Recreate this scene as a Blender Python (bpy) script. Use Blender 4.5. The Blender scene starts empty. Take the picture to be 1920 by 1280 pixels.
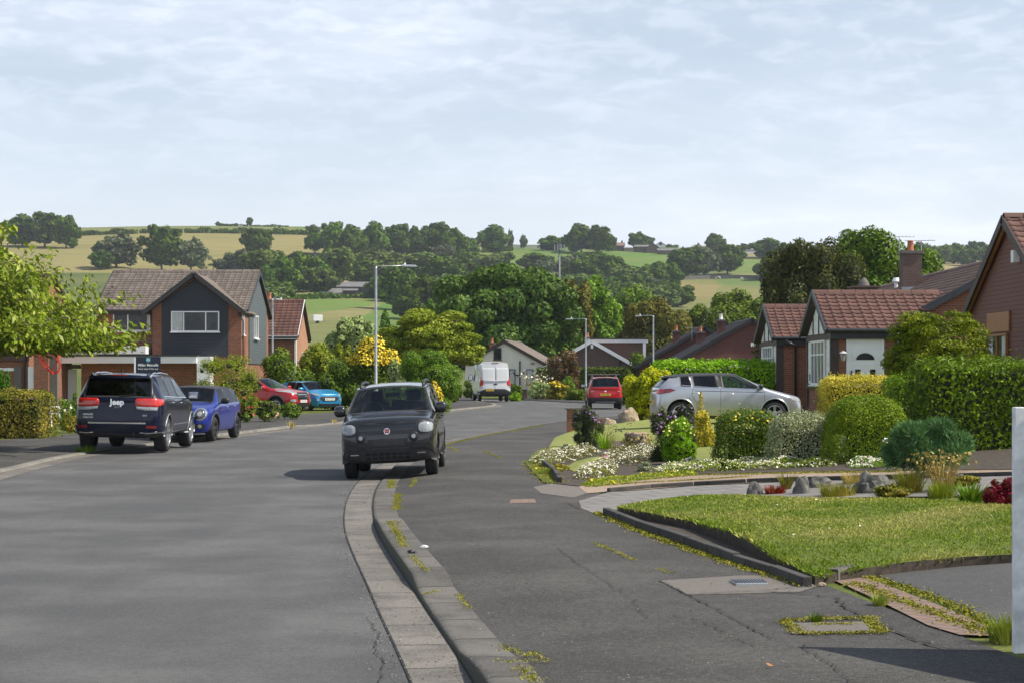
import bpy, bmesh, math, random
import numpy as np
from mathutils import Vector, Matrix, Quaternion
from mathutils.geometry import delaunay_2d_cdt
from mathutils.bvhtree import BVHTree

# ---------------------------------------------------------------- camera, sky, sun, exposure
F, HY, CH = 3400.0, 705.0, 1.68          # focal length (photo px), horizon row, camera height
sc = bpy.context.scene
C = sc.collection
cam_d = bpy.data.cameras.new('camera'); cam = bpy.data.objects.new('camera', cam_d); C.objects.link(cam)
cam.location = (0, 0, CH); cam.rotation_euler = (math.radians(90), 0, 0)
cam_d.sensor_width = 36; cam_d.lens = F / 1920 * 36; cam_d.shift_y = (HY - 640) / 1920
cam_d.clip_start = 0.3; cam_d.clip_end = 6000
sc.camera = cam
SUN_EL, SUN_AZ = math.radians(49), math.radians(-7)     # azimuth from +X towards +Y
w = bpy.data.worlds.new('World'); sc.world = w; w.use_nodes = True
nt = w.node_tree; nt.nodes.clear()
def _n(t, **k):
    n = nt.nodes.new(t)
    for a, b in k.items(): setattr(n, a, b)
    return n
out = _n('ShaderNodeOutputWorld'); bg = _n('ShaderNodeBackground'); bg.inputs[1].default_value = 0.105
sky = _n('ShaderNodeTexSky', sky_type='NISHITA', sun_disc=False, sun_elevation=SUN_EL, sun_rotation=math.radians(90) - SUN_AZ)
sky.air_density = 1.0; sky.dust_density = 1.2; sky.ozone_density = 1.3
tc = _n('ShaderNodeTexCoord'); sep = _n('ShaderNodeSeparateXYZ')
nt.links.new(tc.outputs['Generated'], sep.inputs[0])
# cirrus: noise on the directions, strongly flattened towards the horizon
def cloud(sx, sz, scale, detail, lo, hi, rot=0.0, dist=0.6):
    mp = _n('ShaderNodeMapping'); mp.inputs['Scale'].default_value = (sx, sx, sz); mp.inputs['Rotation'].default_value = (0, rot, 0)
    mp.inputs['Location'].default_value = (lo * 3.1, hi * 1.7, 0.4)
    nt.links.new(tc.outputs['Generated'], mp.inputs[0])
    nz = _n('ShaderNodeTexNoise'); nz.inputs['Scale'].default_value = scale; nz.inputs['Detail'].default_value = detail
    nz.inputs['Distortion'].default_value = dist; nz.inputs['Roughness'].default_value = 0.58
    nt.links.new(mp.outputs[0], nz.inputs['Vector'])
    mr = _n('ShaderNodeMapRange', interpolation_type='SMOOTHSTEP'); mr.inputs[1].default_value = lo; mr.inputs[2].default_value = hi
    nt.links.new(nz.outputs[0], mr.inputs[0])
    return mr.outputs[0]
def mth(op, a, b):
    m = _n('ShaderNodeMath', operation=op); m.use_clamp = op == 'ADD'
    for i, v in enumerate((a, b)):
        if isinstance(v, (int, float)): m.inputs[i].default_value = v
        else: nt.links.new(v, m.inputs[i])
    return m.outputs[0]
c1 = cloud(1.0, 4.2, 3.3, 7, 0.34, 0.74, 0.10)
c2 = cloud(1.0, 7.0, 11.0, 8, 0.42, 0.72, -0.14, 1.2)
c3 = cloud(1.0, 3.0, 34.0, 4, 0.42, 0.66, -0.22, 0.4)
el = _n('ShaderNodeMapRange'); el.inputs[1].default_value = 0.07; el.inputs[2].default_value = 0.17
nt.links.new(sep.outputs[2], el.inputs[0])
hz = _n('ShaderNodeMapRange'); hz.inputs[1].default_value = 0.16; hz.inputs[2].default_value = 0.0; hz.inputs[3].default_value = 0.0; hz.inputs[4].default_value = 0.42
nt.links.new(sep.outputs[2], hz.inputs[0])
fine = mth('MULTIPLY', mth('MULTIPLY', c3, el.outputs[0]), 0.16)
veil = _n('ShaderNodeMapRange'); veil.inputs[1].default_value = 0.22; veil.inputs[2].default_value = 0.5; veil.inputs[4].default_value = -0.35
nt.links.new(sep.outputs[2], veil.inputs[0])
fac = mth('ADD', mth('ADD', mth('ADD', veil.outputs[0], mth('ADD', 0.40, mth('MULTIPLY', c1, 0.26))), mth('MULTIPLY', mth('MULTIPLY', c2, 0.12), c1)), mth('ADD', hz.outputs[0], fine))
CLOUD_COL = (8.35, 8.9, 9.9, 1)
mix = _n('ShaderNodeMix', data_type='RGBA'); mix.inputs[7].default_value = CLOUD_COL
nt.links.new(fac, mix.inputs[0]); nt.links.new(sky.outputs[0], mix.inputs[6])
nt.links.new(mix.outputs[2], bg.inputs[0]); nt.links.new(bg.outputs[0], out.inputs[0])
sd = bpy.data.lights.new('sun', 'SUN'); sd.energy = 5.0; sd.angle = math.radians(0.55); sd.color = (1.0, 0.93, 0.80)
so = bpy.data.objects.new('sun', sd); C.objects.link(so)
SDIR = Vector((math.cos(SUN_EL) * math.cos(SUN_AZ), math.cos(SUN_EL) * math.sin(SUN_AZ), math.sin(SUN_EL)))
so.rotation_euler = SDIR.to_track_quat('Z', 'Y').to_euler(); so.location = (40, 5, 60)
vs = sc.view_settings; vs.view_transform = 'Standard'; vs.look = 'None'; vs.exposure = 0.24; vs.gamma = 1
sc.cycles.max_bounces = 6; sc.cycles.transparent_max_bounces = 12; sc.cycles.volume_bounces = 0
R = random.Random(7); NP = np.random.RandomState(11)

# ---------------------------------------------------------------- helpers
def tag(o, label=None, cat=None, group=None, kind=None):
    if label: o['label'] = label
    if cat: o['category'] = cat
    if group: o['group'] = group
    if kind: o['kind'] = kind
    return o
def empty(name, loc, rz=0, label=None, cat=None, group=None):
    o = bpy.data.objects.new(name, None); C.objects.link(o); o.location = loc; o.rotation_euler = (0, 0, rz)
    o.empty_display_size = 0.2
    return tag(o, label, cat, group)
def link(name, me, mats=None, parent=None, loc=None, smooth=False):
    o = bpy.data.objects.new(name, me); C.objects.link(o)
    if mats is not None:
        for m in (mats if isinstance(mats, (list, tuple)) else [mats]): me.materials.append(m)
    if parent: o.parent = parent
    if loc is not None: o.location = loc
    if smooth: me.shade_smooth()
    return o
def copy_tree(o, parent=None):
    c = o.copy(); C.objects.link(c)
    if parent: c.parent = parent
    for ch in list(o.children): copy_tree(ch, c)
    return c
def np_mesh(name, V, Fq, mi=None, uv=None):
    """V (n,3), Fq (m,k) -> mesh"""
    me = bpy.data.meshes.new(name); V = np.asarray(V, dtype=np.float32); Fq = np.asarray(Fq, dtype=np.int32)
    m, k = Fq.shape
    me.vertices.add(len(V)); me.vertices.foreach_set('co', V.ravel())
    me.loops.add(m * k); me.loops.foreach_set('vertex_index', Fq.ravel())
    me.polygons.add(m); me.polygons.foreach_set('loop_start', np.arange(m, dtype=np.int32) * k)
    me.polygons.foreach_set('loop_total', np.full(m, k, dtype=np.int32))
    if mi is not None: me.polygons.foreach_set('material_index', np.asarray(mi, dtype=np.int32))
    if uv is not None:
        l = me.uv_layers.new(name='UVMap'); l.data.foreach_set('uv', np.asarray(uv, dtype=np.float32)[Fq.ravel()].ravel())
    me.update(calc_edges=True); me.validate()
    return me
class MB:
    """collects quads / boxes / tubes with metre UVs"""
    def __init__(s): s.v = []; s.f = []; s.uv = []; s.m = []
    def face(s, pts, uvs=None, m=0):
        b = len(s.v); s.v += [tuple(p) for p in pts]; s.f.append(tuple(range(b, b + len(pts)))); s.m.append(m)
        if uvs is None:
            p = [Vector(q) for q in pts]; n = Vector((0, 0, 0))
            for i in range(1, len(p) - 1): n += (p[i] - p[0]).cross(p[i + 1] - p[0])
            if n.length < 1e-12: n = Vector((0, 0, 1))
            n.normalize()
            if abs(n.z) > 0.95: uvs = [(q.x, q.y) for q in p]
            else:
                t = Vector((-n.y, n.x, 0)).normalized(); bt = n.cross(t)
                uvs = [(q.dot(t), q.dot(bt)) for q in p]
        s.uv.append(uvs); return s
    def box(s, x0, y0, z0, x1, y1, z1, m=0):
        a = [(x0, y0, z0), (x1, y0, z0), (x1, y1, z0), (x0, y1, z0), (x0, y0, z1), (x1, y0, z1), (x1, y1, z1), (x0, y1, z1)]
        for f in ((3, 2, 1, 0), (4, 5, 6, 7), (0, 1, 5, 4), (1, 2, 6, 5), (2, 3, 7, 6), (3, 0, 4, 7)): s.face([a[i] for i in f], m=m)
        return s
    def obox(s, c, ax, ay, az, m=0):
        """oriented box: centre c, half-axis vectors"""
        c, ax, ay, az = map(Vector, (c, ax, ay, az))
        a = [c + i * ax + j * ay + k * az for k in (-1, 1) for (i, j) in ((-1, -1), (1, -1), (1, 1), (-1, 1))]
        for f in ((3, 2, 1, 0), (4, 5, 6, 7), (0, 1, 5, 4), (1, 2, 6, 5), (2, 3, 7, 6), (3, 0, 4, 7)): s.face([a[i] for i in f], m=m)
        return s
    def bar(s, p, q, wd, h, up=(0, 0, 1), m=0):
        """box beam from p to q, width wd, height h"""
        p, q, up = Vector(p), Vector(q), Vector(up); d = q - p; sd_ = d.cross(up).normalized(); u = sd_.cross(d).normalized()
        return s.obox((p + q) / 2, d / 2, sd_ * wd / 2, u * h / 2, m)
    def tube(s, pts, r, n=8, cap=True, m=0):
        pts = [Vector(p) for p in pts]; rs = r if isinstance(r, (list, tuple)) else [r] * len(pts); rings = []
        for i, p in enumerate(pts):
            d = (pts[min(i + 1, len(pts) - 1)] - pts[max(i - 1, 0)]).normalized()
            a = Vector((0, 0, 1)) if abs(d.z) < 0.9 else Vector((1, 0, 0))
            u = d.cross(a).normalized(); v = d.cross(u)
            rings.append([p + rs[i] * (math.cos(2 * math.pi * k / n) * u + math.sin(2 * math.pi * k / n) * v) for k in range(n)])
        for i in range(len(rings) - 1):
            for k in range(n):
                s.face([rings[i][k], rings[i + 1][k], rings[i + 1][(k + 1) % n], rings[i][(k + 1) % n]], m=m)
        if cap: s.face(rings[0], m=m); s.face(rings[-1][::-1], m=m)
        return s
    def prism(s, outline, d, m=0):
        """outline: 3D points (planar), extruded by vector d"""
        d = Vector(d); a = [Vector(p) for p in outline]; b = [p + d for p in a]; n = len(a)
        s.face(a[::-1], m=m); s.face(b, m=m)
        for i in range(n): s.face([a[i], a[(i + 1) % n], b[(i + 1) % n], b[i]], m=m)
        return s
    def build(s, name, mats, parent=None, loc=None, smooth=False, bevel=0, merge=False):
        me = bpy.data.meshes.new(name); me.from_pydata(s.v, [], s.f)
        l = me.uv_layers.new(name='UVMap'); flat = [c for u in s.uv for p in u for c in p]; l.data.foreach_set('uv', flat)
        me.polygons.foreach_set('material_index', s.m)
        if bevel or merge or smooth:
            bm = bmesh.new(); bm.from_mesh(me); bmesh.ops.remove_doubles(bm, verts=bm.verts, dist=1e-4); bmesh.ops.recalc_face_normals(bm, faces=bm.faces)
            if bevel:
                es = [e for e in bm.edges if len(e.link_faces) == 2 and e.calc_face_angle(0) > 0.5]
                bmesh.ops.bevel(bm, geom=es, offset=bevel, segments=2, affect='EDGES', profile=0.6)
            bm.to_mesh(me); bm.free()
        me.update(); o = link(name, me, mats, parent, loc)
        if smooth: me.shade_smooth()
        return o
def shade_auto(me, ang=35):
    me.shade_smooth()
    bm = bmesh.new(); bm.from_mesh(me)
    for e in bm.edges:
        if len(e.link_faces) == 2 and e.calc_face_angle(0) > math.radians(ang): e.smooth = False
    bm.to_mesh(me); bm.free()
def text_mesh(name, body, size, mat, parent, mtx, extrude=0.002, align='CENTER', bold=0.0, sx=1.0):
    cu = bpy.data.curves.new(name, 'FONT'); cu.body = body; cu.size = size; cu.extrude = extrude; cu.align_x = align; cu.align_y = 'CENTER'; cu.offset = bold
    cu.resolution_u = 3
    o = bpy.data.objects.new(name, cu); C.objects.link(o); dg = bpy.context.evaluated_depsgraph_get()
    me = bpy.data.meshes.new_from_object(o.evaluated_get(dg)); bpy.data.objects.remove(o)
    me.transform(mtx @ Matrix.Diagonal((sx, 1, 1, 1))); me.materials.clear()
    return link(name, me, mat, parent)
def smooth_line(P, n=8):
    P = [Vector(p) for p in P]; out_ = []
    for i in range(len(P) - 1):
        a, b, c, d = P[max(i - 1, 0)], P[i], P[i + 1], P[min(i + 2, len(P) - 1)]
        for k in range(n):
            t = k / n
            out_.append(0.5 * ((2 * b) + (c - a) * t + (2 * a - 5 * b + 4 * c - d) * t * t + (3 * b - a - 3 * c + d) * t ** 3))
    out_.append(P[-1]); return out_
def sstep(a, b, x):
    t = min(1, max(0, (x - a) / (b - a))); return t * t * (3 - 2 * t)

# ---------------------------------------------------------------- the lie of the land
KR = [(0.4, 5), (-0.2, 9.9), (-0.74, 14), (-1.55, 20.5), (-2.03, 27), (-2.15, 33), (-2.05, 39), (-1.72, 45), (-0.9, 51), (0.1, 57.5), (1.16, 63.5), (2.7, 70), (4.9, 76), (8.5, 82), (14, 87), (24, 92), (45, 98)]
KL = [(-6.4, 5), (-6.9, 10), (-7.6, 18), (-8.45, 27), (-8.95, 33), (-9.2, 38), (-8.85, 44), (-7.75, 52), (-6.55, 62), (-4.35, 77), (-2.4, 90), (-1.3, 97), (-0.9, 102), (-1.1, 108), (-1.9, 114), (-2.3, 122), (-2.4, 145)]
KRs = smooth_line([(x, y, 0) for x, y in KR], 8); KLs = smooth_line([(x, y, 0) for x, y in KL], 8)
def kx(line, y):
    ys = [p.y for p in line]; return float(np.interp(y, ys, [p.x for p in line]))
_dt = [0, 130, 200, 300, 400, 500, 600, 700, 800, 900, 1000, 1100, 1200, 1260, 1500]
_zl = [0, 0, -0.5, 5.5, 11.0, 17.6, 26.0, 37.0, 49.5, 63.5, 77.5, 91.0, 101.0, 105.5, 101]
_zr = [0, 0, -1.0, 4.5, 9.0, 14.5, 21.5, 31.5, 43.0, 56.0, 69.0, 78.5, 83.0, 84.0, 78]
_sky = [(-1500, 1.0), (0, .94), (150, .98), (400, 1.02), (560, 1.0), (640, .9), (760, .62), (900, .25), (1000, 0.12), (1100, .06), (1300, .02), (1450, 0), (3400, 0)]
def ground(X, Y):
    if Y < 130:
        return 0.0
    px = 960 + X / Y * F
    t = float(np.interp(px, [a for a, b in _sky], [b for a, b in _sky]))
    D = Y
    z = (1 - t) * float(np.interp(D, _dt, _zr)) + t * float(np.interp(D, _dt, _zl))
    z += (0.9 * math.sin(X * 0.013 + 1.3) * math.cos(Y * 0.011) + 0.35 * math.sin(X * 0.05 + Y * 0.031)) * sstep(160, 420, D)
    if px > 1500: z -= sstep(1500, 1750, px) * sstep(700, 1000, D) * 6
    return z
PAVE_W = 2.72
def gz(X, Y):
    """surface height near the camera: road 0, pavements about 0.1, right-hand gardens climbing"""
    if Y > 130: return ground(X, Y)
    u = X - kx(KRs, Y)
    if Y < 92 and u > 0:
        u2 = u - PAVE_W
        return 0.10 + (0.52 * sstep(0, 9.5, u2) if u2 > 0 else 0)
    if X < kx(KLs, Y): return 0.09
    return 0.0
def at(px, py, D):
    """world point that the photo shows at (px,py) if it is D metres away"""
    return Vector(((px - 960) / F * D, D, CH + (HY - py) / F * D))
def G(px, py, lift=0.0):
    """world point on the ground seen at (px,py)"""
    lo = 5.0; prev = lo
    D = lo
    while D < 1500:
        X = (px - 960) / F * D; zr = CH + (HY - py) / F * D
        if zr <= gz(X, D) + lift + 1e-6:
            a, b = prev, D
            for _ in range(30):
                m = (a + b) / 2; X = (px - 960) / F * m
                if CH + (HY - py) / F * m <= gz(X, m) + lift: b = m
                else: a = m
            X = (px - 960) / F * b
            return Vector((X, b, gz(X, b)))
        prev = D; D += 0.4 if D < 140 else 4
    X = (px - 960) / F * 1200
    return Vector((X, 1200, gz(X, 1200)))

# ---------------------------------------------------------------- materials
class NB:
    def __init__(s, name):
        s.m = bpy.data.materials.new(name); s.m.use_nodes = True; s.t = s.m.node_tree; s.t.nodes.clear()
        s.out = s.n('ShaderNodeOutputMaterial')
    def n(s, t, **k):
        n = s.t.nodes.new(t)
        for a, b in k.items(): setattr(n, a, b)
        return n
    def l(s, a, b): s.t.links.new(a, b)
    def val(s, inp, v):
        if v is None: return
        if hasattr(v, 'is_linked') or hasattr(v, 'links'): s.l(v, inp)
        elif isinstance(v, (int, float)): inp.default_value = v
        else: inp.default_value = (*v, 1) if len(v) == 3 and inp.type == 'RGBA' else v
    def coord(s, kind='Object'):
        return s.n('ShaderNodeTexCoord').outputs[kind]
    def noise(s, scale, detail=4, vec=None, rough=.55, stretch=None, dist=0):
        if vec is None: vec = s.coord()
        if stretch:
            mp = s.n('ShaderNodeMapping'); mp.inputs['Scale'].default_value = stretch; s.l(vec, mp.inputs[0]); vec = mp.outputs[0]
        z = s.n('ShaderNodeTexNoise'); z.inputs['Scale'].default_value = scale; z.inputs['Detail'].default_value = detail
        z.inputs['Roughness'].default_value = rough; z.inputs['Distortion'].default_value = dist; s.l(vec, z.inputs['Vector']); return z.outputs[0]
    def ramp(s, v, lo, hi, a=0.0, b=1.0):
        r = s.n('ShaderNodeMapRange', interpolation_type='SMOOTHSTEP')
        for i, x in zip((1, 2, 3, 4), (lo, hi, a, b)): r.inputs[i].default_value = x
        s.l(v, r.inputs[0]); return r.outputs[0]
    def mix(s, f, a, b, mode='MIX'):
        m = s.n('ShaderNodeMix', data_type='RGBA', blend_type=mode); s.val(m.inputs[0], f); s.val(m.inputs[6], a); s.val(m.inputs[7], b); return m.outputs[2]
    def math(s, op, a, b=0.0, clamp=False):
        m = s.n('ShaderNodeMath', operation=op); m.use_clamp = clamp; s.val(m.inputs[0], a); s.val(m.inputs[1], b); return m.outputs[0]
    def cramp(s, v, stops):
        r = s.n('ShaderNodeValToRGB'); e = r.color_ramp.elements
        e[0].position = stops[0][0]; e[0].color = (*stops[0][1], 1); e[1].position = stops[-1][0]; e[1].color = (*stops[-1][1], 1)
        for p, c in stops[1:-1]:
            q = e.new(p); q.color = (*c, 1)
        s.l(v, r.inputs[0]); return r.outputs[0]
    def bsdf(s, col, rough=.6, metal=0.0, spec=None, coat=0, bump=None, bstr=.3, bdist=.01, sheen=0, trans=0, finish=True):
        p = s.n('ShaderNodeBsdfPrincipled'); s.val(p.inputs['Base Color'], col); s.val(p.inputs['Roughness'], rough); s.val(p.inputs['Metallic'], metal)
        if spec is not None: p.inputs['Specular IOR Level'].default_value = spec
        if coat: p.inputs['Coat Weight'].default_value = coat; p.inputs['Coat Roughness'].default_value = 0.04
        if bump is not None:
            b = s.n('ShaderNodeBump'); b.inputs['Strength'].default_value = bstr; b.inputs['Distance'].default_value = bdist
            s.l(bump, b.inputs['Height']); s.l(b.outputs[0], p.inputs['Normal'])
        if finish: s.l(p.outputs[0], s.out.inputs[0])
        return p
def sc_(c, k): return tuple(min(1, x * k) for x in c)
def M_plain(name, col, rough=.6, metal=0.0, var=.12, scale=6.0, spec=None, coat=0, bump=0.0):
    b = NB(name); z = b.noise(scale, 5)
    c = b.mix(b.ramp(z, .3, .7), sc_(col, 1 - var), sc_(col, 1 + var))
    b.bsdf(c, rough, metal, spec, coat, z if bump else None, bump, .01); return b.m
def M_brick(name, c1, c2, mortar, bw=.225, rh=.075, ms=.010, rough=.85, dirt=.25):
    b = NB(name); uv = b.coord('UV'); t = b.n('ShaderNodeTexBrick'); b.l(uv, t.inputs['Vector'])
    t.inputs['Scale'].default_value = 1; t.inputs['Brick Width'].default_value = bw; t.inputs['Row Height'].default_value = rh
    t.inputs['Mortar Size'].default_value = ms; t.inputs['Mortar Smooth'].default_value = .1; t.inputs['Bias'].default_value = 0
    t.inputs['Color1'].default_value = (*c1, 1); t.inputs['Color2'].default_value = (*c2, 1); t.inputs['Mortar'].default_value = (*mortar, 1)
    z = b.noise(1.3, 5, uv); f = b.noise(45, 3, uv)
    c = b.mix(b.ramp(z, .35, .7, 0, dirt), t.outputs[0], sc_(c1, .55)); c = b.mix(b.ramp(f, .4, .75, 0, .25), c, sc_(c2, 1.35))
    h = b.math('SUBTRACT', 1.0, t.outputs[1]); b.bsdf(c, rough, bump=h, bstr=.5, bdist=.008); return b.m
def M_clad(name, col, pitch=.15, rough=.55, horizontal=True):
    """cladding boards, groove every pitch metres up the wall"""
    b = NB(name); uv = b.coord('UV'); sp = b.n('ShaderNodeSeparateXYZ'); b.l(uv, sp.inputs[0])
    v = b.math('FRACT', b.math('DIVIDE', sp.outputs[1 if horizontal else 0], pitch)); g = b.ramp(v, .0, .09); z = b.noise(3, 4, uv, stretch=(.4, 6, 1))
    c = b.mix(z, sc_(col, .8), sc_(col, 1.25)); c = b.mix(g, sc_(col, .35), c)
    h = b.math('ADD', b.math('MULTIPLY', g, .7), b.math('MULTIPLY', v, .3)); b.bsdf(c, rough, bump=h, bstr=.7, bdist=.02); return b.m
def M_leaf(name, stops, rough=.5, trans=.3, big=.35, patch=1.2, spec=.3):
    """foliage: colour differs leaf by leaf, clump by clump and plant by plant"""
    b = NB(name); g = b.n('ShaderNodeNewGeometry'); oi = b.n('ShaderNodeObjectInfo'); z = b.noise(patch, 3, rough=.6)
    v = b.math('ADD', b.math('MULTIPLY', g.outputs['Random Per Island'], 1 - big), b.math('MULTIPLY', b.ramp(z, .3, .7), big))
    v = b.math('ADD', b.math('MULTIPLY', v, .86), b.math('MULTIPLY', oi.outputs['Random'], .14))
    c = b.cramp(v, stops); hs = b.n('ShaderNodeHueSaturation'); hs.inputs['Fac'].default_value = 1
    b.l(b.math('ADD', .487, b.math('MULTIPLY', oi.outputs['Random'], .026)), hs.inputs['Hue'])
    b.l(b.math('ADD', 1.10, b.math('MULTIPLY', oi.outputs['Random'], .4)), hs.inputs['Value']); b.l(c, hs.inputs['Color']); hs.inputs['Saturation'].default_value = 1.12
    p = b.bsdf(hs.outputs[0], rough, spec=spec * .5, finish=False)
    t = b.n('ShaderNodeBsdfTranslucent'); tcol = b.mix(.5, hs.outputs[0], (.20, .30, .02)); b.l(tcol, t.inputs[0])
    ms = b.n('ShaderNodeMixShader'); ms.inputs[0].default_value = trans * .6; b.l(p.outputs[0], ms.inputs[1]); b.l(t.outputs[0], ms.inputs[2]); b.l(ms.outputs[0], b.out.inputs[0]); return b.m
def M_bark(name, col):
    b = NB(name); z = b.noise(9, 5, stretch=(1, 1, .25)); c = b.mix(z, sc_(col, .55), sc_(col, 1.4)); b.bsdf(c, .9, bump=z, bstr=.8, bdist=.03); return b.m
def M_paint(name, col, flake=.0, metal=.0, rough=.28, dirt=.05, spec=.35, coat=.6):
    b = NB(name); z = b.noise(2.2, 4); z2 = b.noise(700, 2)
    c = b.mix(b.ramp(z2, .45, .75, 0, flake), col, sc_(col, 2.2)) if flake else col
    c = b.mix(b.ramp(z, .45, .8, 0, dirt), c, (.22, .20, .17)); b.bsdf(c, rough, metal, spec=spec, coat=coat); return b.m
def M_glass(name, tint=(.66, .74, .71), refl=.05, rough=.01):
    b = NB(name); tr = b.n('ShaderNodeBsdfTransparent'); tr.inputs[0].default_value = (*tint, 1)
    gl = b.n('ShaderNodeBsdfGlossy'); gl.inputs['Roughness'].default_value = rough; gl.inputs[0].default_value = (.9, .95, 1, 1)
    lw = b.n('ShaderNodeLayerWeight'); lw.inputs[0].default_value = .22
    f = b.ramp(lw.outputs['Fresnel'], 0, .9, refl, .75); ms = b.n('ShaderNodeMixShader'); b.l(f, ms.inputs[0]); b.l(tr.outputs[0], ms.inputs[1]); b.l(gl.outputs[0], ms.inputs[2])
    b.l(ms.outputs[0], b.out.inputs[0]); return b.m
def M_asphalt(name, base, light, patchy=.5, speck=.5, stretch=(1, 1, 1)):
    b = NB(name); co = b.coord(); big = b.noise(.55, 6, co, .62); st = b.noise(.9, 5, co, stretch=stretch, dist=.5); fine = b.noise(95, 3, co, .8); mid = b.noise(11, 5, co)
    v = b.n('ShaderNodeTexVoronoi'); v.inputs['Scale'].default_value = 60; b.l(co, v.inputs['Vector'])
    f = b.math('ADD', b.math('MULTIPLY', b.ramp(big, .38, .68), patchy), b.math('MULTIPLY', b.ramp(st, .45, .8), patchy * .35), True)
    c = b.mix(f, base, light); m2 = b.noise(27, 4, co, .7); c = b.mix(b.ramp(m2, .5, .7, 0, speck * .6), c, sc_(light, 1.25)); c = b.mix(b.ramp(m2, .5, .34, 0, speck * .7), c, sc_(base, .55)); c = b.mix(b.ramp(mid, .45, .75, 0, .35), c, sc_(base, .72)); c = b.mix(b.ramp(fine, .5, .72, 0, speck), c, sc_(light, 1.8)); c = b.mix(b.ramp(fine, .48, .3, 0, speck), c, sc_(base, .5))
    c = b.mix(b.ramp(v.outputs['Distance'], .12, .05, 0, speck * .5), c, sc_(light, 2.0))
    h = b.math('ADD', fine, b.math('MULTIPLY', mid, .5)); b.bsdf(c, .88, spec=.35, bump=h, bstr=.8, bdist=.008); return b.m
def M_kerb(name, c1, c2, length=.915, joint=(.03, .03, .02), jw=.012):
    b = NB(name); uv = b.coord('UV'); t = b.n('ShaderNodeTexBrick'); b.l(uv, t.inputs['Vector']); t.offset = 0
    t.inputs['Scale'].default_value = 1; t.inputs['Brick Width'].default_value = length; t.inputs['Row Height'].default_value = 50; t.inputs['Mortar Size'].default_value = jw; t.inputs['Mortar Smooth'].default_value = .3
    t.inputs['Color1'].default_value = (*c1, 1); t.inputs['Color2'].default_value = (*c2, 1); t.inputs['Mortar'].default_value = (*joint, 1)
    f = b.noise(60, 4); z = b.noise(2.2, 5, dist=.4); mossn = b.noise(5.5, 5)
    c = b.mix(b.ramp(z, .4, .72, 0, .75), t.outputs[0], sc_(c1, .5)); c = b.mix(b.ramp(f, .5, .75, 0, .5), c, sc_(c2, 1.6)); c = b.mix(b.ramp(f, .45, .3, 0, .5), c, sc_(c1, .4))
    b.bsdf(c, .9, bump=f, bstr=.4, bdist=.006); return b.m
def M_grass(name, cols, scale=.9, fine=35):
    b = NB(name); a = b.noise(scale, 6, rough=.65); f = b.noise(fine, 4); v = b.math('ADD', b.math('MULTIPLY', a, .65), b.math('MULTIPLY', f, .35))
    c = b.cramp(v, [(.30, cols[0]), (.5, cols[1]), (.66, cols[2])]); b.bsdf(c, .95, spec=.1, bump=f, bstr=.6, bdist=.03); return b.m

mt = {}
mt['road'] = M_asphalt('road_asphalt', (.070, .071, .073), (.128, .127, .125), .9, .6, (1.5, .12, 1))
mt['pave'] = M_asphalt('pavement_asphalt', (.034, .033, .032), (.112, .106, .097), .55, .80)
mt['drive'] = M_asphalt('drive_asphalt', (.065, .065, .066), (.12, .118, .115), .4, .5)
mt['gutter'] = M_kerb('gutter_concrete', (.13, .12, .106), (.185, .168, .148), .915, (.045, .04, .032), .018)
mt['kerb'] = M_kerb('kerb_concrete', (.090, .084, .076), (.15, .138, .122), .915, (.035, .04, .015), .022)
mt['kerb_far'] = M_kerb('pale_kerb_concrete', (.17, .16, .14), (.22, .205, .18), .915, (.08, .075, .06))
mt['conc'] = M_asphalt('patch_concrete', (.15, .135, .12), (.19, .17, .155), .4, .4)
mt['dark_stone'] = M_kerb('dark_edging_stone', (.055, .052, .048), (.075, .07, .062), .9)
mt['flag'] = M_brick('grey_block_paving', (.215, .205, .195), (.17, .16, .15), (.07, .065, .05), .60, .45, .016)
mt['brickpave'] = M_brick('pink_brick_paving', (.24, .15, .12), (.20, .13, .105), (.11, .10, .07), .22, .11, .012)
mt['gravel'] = M_asphalt('pink_gravel', (.27, .20, .15), (.36, .28, .21), .6, .8)
mt['soil'] = M_plain('bare_soil', (.055, .042, .03), .95, var=.4, scale=14, bump=.8)
mt['lawn'] = M_grass('lawn_grass', ((.07, .105, .02), (.12, .15, .035), (.23, .21, .085)), .7)
mt['lawn_pale'] = M_grass('pale_lawn_grass', ((.17, .21, .05), (.23, .26, .08), (.32, .32, .13)), 1.5)
mt['verge'] = M_grass('garden_grass', ((.05, .07, .02), (.10, .13, .03), (.20, .20, .07)), 1.2)
mt['moss'] = M_leaf('yellow_moss', [(0, (.075, .075, .015)), (.5, (.15, .14, .03)), (1, (.24, .20, .06))], .9, .1)
mt['crack'] = M_plain('crack_dirt', (.018, .017, .015), .95)
mt['brick'] = M_brick('red_brick', (.34, .105, .045), (.20, .065, .034), (.26, .21, .16))
mt['brick_or'] = M_brick('orange_brick', (.46, .20, .095), (.36, .15, .075), (.38, .30, .22))
mt['brick_dk'] = M_brick('dark_brown_brick', (.17, .10, .075), (.125, .075, .06), (.17, .14, .12))
mt['brick_wine'] = M_brick('wine_brick', (.15, .045, .034), (.105, .034, .027), (.10, .07, .06))
mt['render'] = M_plain('cream_render', (.80, .75, .64), .85, var=.05, scale=2)
mt['white'] = M_plain('white_upvc', (.90, .90, .89), .35, var=.02)
mt['white_old'] = M_plain('weathered_white_paint', (.80, .80, .78), .6, var=.22, scale=7)
mt['clad_dk'] = M_clad('charcoal_cladding', (.028, .033, .043), .15)
mt['clad_gr'] = M_clad('grey_cladding', (.095, .115, .125), .15)
mt['clad_br'] = M_clad('maroon_cladding', (.085, .035, .032), .25)
mt['hung'] = M_clad('maroon_tile_hanging', (.15, .050, .036), .105)
mt['black'] = M_plain('black_plastic', (.018, .018, .02), .45, var=.1)
mt['gutterblk'] = M_plain('black_rainwater_goods', (.03, .03, .032), .35)
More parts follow.
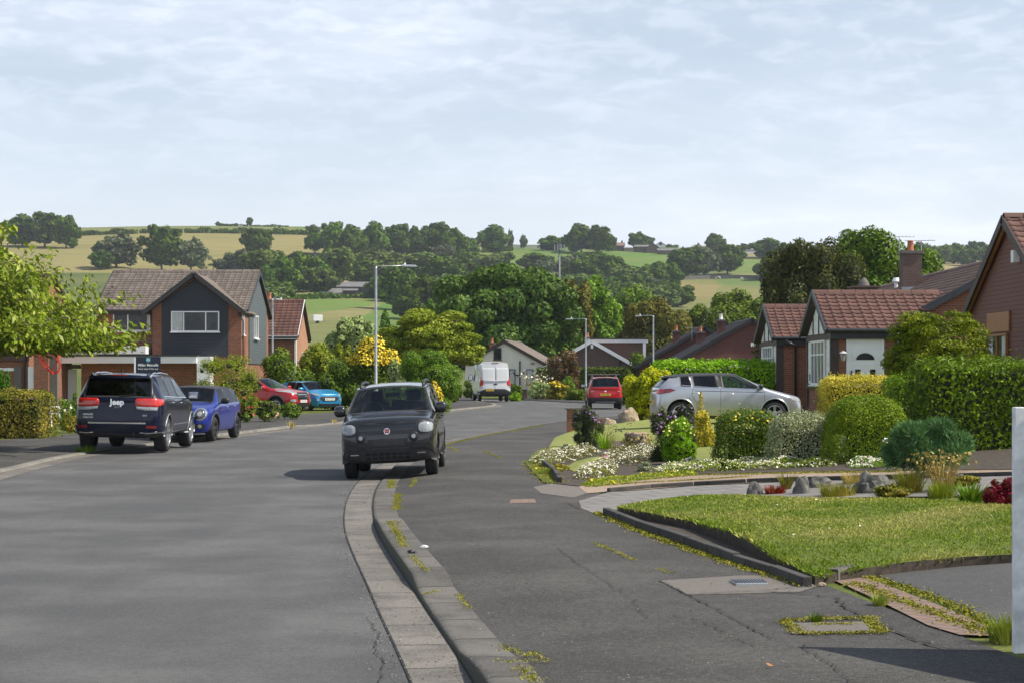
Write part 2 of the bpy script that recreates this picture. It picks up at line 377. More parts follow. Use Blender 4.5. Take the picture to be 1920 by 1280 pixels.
mt['timber_dk'] = M_plain('dark_brown_timber', (.055, .035, .028), .55, var=.25, scale=20)
mt['timber_or'] = M_plain('varnished_timber', (.36, .15, .045), .4, var=.25, scale=16)
mt['barge_dk'] = M_plain('slate_blue_barge', (.045, .050, .060), .45); mt['mast'] = M_plain('mast_grey', (.16, .17, .18), .5)
mt['lead'] = M_plain('lead_flashing', (.30, .32, .34), .45, .3)
mt['terracotta'] = M_plain('terracotta', (.45, .16, .075), .8)
mt['pane'] = None
b = NB('window_pane'); b.bsdf(b.mix(b.ramp(b.noise(1.4, 2), .4, .7), (.015, .018, .02), (.05, .055, .055)), .05, spec=.45); mt['pane'] = b.m
mt['curtain'] = M_plain('net_curtain', (.55, .56, .54), .9, var=.15)
mt['steel'] = M_plain('galvanised_steel', (.42, .44, .46), .42, .55, var=.12)
mt['lampgrey'] = M_plain('lamp_head_grey', (.62, .63, .64), .4, .2)
def M_tile(name, c1, c2, lichen=(.25, .24, .18), la=.25):
    b = NB(name); uv = b.coord('UV'); t = b.n('ShaderNodeTexWhiteNoise', noise_dimensions='2D'); fl = b.n('ShaderNodeVectorMath', operation='FLOOR'); b.l(uv, fl.inputs[0]); b.l(fl.outputs[0], t.inputs['Vector'])
    z = b.noise(.9, 5); f = b.noise(22, 4); c = b.mix(t.outputs[0], c1, c2); c = b.mix(b.ramp(z, .42, .72, 0, .45), c, sc_(c1, .6)); c = b.mix(b.ramp(f, .55, .75, 0, la), c, lichen)
    b.bsdf(c, .75, bump=f, bstr=.3, bdist=.01); return b.m
mt['tile_gb'] = M_tile('grey_brown_roof_tile', (.135, .108, .09), (.20, .165, .14))
mt['tile_red'] = M_tile('red_brown_roof_tile', (.105, .046, .034), (.155, .068, .050), la=.15)
mt['tile_br'] = M_tile('brown_roof_tile', (.17, .105, .08), (.25, .155, .12))
mt['tile_dk'] = M_tile('dark_roof_tile', (.07, .06, .055), (.10, .085, .08), la=.1)
mt['slate'] = M_tile('grey_slate', (.14, .135, .135), (.20, .195, .19))
# foliage
mt['L_cherry'] = M_leaf('cherry_leaves', [(0, (.055, .078, .010)), (.4, (.115, .148, .022)), (.75, (.20, .225, .04)), (.94, (.34, .34, .10)), (1, (.30, .13, .03))], .42, .38, big=.2)
mt['L_far'] = M_leaf('hillside_tree_leaves', [(0, (.032, .060, .013)), (.5, (.064, .105, .020)), (1, (.125, .165, .034))], .8, .12, patch=.12, spec=.1)
mt['L_far2'] = M_leaf('hillside_light_leaves', [(0, (.061, .092, .030)), (.5, (.101, .142, .043)), (1, (.162, .189, .068))], .8, .15, patch=.12, spec=.1)
mt['L_far3'] = M_leaf('hillside_grey_leaves', [(0, (.072, .090, .054)), (.5, (.108, .126, .072)), (1, (.168, .174, .102))], .8, .12, patch=.12, spec=.1)
mt['L_syc'] = M_leaf('sycamore_leaves', [(0, (.025, .050, .011)), (.5, (.056, .101, .020)), (.85, (.107, .156, .037)), (1, (.187, .212, .062))], .5, .22, patch=.18)
mt['L_lime'] = M_leaf('fresh_green_leaves', [(0, (.054, .097, .013)), (.5, (.108, .178, .027)), (1, (.205, .270, .054))], .5, .3, patch=.25)
mt['L_olive'] = M_leaf('olive_brown_leaves', [(0, (.058, .065, .016)), (.5, (.117, .117, .026)), (1, (.221, .189, .052))], .6, .22, patch=.25)
mt['L_copper'] = M_leaf('coppery_dark_leaves', [(0, (.025, .034, .009)), (.5, (.052, .060, .016)), (.85, (.092, .098, .029)), (1, (.161, .121, .046))], .55, .18, patch=.5)
mt['L_yel'] = M_leaf('yellow_green_leaves', [(0, (.075, .110, .012)), (.5, (.18, .225, .03)), (1, (.38, .39, .10))], .55, .3)
mt['L_gold'] = M_leaf('golden_leaves', [(0, (.157, .134, .022)), (.45, (.381, .314, .062)), (1, (.694, .571, .168))], .55, .3)
mt['L_priv'] = M_leaf('golden_privet_leaves', [(0, (.10, .13, .015)), (.4, (.30, .32, .03)), (1, (.58, .54, .08))], .45, .3, big=.6, patch=1.0)
mt['L_bright'] = M_leaf('bright_hedge_leaves', [(0, (.08, .15, .015)), (.5, (.17, .30, .03)), (1, (.30, .42, .06))], .45, .35)
mt['L_laurel'] = M_leaf('laurel_leaves', [(0, (.038, .068, .011)), (.5, (.088, .149, .019)), (.8, (.176, .270, .034)), (1, (.351, .446, .081))], .5, .25, spec=.25)
mt['L_box'] = M_leaf('clipped_box_leaves', [(0, (.063, .105, .014)), (.5, (.126, .196, .022)), (1, (.238, .308, .049))], .5, .2)
mt['L_green'] = M_leaf('shrub_leaves', [(0, (.047, .081, .014)), (.5, (.101, .162, .024)), (1, (.203, .270, .054))], .5, .25)
mt['L_pale'] = M_leaf('pale_variegated_leaves', [(0, (.12, .17, .06)), (.5, (.24, .30, .12)), (1, (.46, .50, .28))], .6, .25)
mt['L_vari'] = M_leaf('white_variegated_leaves', [(0, (.055, .077, .033)), (.3, (.143, .176, .077)), (.6, (.374, .396, .242)), (1, (.682, .682, .528))], .55, .15, big=.25)
mt['L_hyp'] = M_leaf('dark_shrub_leaves', [(0, (.035, .063, .011)), (.5, (.077, .119, .020)), (1, (.154, .196, .035))], .45, .2)
mt['L_maple'] = M_leaf('maple_leaves', [(0, (.042, .054, .007)), (.5, (.102, .126, .012)), (1, (.252, .252, .036))], .5, .3, big=.45)
mt['L_jun'] = M_leaf('juniper_needles', [(0, (.047, .108, .041)), (.5, (.101, .203, .084)), (1, (.189, .324, .162))], .6, .15)
mt['L_red'] = M_leaf('dark_red_leaves', [(0, (.09, .012, .012)), (.5, (.19, .022, .025)), (.8, (.27, .05, .05)), (1, (.2, .22, .05))], .5, .25)
mt['L_purp'] = M_leaf('bronze_leaves', [(0, (.06, .03, .02)), (.5, (.11, .06, .035)), (1, (.18, .13, .05))], .55, .2)
mt['L_aster'] = M_leaf('aster_leaves', [(0, (.03, .045, .02)), (.5, (.06, .085, .035)), (1, (.10, .13, .06))], .6, .2)
mt['L_conif'] = M_leaf('conifer_sprays', [(0, (.02, .05, .008)), (.5, (.05, .11, .015)), (1, (.09, .17, .03))], .6, .15)
mt['L_olhedge'] = M_leaf('browning_hedge_sprays', [(0, (.06, .07, .015)), (.4, (.13, .13, .025)), (.75, (.25, .20, .05)), (1, (.34, .24, .08))], .7, .2, big=.65, patch=1.4)
mt['F_yel'] = M_plain('yellow_petals', (.78, .58, .02), .6, var=.2)
mt['F_pale_yel'] = M_plain('pale_yellow_petals', (.75, .68, .18), .6, var=.2)
mt['F_purp'] = M_plain('purple_petals', (.30, .12, .42), .6, var=.3)
mt['F_white'] = M_plain('white_petals', (.74, .70, .56), .7, var=.15)
mt['F_pink'] = M_plain('pink_petals', (.62, .10, .30), .6, var=.2)
mt['F_rose'] = M_plain('red_petals', (.55, .05, .05), .6, var=.3)
mt['F_peach'] = M_plain('peach_petals', (.80, .45, .30), .6, var=.2)
mt['L_straw'] = M_leaf('straw_stems', [(0, (.22, .17, .06)), (.5, (.36, .28, .11)), (1, (.50, .42, .2))], .8, .2)
mt['L_blade'] = M_leaf('grass_blades', [(0, (.085, .125, .018)), (.34, (.140, .185, .030)), (.60, (.22, .235, .06)), (1, (.36, .31, .13))], .7, .25, big=.72, patch=.7)
mt['bark'] = M_bark('grey_bark', (.13, .11, .09))
mt['inner_core'] = M_plain('dark_core', (.030, .032, .016), .95, var=.4)  # near-black filler inside crowns and hedges, added to stop light
mt['rock'] = M_plain('grey_limestone', (.14, .135, .12), .9, var=.5, scale=7, bump=1.0)
mt['rock_tan'] = M_plain('sandstone_boulder', (.36, .28, .19), .9, var=.35, scale=5, bump=1.0)

# ---------------------------------------------------------------- foliage
def rand_dirs(n, rs):
    v = rs.normal(size=(n, 3)); return v / np.linalg.norm(v, axis=1)[:, None]
def leaf_quads(P, Nn, size, rs, aspect=.55, jitter=.55, droop=0.0, fold=False, align=None):
    """one pointed leaf per point: a diamond of 4 corners; returns V, F"""
    n = len(P); Nn = Nn + rs.normal(scale=jitter, size=(n, 3)); Nn /= np.linalg.norm(Nn, axis=1)[:, None] + 1e-9
    if align is None: a = rs.normal(size=(n, 3))
    else: a = align + rs.normal(scale=.25, size=(n, 3))
    a[:, 2] -= droop
    t = a - (a * Nn).sum(1)[:, None] * Nn; t /= np.linalg.norm(t, axis=1)[:, None] + 1e-9
    bt = np.cross(Nn, t); s = (size * (0.6 + 0.8 * rs.rand(n)))[:, None]
    V = np.stack([P - t * s * .5, P + bt * s * aspect * .5 + t * s * .05, P + t * s * .5, P - bt * s * aspect * .5 + t * s * .05], 1)
    if fold: V[:, 0] += Nn * s * .0; V[:, 2] -= Nn * s * .18
    F_ = np.arange(n * 4).reshape(n, 4); return V.reshape(-1, 3), F_
SPIKY = [False]
def blob_points(blobs, n, rs, shell=.35, up=0.0):
    """points in the outer shell of a set of ellipsoids, area weighted, buried ones dropped"""
    B = np.array(blobs, dtype=float)          # cx cy cz rx ry rz
    ar = (B[:, 3] * B[:, 4] + B[:, 4] * B[:, 5] + B[:, 3] * B[:, 5]); p = ar / ar.sum()
    idx = rs.choice(len(B), size=int(n * 1.7), p=p); d = rand_dirs(len(idx), rs)
    if up: d[:, 2] += up * rs.rand(len(idx)); d /= np.linalg.norm(d, axis=1)[:, None]
    r = 1 - shell * rs.rand(len(idx)) ** 1.6; P = B[idx, :3] + d * B[idx, 3:6] * r[:, None]
    Nn = d / B[idx, 3:6]; Nn /= np.linalg.norm(Nn, axis=1)[:, None]
    keep = np.ones(len(P), bool)
    for k in range(len(B)):
        q = (P - B[k, :3]) / B[k, 3:6]; keep &= ~(((q * q).sum(1) < (1 - shell * 1.25) ** 2) & (idx != k))
    P, Nn = P[keep][:n], Nn[keep][:n]; return P, Nn
def lumpy(rs, rx, ry, rz, nb, br, zc=0.0, flat=.0, base=True, low=-.35):
    """a big ellipsoid dressed with smaller blobs"""
    B = [(0, 0, zc, rx * .82, ry * .82, rz * .82)] if base else []
    for d in rand_dirs(nb, rs):
        d = d / (np.abs(d) ** 3.2).sum() ** (1 / 3.2)
        if d[2] < low: d[2] = low + (rs.rand() * .2)
        k = .66 + .24 * rs.rand(); r = br * (.6 + .8 * rs.rand())
        B.append((d[0] * rx * k, d[1] * ry * k, zc + d[2] * rz * k, r * rx, r * ry, r * rz * (.85 - flat)))
    return B
def core_of(blobs, k=.62, seg=7):
    """solid dark ellipsoids added inside crowns so that light does not shine straight through"""
    V = []; F_ = []
    for (cx, cy, cz, rx, ry, rz) in blobs:
        b0 = len(V)
        for i in range(seg):
            th = math.pi * (i + .5) / seg
            for j in range(seg + 1):
                ph = 2 * math.pi * j / (seg + 1); V.append((cx + k * rx * math.sin(th) * math.cos(ph), cy + k * ry * math.sin(th) * math.sin(ph), cz + k * rz * math.cos(th)))
        for i in range(seg - 1):
            for j in range(seg + 1):
                a = b0 + i * (seg + 1) + j; c = b0 + i * (seg + 1) + (j + 1) % (seg + 1); F_.append((a, a + seg + 1, c + seg + 1, c))
    return np.array(V), np.array(F_)
def join_np(parts):
    """parts: list of (V,F,mat index)"""
    V = []; F_ = []; M = []; o = 0
    for v, f, m in parts:
        if len(f) == 0: continue
        V.append(v); F_.append(f + o); M.append(np.full(len(f), m)); o += len(v)
    return np.concatenate(V), np.concatenate(F_), np.concatenate(M)
def foliage_mesh(name, blobs, n, leaf, rs, mats, shell=.35, jitter=.6, core=.6, aspect=.6, droop=.0, up=0.0, extra=None, fold=False):
    P, Nn = blob_points(blobs, n, rs, shell, up); V, F_ = leaf_quads(P, Nn if not SPIKY[0] else rand_dirs(len(P), rs), leaf, rs, aspect, jitter * .72, droop, fold, None if not SPIKY[0] else Nn + [0, 0, .5])
    parts = [(V, F_, 0)]
    if core: cv, cf = core_of(blobs, core); parts.append((cv, cf, 1))
    if extra: parts += extra(P, Nn)
    V, F_, M = join_np(parts); me = np_mesh(name, V, F_, M)
    for m in mats: me.materials.append(m)
    return me
def box_surface(n, sx, sy, sz, rs, rough=.03, rnd=.12, lump=.04):
    """points on a clipped hedge (box with softened edges), z from 0 to sz"""
    A = [sx * sy, sx * sz, sx * sz, sy * sz, sy * sz]; A = np.array(A) / sum(A); k = rs.choice(5, n, p=A); u = rs.rand(n) * 2 - 1; v = rs.rand(n) * 2 - 1
    P = np.zeros((n, 3)); Nn = np.zeros((n, 3)); hx, hy, hz = sx / 2, sy / 2, sz / 2
    for f, (ax, sgn) in enumerate([(2, 1), (1, -1), (1, 1), (0, 1), (0, -1)]):
        m = k == f; o = [a for a in (0, 1, 2) if a != ax]; h = (hx, hy, hz); P[m, ax] = sgn * h[ax]; P[m, o[0]] = u[m] * h[o[0]]; P[m, o[1]] = v[m] * h[o[1]]; Nn[m, ax] = sgn
    r = rnd; lim = np.array([hx - r, hy - r, hz - r]); lim = np.maximum(lim, .01); q = np.clip(P, -lim, lim); d = P - q
    top = P[:, 2] > -hz + r; L = np.linalg.norm(d, axis=1); ok = (L > 1e-6) & top
    Nn[ok] = d[ok] / L[ok][:, None]; P[ok] = q[ok] + Nn[ok] * r
    w_ = np.sin(P[:, 0] * 5.1 + P[:, 2] * 3) * np.cos(P[:, 1] * 4.3 + P[:, 0] * 2) * lump
    P += Nn * (w_ + rs.normal(scale=rough, size=n) + (rs.rand(n) < .05) * rs.rand(n) * rough * 3.5)[:, None]; P[:, 2] += hz; return P, Nn
def hedge(name, label, cat, loc, rz, sx, sy, sz, n, leaf, mats, group=None, rnd=.12, rough=.03, lump=.04, extra=None, jitter=.6, seed=1, aspect=.6, inner=.1, slope=0.0):
    rs = np.random.RandomState(seed); P, Nn = box_surface(n, sx, sy, sz, rs, rough, rnd, lump)
    inb = rs.rand(len(P)) < .25; P[inb] -= Nn[inb] * rs.rand(inb.sum())[:, None] * inner
    P[:, 2] += slope * P[:, 0]
    V, F_ = leaf_quads(P, Nn, leaf, rs, aspect, jitter * .75); m = MB(); k = max(inner, rnd * .8); m.box(-sx / 2 + k, -sy / 2 + k, 0, sx / 2 - k, sy / 2 - k, sz - k * 1.2)  # solid dark box added inside the hedge to block light
    bv = np.array(m.v); bv[:, 2] += slope * bv[:, 0]
    parts = [(V, F_, 0), (bv, np.array(m.f), 1)]
    if extra: parts += extra(P, Nn, rs)
    V, F_, M = join_np(parts); me = np_mesh(name, V, F_, M)
    for q in mats: me.materials.append(q)
    o = link(name, me, None, None, loc); o.rotation_euler = (0, 0, rz); return tag(o, label, cat, group)
def petals(frac, size, mi, zmin=-9, where=None):
    def f(P, Nn, rs=None):
        rs = rs or np.random.RandomState(5); k = rs.rand(len(P)) < frac
        if zmin > -9: k &= P[:, 2] > zmin
        if where is not None: k &= where(P)
        Q = P[k] + Nn[k] * .02; q = Nn[k].copy(); q[:, 2] += .4; V, F_ = leaf_quads(Q, q, size, rs, .9, .35); return [(V, F_, mi)]
    return f
def tree_trunk(m, base, top, r0, r1, rs, limbs=6, spread=2.0, lift=1.5, n=8):
    b_, t_ = Vector(base), Vector(top); pts = []
    for i in range(6):
        k = i / 5; pts.append(b_.lerp(t_, k) + Vector((rs.normal() * .06, rs.normal() * .06, 0)) * k * (t_ - b_).length * .15)
    m.tube(pts, [r0 * 1.35 if i == 0 else r0 + (r1 - r0) * i / 5 for i in range(6)], n)
    for i in range(limbs):
        k = .45 + .55 * i / max(1, limbs - 1); p = b_.lerp(t_, k * .95); a = i * 2.4 + rs.rand(); e = p + Vector((math.cos(a) * spread, math.sin(a) * spread, lift * (.5 + rs.rand())))
        md = p.lerp(e, .5) + Vector((0, 0, -.08 * spread)); rr = r1 * .8; m.tube([p, md, e], [rr, rr * .7, rr * .3], 5)
def tree(name, label, cat, base, w, h, trunk_h, leafm, n, leaf, seed, group=None, nb=34, br=.34, flat=0.0, shell=.35, dy=None, tr=.22, droop=0, jitter=.6, core=.55, aspect=.6, low=-.35, bark='bark', extra=None, exm=(), zc=None, up=0.0):
    rs = np.random.RandomState(seed); t = empty(name, base, 0, label, cat, group); rx = w / 2; ry = (dy or w) / 2; ch = h - trunk_h; rz = ch / 2
    B = lumpy(rs, rx, ry, rz, nb, br, trunk_h + rz, flat, low=low)
    top = max(b_[2] + b_[5] for b_ in B); side = max(abs(b_[0]) + b_[3] for b_ in B)
    sx = rx / side; B = [(a * sx, b_ * sx, c - (top - h) * max(0, (c / h)), d * sx, e * sx, f) for (a, b_, c, d, e, f) in B]
    me = foliage_mesh('crown', B, n, leaf, rs, [mt[leafm], mt['inner_core']] + [mt[x] for x in exm], shell, jitter, core, aspect, droop, up, extra); link('crown', me, None, t)
    m = MB(); tree_trunk(m, (0, 0, -.15), (0, 0, trunk_h + ch * .55), tr, tr * .45, rs, 6, rx * .5, ch * .25); m.build('trunk', mt[bark], t, smooth=True); return t
def shrub(name, label, cat, base, w, h, leafm, n, leaf, seed, group=None, nb=22, br=.4, shell=.4, dy=None, jitter=.6, core=.6, extra=None, exm=(), aspect=.6, droop=0.0, low=-.6, flat=0.0, up=.0, sink=.12):
    rs = np.random.RandomState(seed); rx = w / 2; ry = (dy or w) / 2; rz = h / 2
    B = lumpy(rs, rx, ry, rz, nb, br, rz * (1 - sink), flat, low=low); top = max(b_[2] + b_[5] for b_ in B); side = max(abs(b_[0]) + b_[3] for b_ in B)
    sx = rx / side; sz = h / top; B = [(a * sx, b_ * sx, c * sz, d * sx, e * sx, f * sz) for (a, b_, c, d, e, f) in B]
    me = foliage_mesh(name, B, n, leaf, rs, [mt[leafm], mt['inner_core']] + [mt[x] for x in exm], shell, jitter, core, aspect, droop, up, extra)
    o = link(name, me, None, None, base); return tag(o, label, cat, group)
def tuft(name, base, n, h, spread, wd, matk, seed, lean=.35, curve=.3):
    """upright blades, each a bent tapering strip"""
    rs = np.random.RandomState(seed); V = []; F_ = []
    for i in range(n):
        a = rs.rand() * 6.283; r = spread * math.sqrt(rs.rand()); p = np.array([r * math.cos(a), r * math.sin(a), 0]); d = np.array([math.cos(a), math.sin(a), 0]) * lean * (.3 + rs.rand()) + rs.normal(scale=.12, size=3) * [1, 1, 0]
        hh = h * (.55 + .5 * rs.rand()); s = np.array([-math.sin(a), math.cos(a), 0]) * wd * .5; o = len(V)
        for k in (0, .4, .75, 1):
            q = p + d * hh * (k + curve * k * k) + np.array([0, 0, hh * (k - curve * .4 * k * k)]); wk = (1 - k * .92); V += [q - s * wk, q + s * wk]
        for k in range(3): F_.append((o + 2 * k, o + 2 * k + 1, o + 2 * k + 3, o + 2 * k + 2))
    return np.array(V), np.array(F_)
def tuft_plant(name, label, cat, base, n, h, spread, wd, matk, seed, group=None, lean=.35, curve=.3, heads=None, headm=None, head_size=.03, hfrac=.5):
    V, F_ = tuft(name, base, n, h, spread, wd, matk, seed, lean, curve); parts = [(V, F_, 0)]; mats = [mt[matk]]
    if heads:
        rs = np.random.RandomState(seed + 1); P = V.reshape(-1, 8, 3)[:, 7]; k = rs.rand(len(P)) < hfrac; P = np.repeat(P[k], heads, 0) + rs.normal(scale=head_size, size=(k.sum() * heads, 3))
        v, f = leaf_quads(P, rand_dirs(len(P), rs), head_size * 1.5, rs, .8, .3); parts.append((v, f, 1)); mats.append(mt[headm])
    V, F_, M = join_np(parts); me = np_mesh(name, V, F_, M)
    for q in mats: me.materials.append(q)
    return tag(link(name, me, None, None, base), label, cat, group)
# ---------------------------------------------------------------- roofs
def tiled(name, p0, u, v, mat, parent, tw=.30, th=.30, wave=.028, step=.022, res=6, clip=None, thick=.05):
    """tile courses on the plane p0 + a*u + b*v (u along the eaves, v up the slope); clip(a,b)->bool keeps a tile"""
    p0, u, v = Vector(p0), Vector(u), Vector(v); Lu, Lv = u.length, v.length; un, vn = u.normalized(), v.normalized(); nn = un.cross(vn).normalized()
    if nn.z < 0: nn = -nn
    nu, nv = max(1, round(Lu / tw)), max(1, round(Lv / th)); V = []; F_ = []; UV = []
    for j in range(nv):
        b0, b1 = j / nv * Lv, (j + 1) / nv * Lv + .01
        for i in range(nu):
            if clip and not clip((i + .5) / nu * Lu, (j + .5) / nv * Lv): continue
            o = len(V)
            for k in range(res + 1):
                a = (i + k / res) / nu * Lu; ph = k / res; hgt = wave * (max(0, math.sin(ph * 2 * math.pi)) * .9 + (.25 if .5 < ph < 1 else 0) * math.sin((ph - .5) * 2 * math.pi) * .3)
                for bb, e in ((b0, step + hgt), (b1, hgt * .9)):
                    V.append(p0 + un * a + vn * bb + nn * e); UV.append((i + .02 + .96 * k / res, j + (.05 if bb == b0 else .95)))
                V.append(p0 + un * a + vn * b0 - nn * .012); UV.append((i + .5, j + .5))
            for k in range(res):
                q = o + 3 * k; F_.append((q, q + 3, q + 4, q + 1)); F_.append((q + 2, q + 5, q + 3, q))
    me = np_mesh(name, [tuple(x) for x in V], F_, uv=UV); o = link(name, me, mat, parent)
    if nn.dot(Vector(me.polygons[0].normal)) < 0: me.flip_normals()
    return o
def poly_sheet(name, pts, zf, mat, step=.5, lift=0.0, parent=None, uvrot=0.0, skirt=0.0, skirt_mat=None):
    """outline (x,y) filled with a grid of step; z = zf(x,y)+lift"""
    pts = [Vector((p[0], p[1])) for p in pts]; x0 = min(p.x for p in pts); x1 = max(p.x for p in pts); y0 = min(p.y for p in pts); y1 = max(p.y for p in pts)
    dense = []
    for i, p in enumerate(pts):
        q = pts[(i + 1) % len(pts)]; k = max(1, int((q - p).length / step)); dense += [p.lerp(q, j / k) for j in range(k)]
    def inside(x, y):
        c = False; j = len(pts) - 1
        for i in range(len(pts)):
            a, b_ = pts[i], pts[j]
            if (a.y > y) != (b_.y > y) and x < (b_.x - a.x) * (y - a.y) / (b_.y - a.y) + a.x: c = not c
            j = i
        return c
    g = []
    for i in range(int((x1 - x0) / step) + 1):
        for j in range(int((y1 - y0) / step) + 1):
            x, y = x0 + (i + .5) * step, y0 + (j + .5) * step
            if inside(x, y): g.append(Vector((x, y)))
    n = len(dense); r = delaunay_2d_cdt(dense + g, [(i, (i + 1) % n) for i in range(n)], [], 1, 1e-5); vs_, fs = r[0], r[2]
    V = [(p.x, p.y, zf(p.x, p.y) + lift) for p in vs_]; F_ = [tuple(f) for f in fs]
    me = bpy.data.meshes.new(name); me.from_pydata(V, [], F_); ca, sa = math.cos(uvrot), math.sin(uvrot)
    l = me.uv_layers.new(name='UVMap')
    for lp in me.loops:
        c = V[lp.vertex_index]; l.data[lp.index].uv = (c[0] * ca + c[1] * sa, -c[0] * sa + c[1] * ca)
    me.update()
    if sum(p.normal.z for p in me.polygons) < 0: me.flip_normals()
    if skirt:
        bm = bmesh.new(); bm.from_mesh(me); be = [e for e in bm.edges if e.is_boundary]; rr = bmesh.ops.extrude_edge_only(bm, edges=be)
        for v_ in rr['geom']:
            if isinstance(v_, bmesh.types.BMVert): v_.co.z -= skirt
        for f in rr['geom']:
            if isinstance(f, bmesh.types.BMFace) and skirt_mat: f.material_index = 1
        bm.to_mesh(me); bm.free()
    o = link(name, me, [mat] + ([skirt_mat] if skirt_mat else []), parent); me.shade_smooth() if not skirt else None; return o
def strip(name, line, offs, zf, mat, parent=None, lift=0.0):
    """ribbon along line (left = +offset is to the right of travel); offs list of offsets; zf(i_off,x,y)"""
    pts = [Vector(p) for p in line]; V = []; F_ = []; UV = []; s = 0; prev = None; k = len(offs)
    for i, p in enumerate(pts):
        d = (pts[min(i + 1, len(pts) - 1)] - pts[max(i - 1, 0)]); d.z = 0; d.normalize(); nrm = Vector((d.y, -d.x, 0))
        if prev is not None: s += (p - prev).length
        prev = p
        for j, o in enumerate(offs):
            q = p + nrm * o; V.append((q.x, q.y, zf(j, q.x, q.y) + lift)); UV.append((s, o))
    for i in range(len(pts) - 1):
        for j in range(k - 1): a = i * k + j; F_.append((a, a + 1, a + k + 1, a + k))
    me = np_mesh(name, V, F_, uv=UV)
    if sum(p.normal.z for p in me.polygons) < 0: me.flip_normals()
    return link(name, me, mat, parent)

# ---------------------------------------------------------------- terrain (one sheet to beyond the skyline)
def pip(x, y, P):
    c = False; j = len(P) - 1
    for i in range(len(P)):
        a, b_ = P[i], P[j]
        if (a[1] > y) != (b_[1] > y) and x < (b_[0] - a[0]) * (y - a[1]) / (b_[1] - a[1]) + a[0]: c = not c
        j = i
    return c
FIELDS = [   # outline of each field as the photograph sees it, grass colour
    ([(-400, 400), (560, 400), (640, 434), (520, 438), (130, 441), (-400, 447)], (.18, .20, .07)),
    ([(530, 400), (700, 400), (640, 440), (560, 436)], (.13, .20, .05)),
    ([(-400, 447), (130, 441), (330, 436), (600, 441), (590, 470), (540, 512), (120, 512), (-400, 520)], (.29, .245, .105)),
    ([(590, 447), (900, 452), (900, 500), (700, 498), (660, 540), (620, 540), (600, 480)], (.24, .20, .09)),
    ([(640, 500), (680, 500), (655, 545), (630, 545)], (.42, .34, .15)),
    ([(900, 462), (1100, 462), (1090, 500), (900, 498)], (.12, .21, .045)),
    ([(1130, 470), (1300, 470), (1290, 505), (1130, 505)], (.115, .215, .045)),
    ([(1275, 455), (1500, 455), (1450, 486), (1275, 484)], (.29, .24, .125)),
    ([(1370, 486), (1450, 484), (1440, 514), (1375, 514)], (.12, .22, .05)),
    ([(1370, 512), (1450, 512), (1450, 523), (1370, 523)], (.27, .24, .11)),
    ([(1210, 520), (1460, 524), (1460, 580), (1200, 580)], (.20, .20, .075)),
    ([(1240, 530), (1350, 534), (1340, 560), (1230, 562)], (.27, .215, .095)),
    ([(1340, 524), (1460, 524), (1460, 540), (1350, 536)], (.13, .19, .06)),
    ([(500, 545), (830, 545), (830, 582), (500, 582)], (.19, .20, .07)),
    ([(520, 562), (700, 560), (690, 592), (520, 600)], (.12, .215, .045)),
    ([(520, 596), (800, 560), (860, 640), (600, 760), (520, 760)], (.25, .23, .105)),
    ([(720, 566), (850, 560), (860, 660), (560, 760), (600, 650), (660, 610)], (.085, .195, .035)),
    ([(560, 600), (640, 600), (620, 640), (560, 660)], (.17, .185, .07)),
    ([(1600, 465), (2100, 440), (2100, 520), (1600, 520)], (.38, .31, .16)),
]
def build_terrain():
    pxs = list(range(-2600, -200, 60)) + list(range(-200, 2120, 9)) + list(range(2120, 4700, 60)); Ds = [-12, 0.4, 4, 20, 60, 100, 130] + list(np.geomspace(140, 1260, 150)) + [1290, 1340, 1420, 1600, 1900]
    V = []; col = []
    for D in Ds:
        for px in pxs:
            De = max(D, 30.0) if D < 30 else D
            X = (px - 960) / F * max(De, 90); Y = D; z = ground(X, Y) - (.07 if D < 131 else 0)
            if D > 1260: z = ground(X * 1260 / D, 1260) - (D - 1260) * .06
            V.append((X, Y, z)); c = (.095, .125, .04)
            if D > 140:
                py = HY - (z - CH) * F / D
                for P, k in FIELDS:
                    if pip(px, py, P): c = k
            col.append((*c, 1))
    n = len(pxs); Fc = [(j * n + i, j * n + i + 1, (j + 1) * n + i + 1, (j + 1) * n + i) for j in range(len(Ds) - 1) for i in range(n - 1)]
    me = np_mesh('terrain', V, Fc); ca = me.color_attributes.new('field', 'FLOAT_COLOR', 'POINT'); ca.data.foreach_set('color', np.array(col, dtype=np.float32).ravel())
    b = NB('field_grass'); at_ = b.n('ShaderNodeAttribute', attribute_name='field'); co = b.coord(); z = b.noise(.02, 6, co); z2 = b.noise(.12, 5, co, stretch=(.25, 1, 1)); z3 = b.noise(1.5, 3, co)
    c = b.mix(b.ramp(z, .35, .65, 0, .4), at_.outputs['Color'], (.24, .22, .09)); c = b.mix(b.ramp(z2, .45, .7, 0, .4), c, sc_((.10, .13, .04), 1)); c = b.mix(b.ramp(z3, .3, .7, .25, 0), c, (.05, .07, .02))
    b.bsdf(c, .95, spec=.05); o = link('terrain', me, b.m, smooth=True); tag(o, kind='structure'); return o
build_terrain()
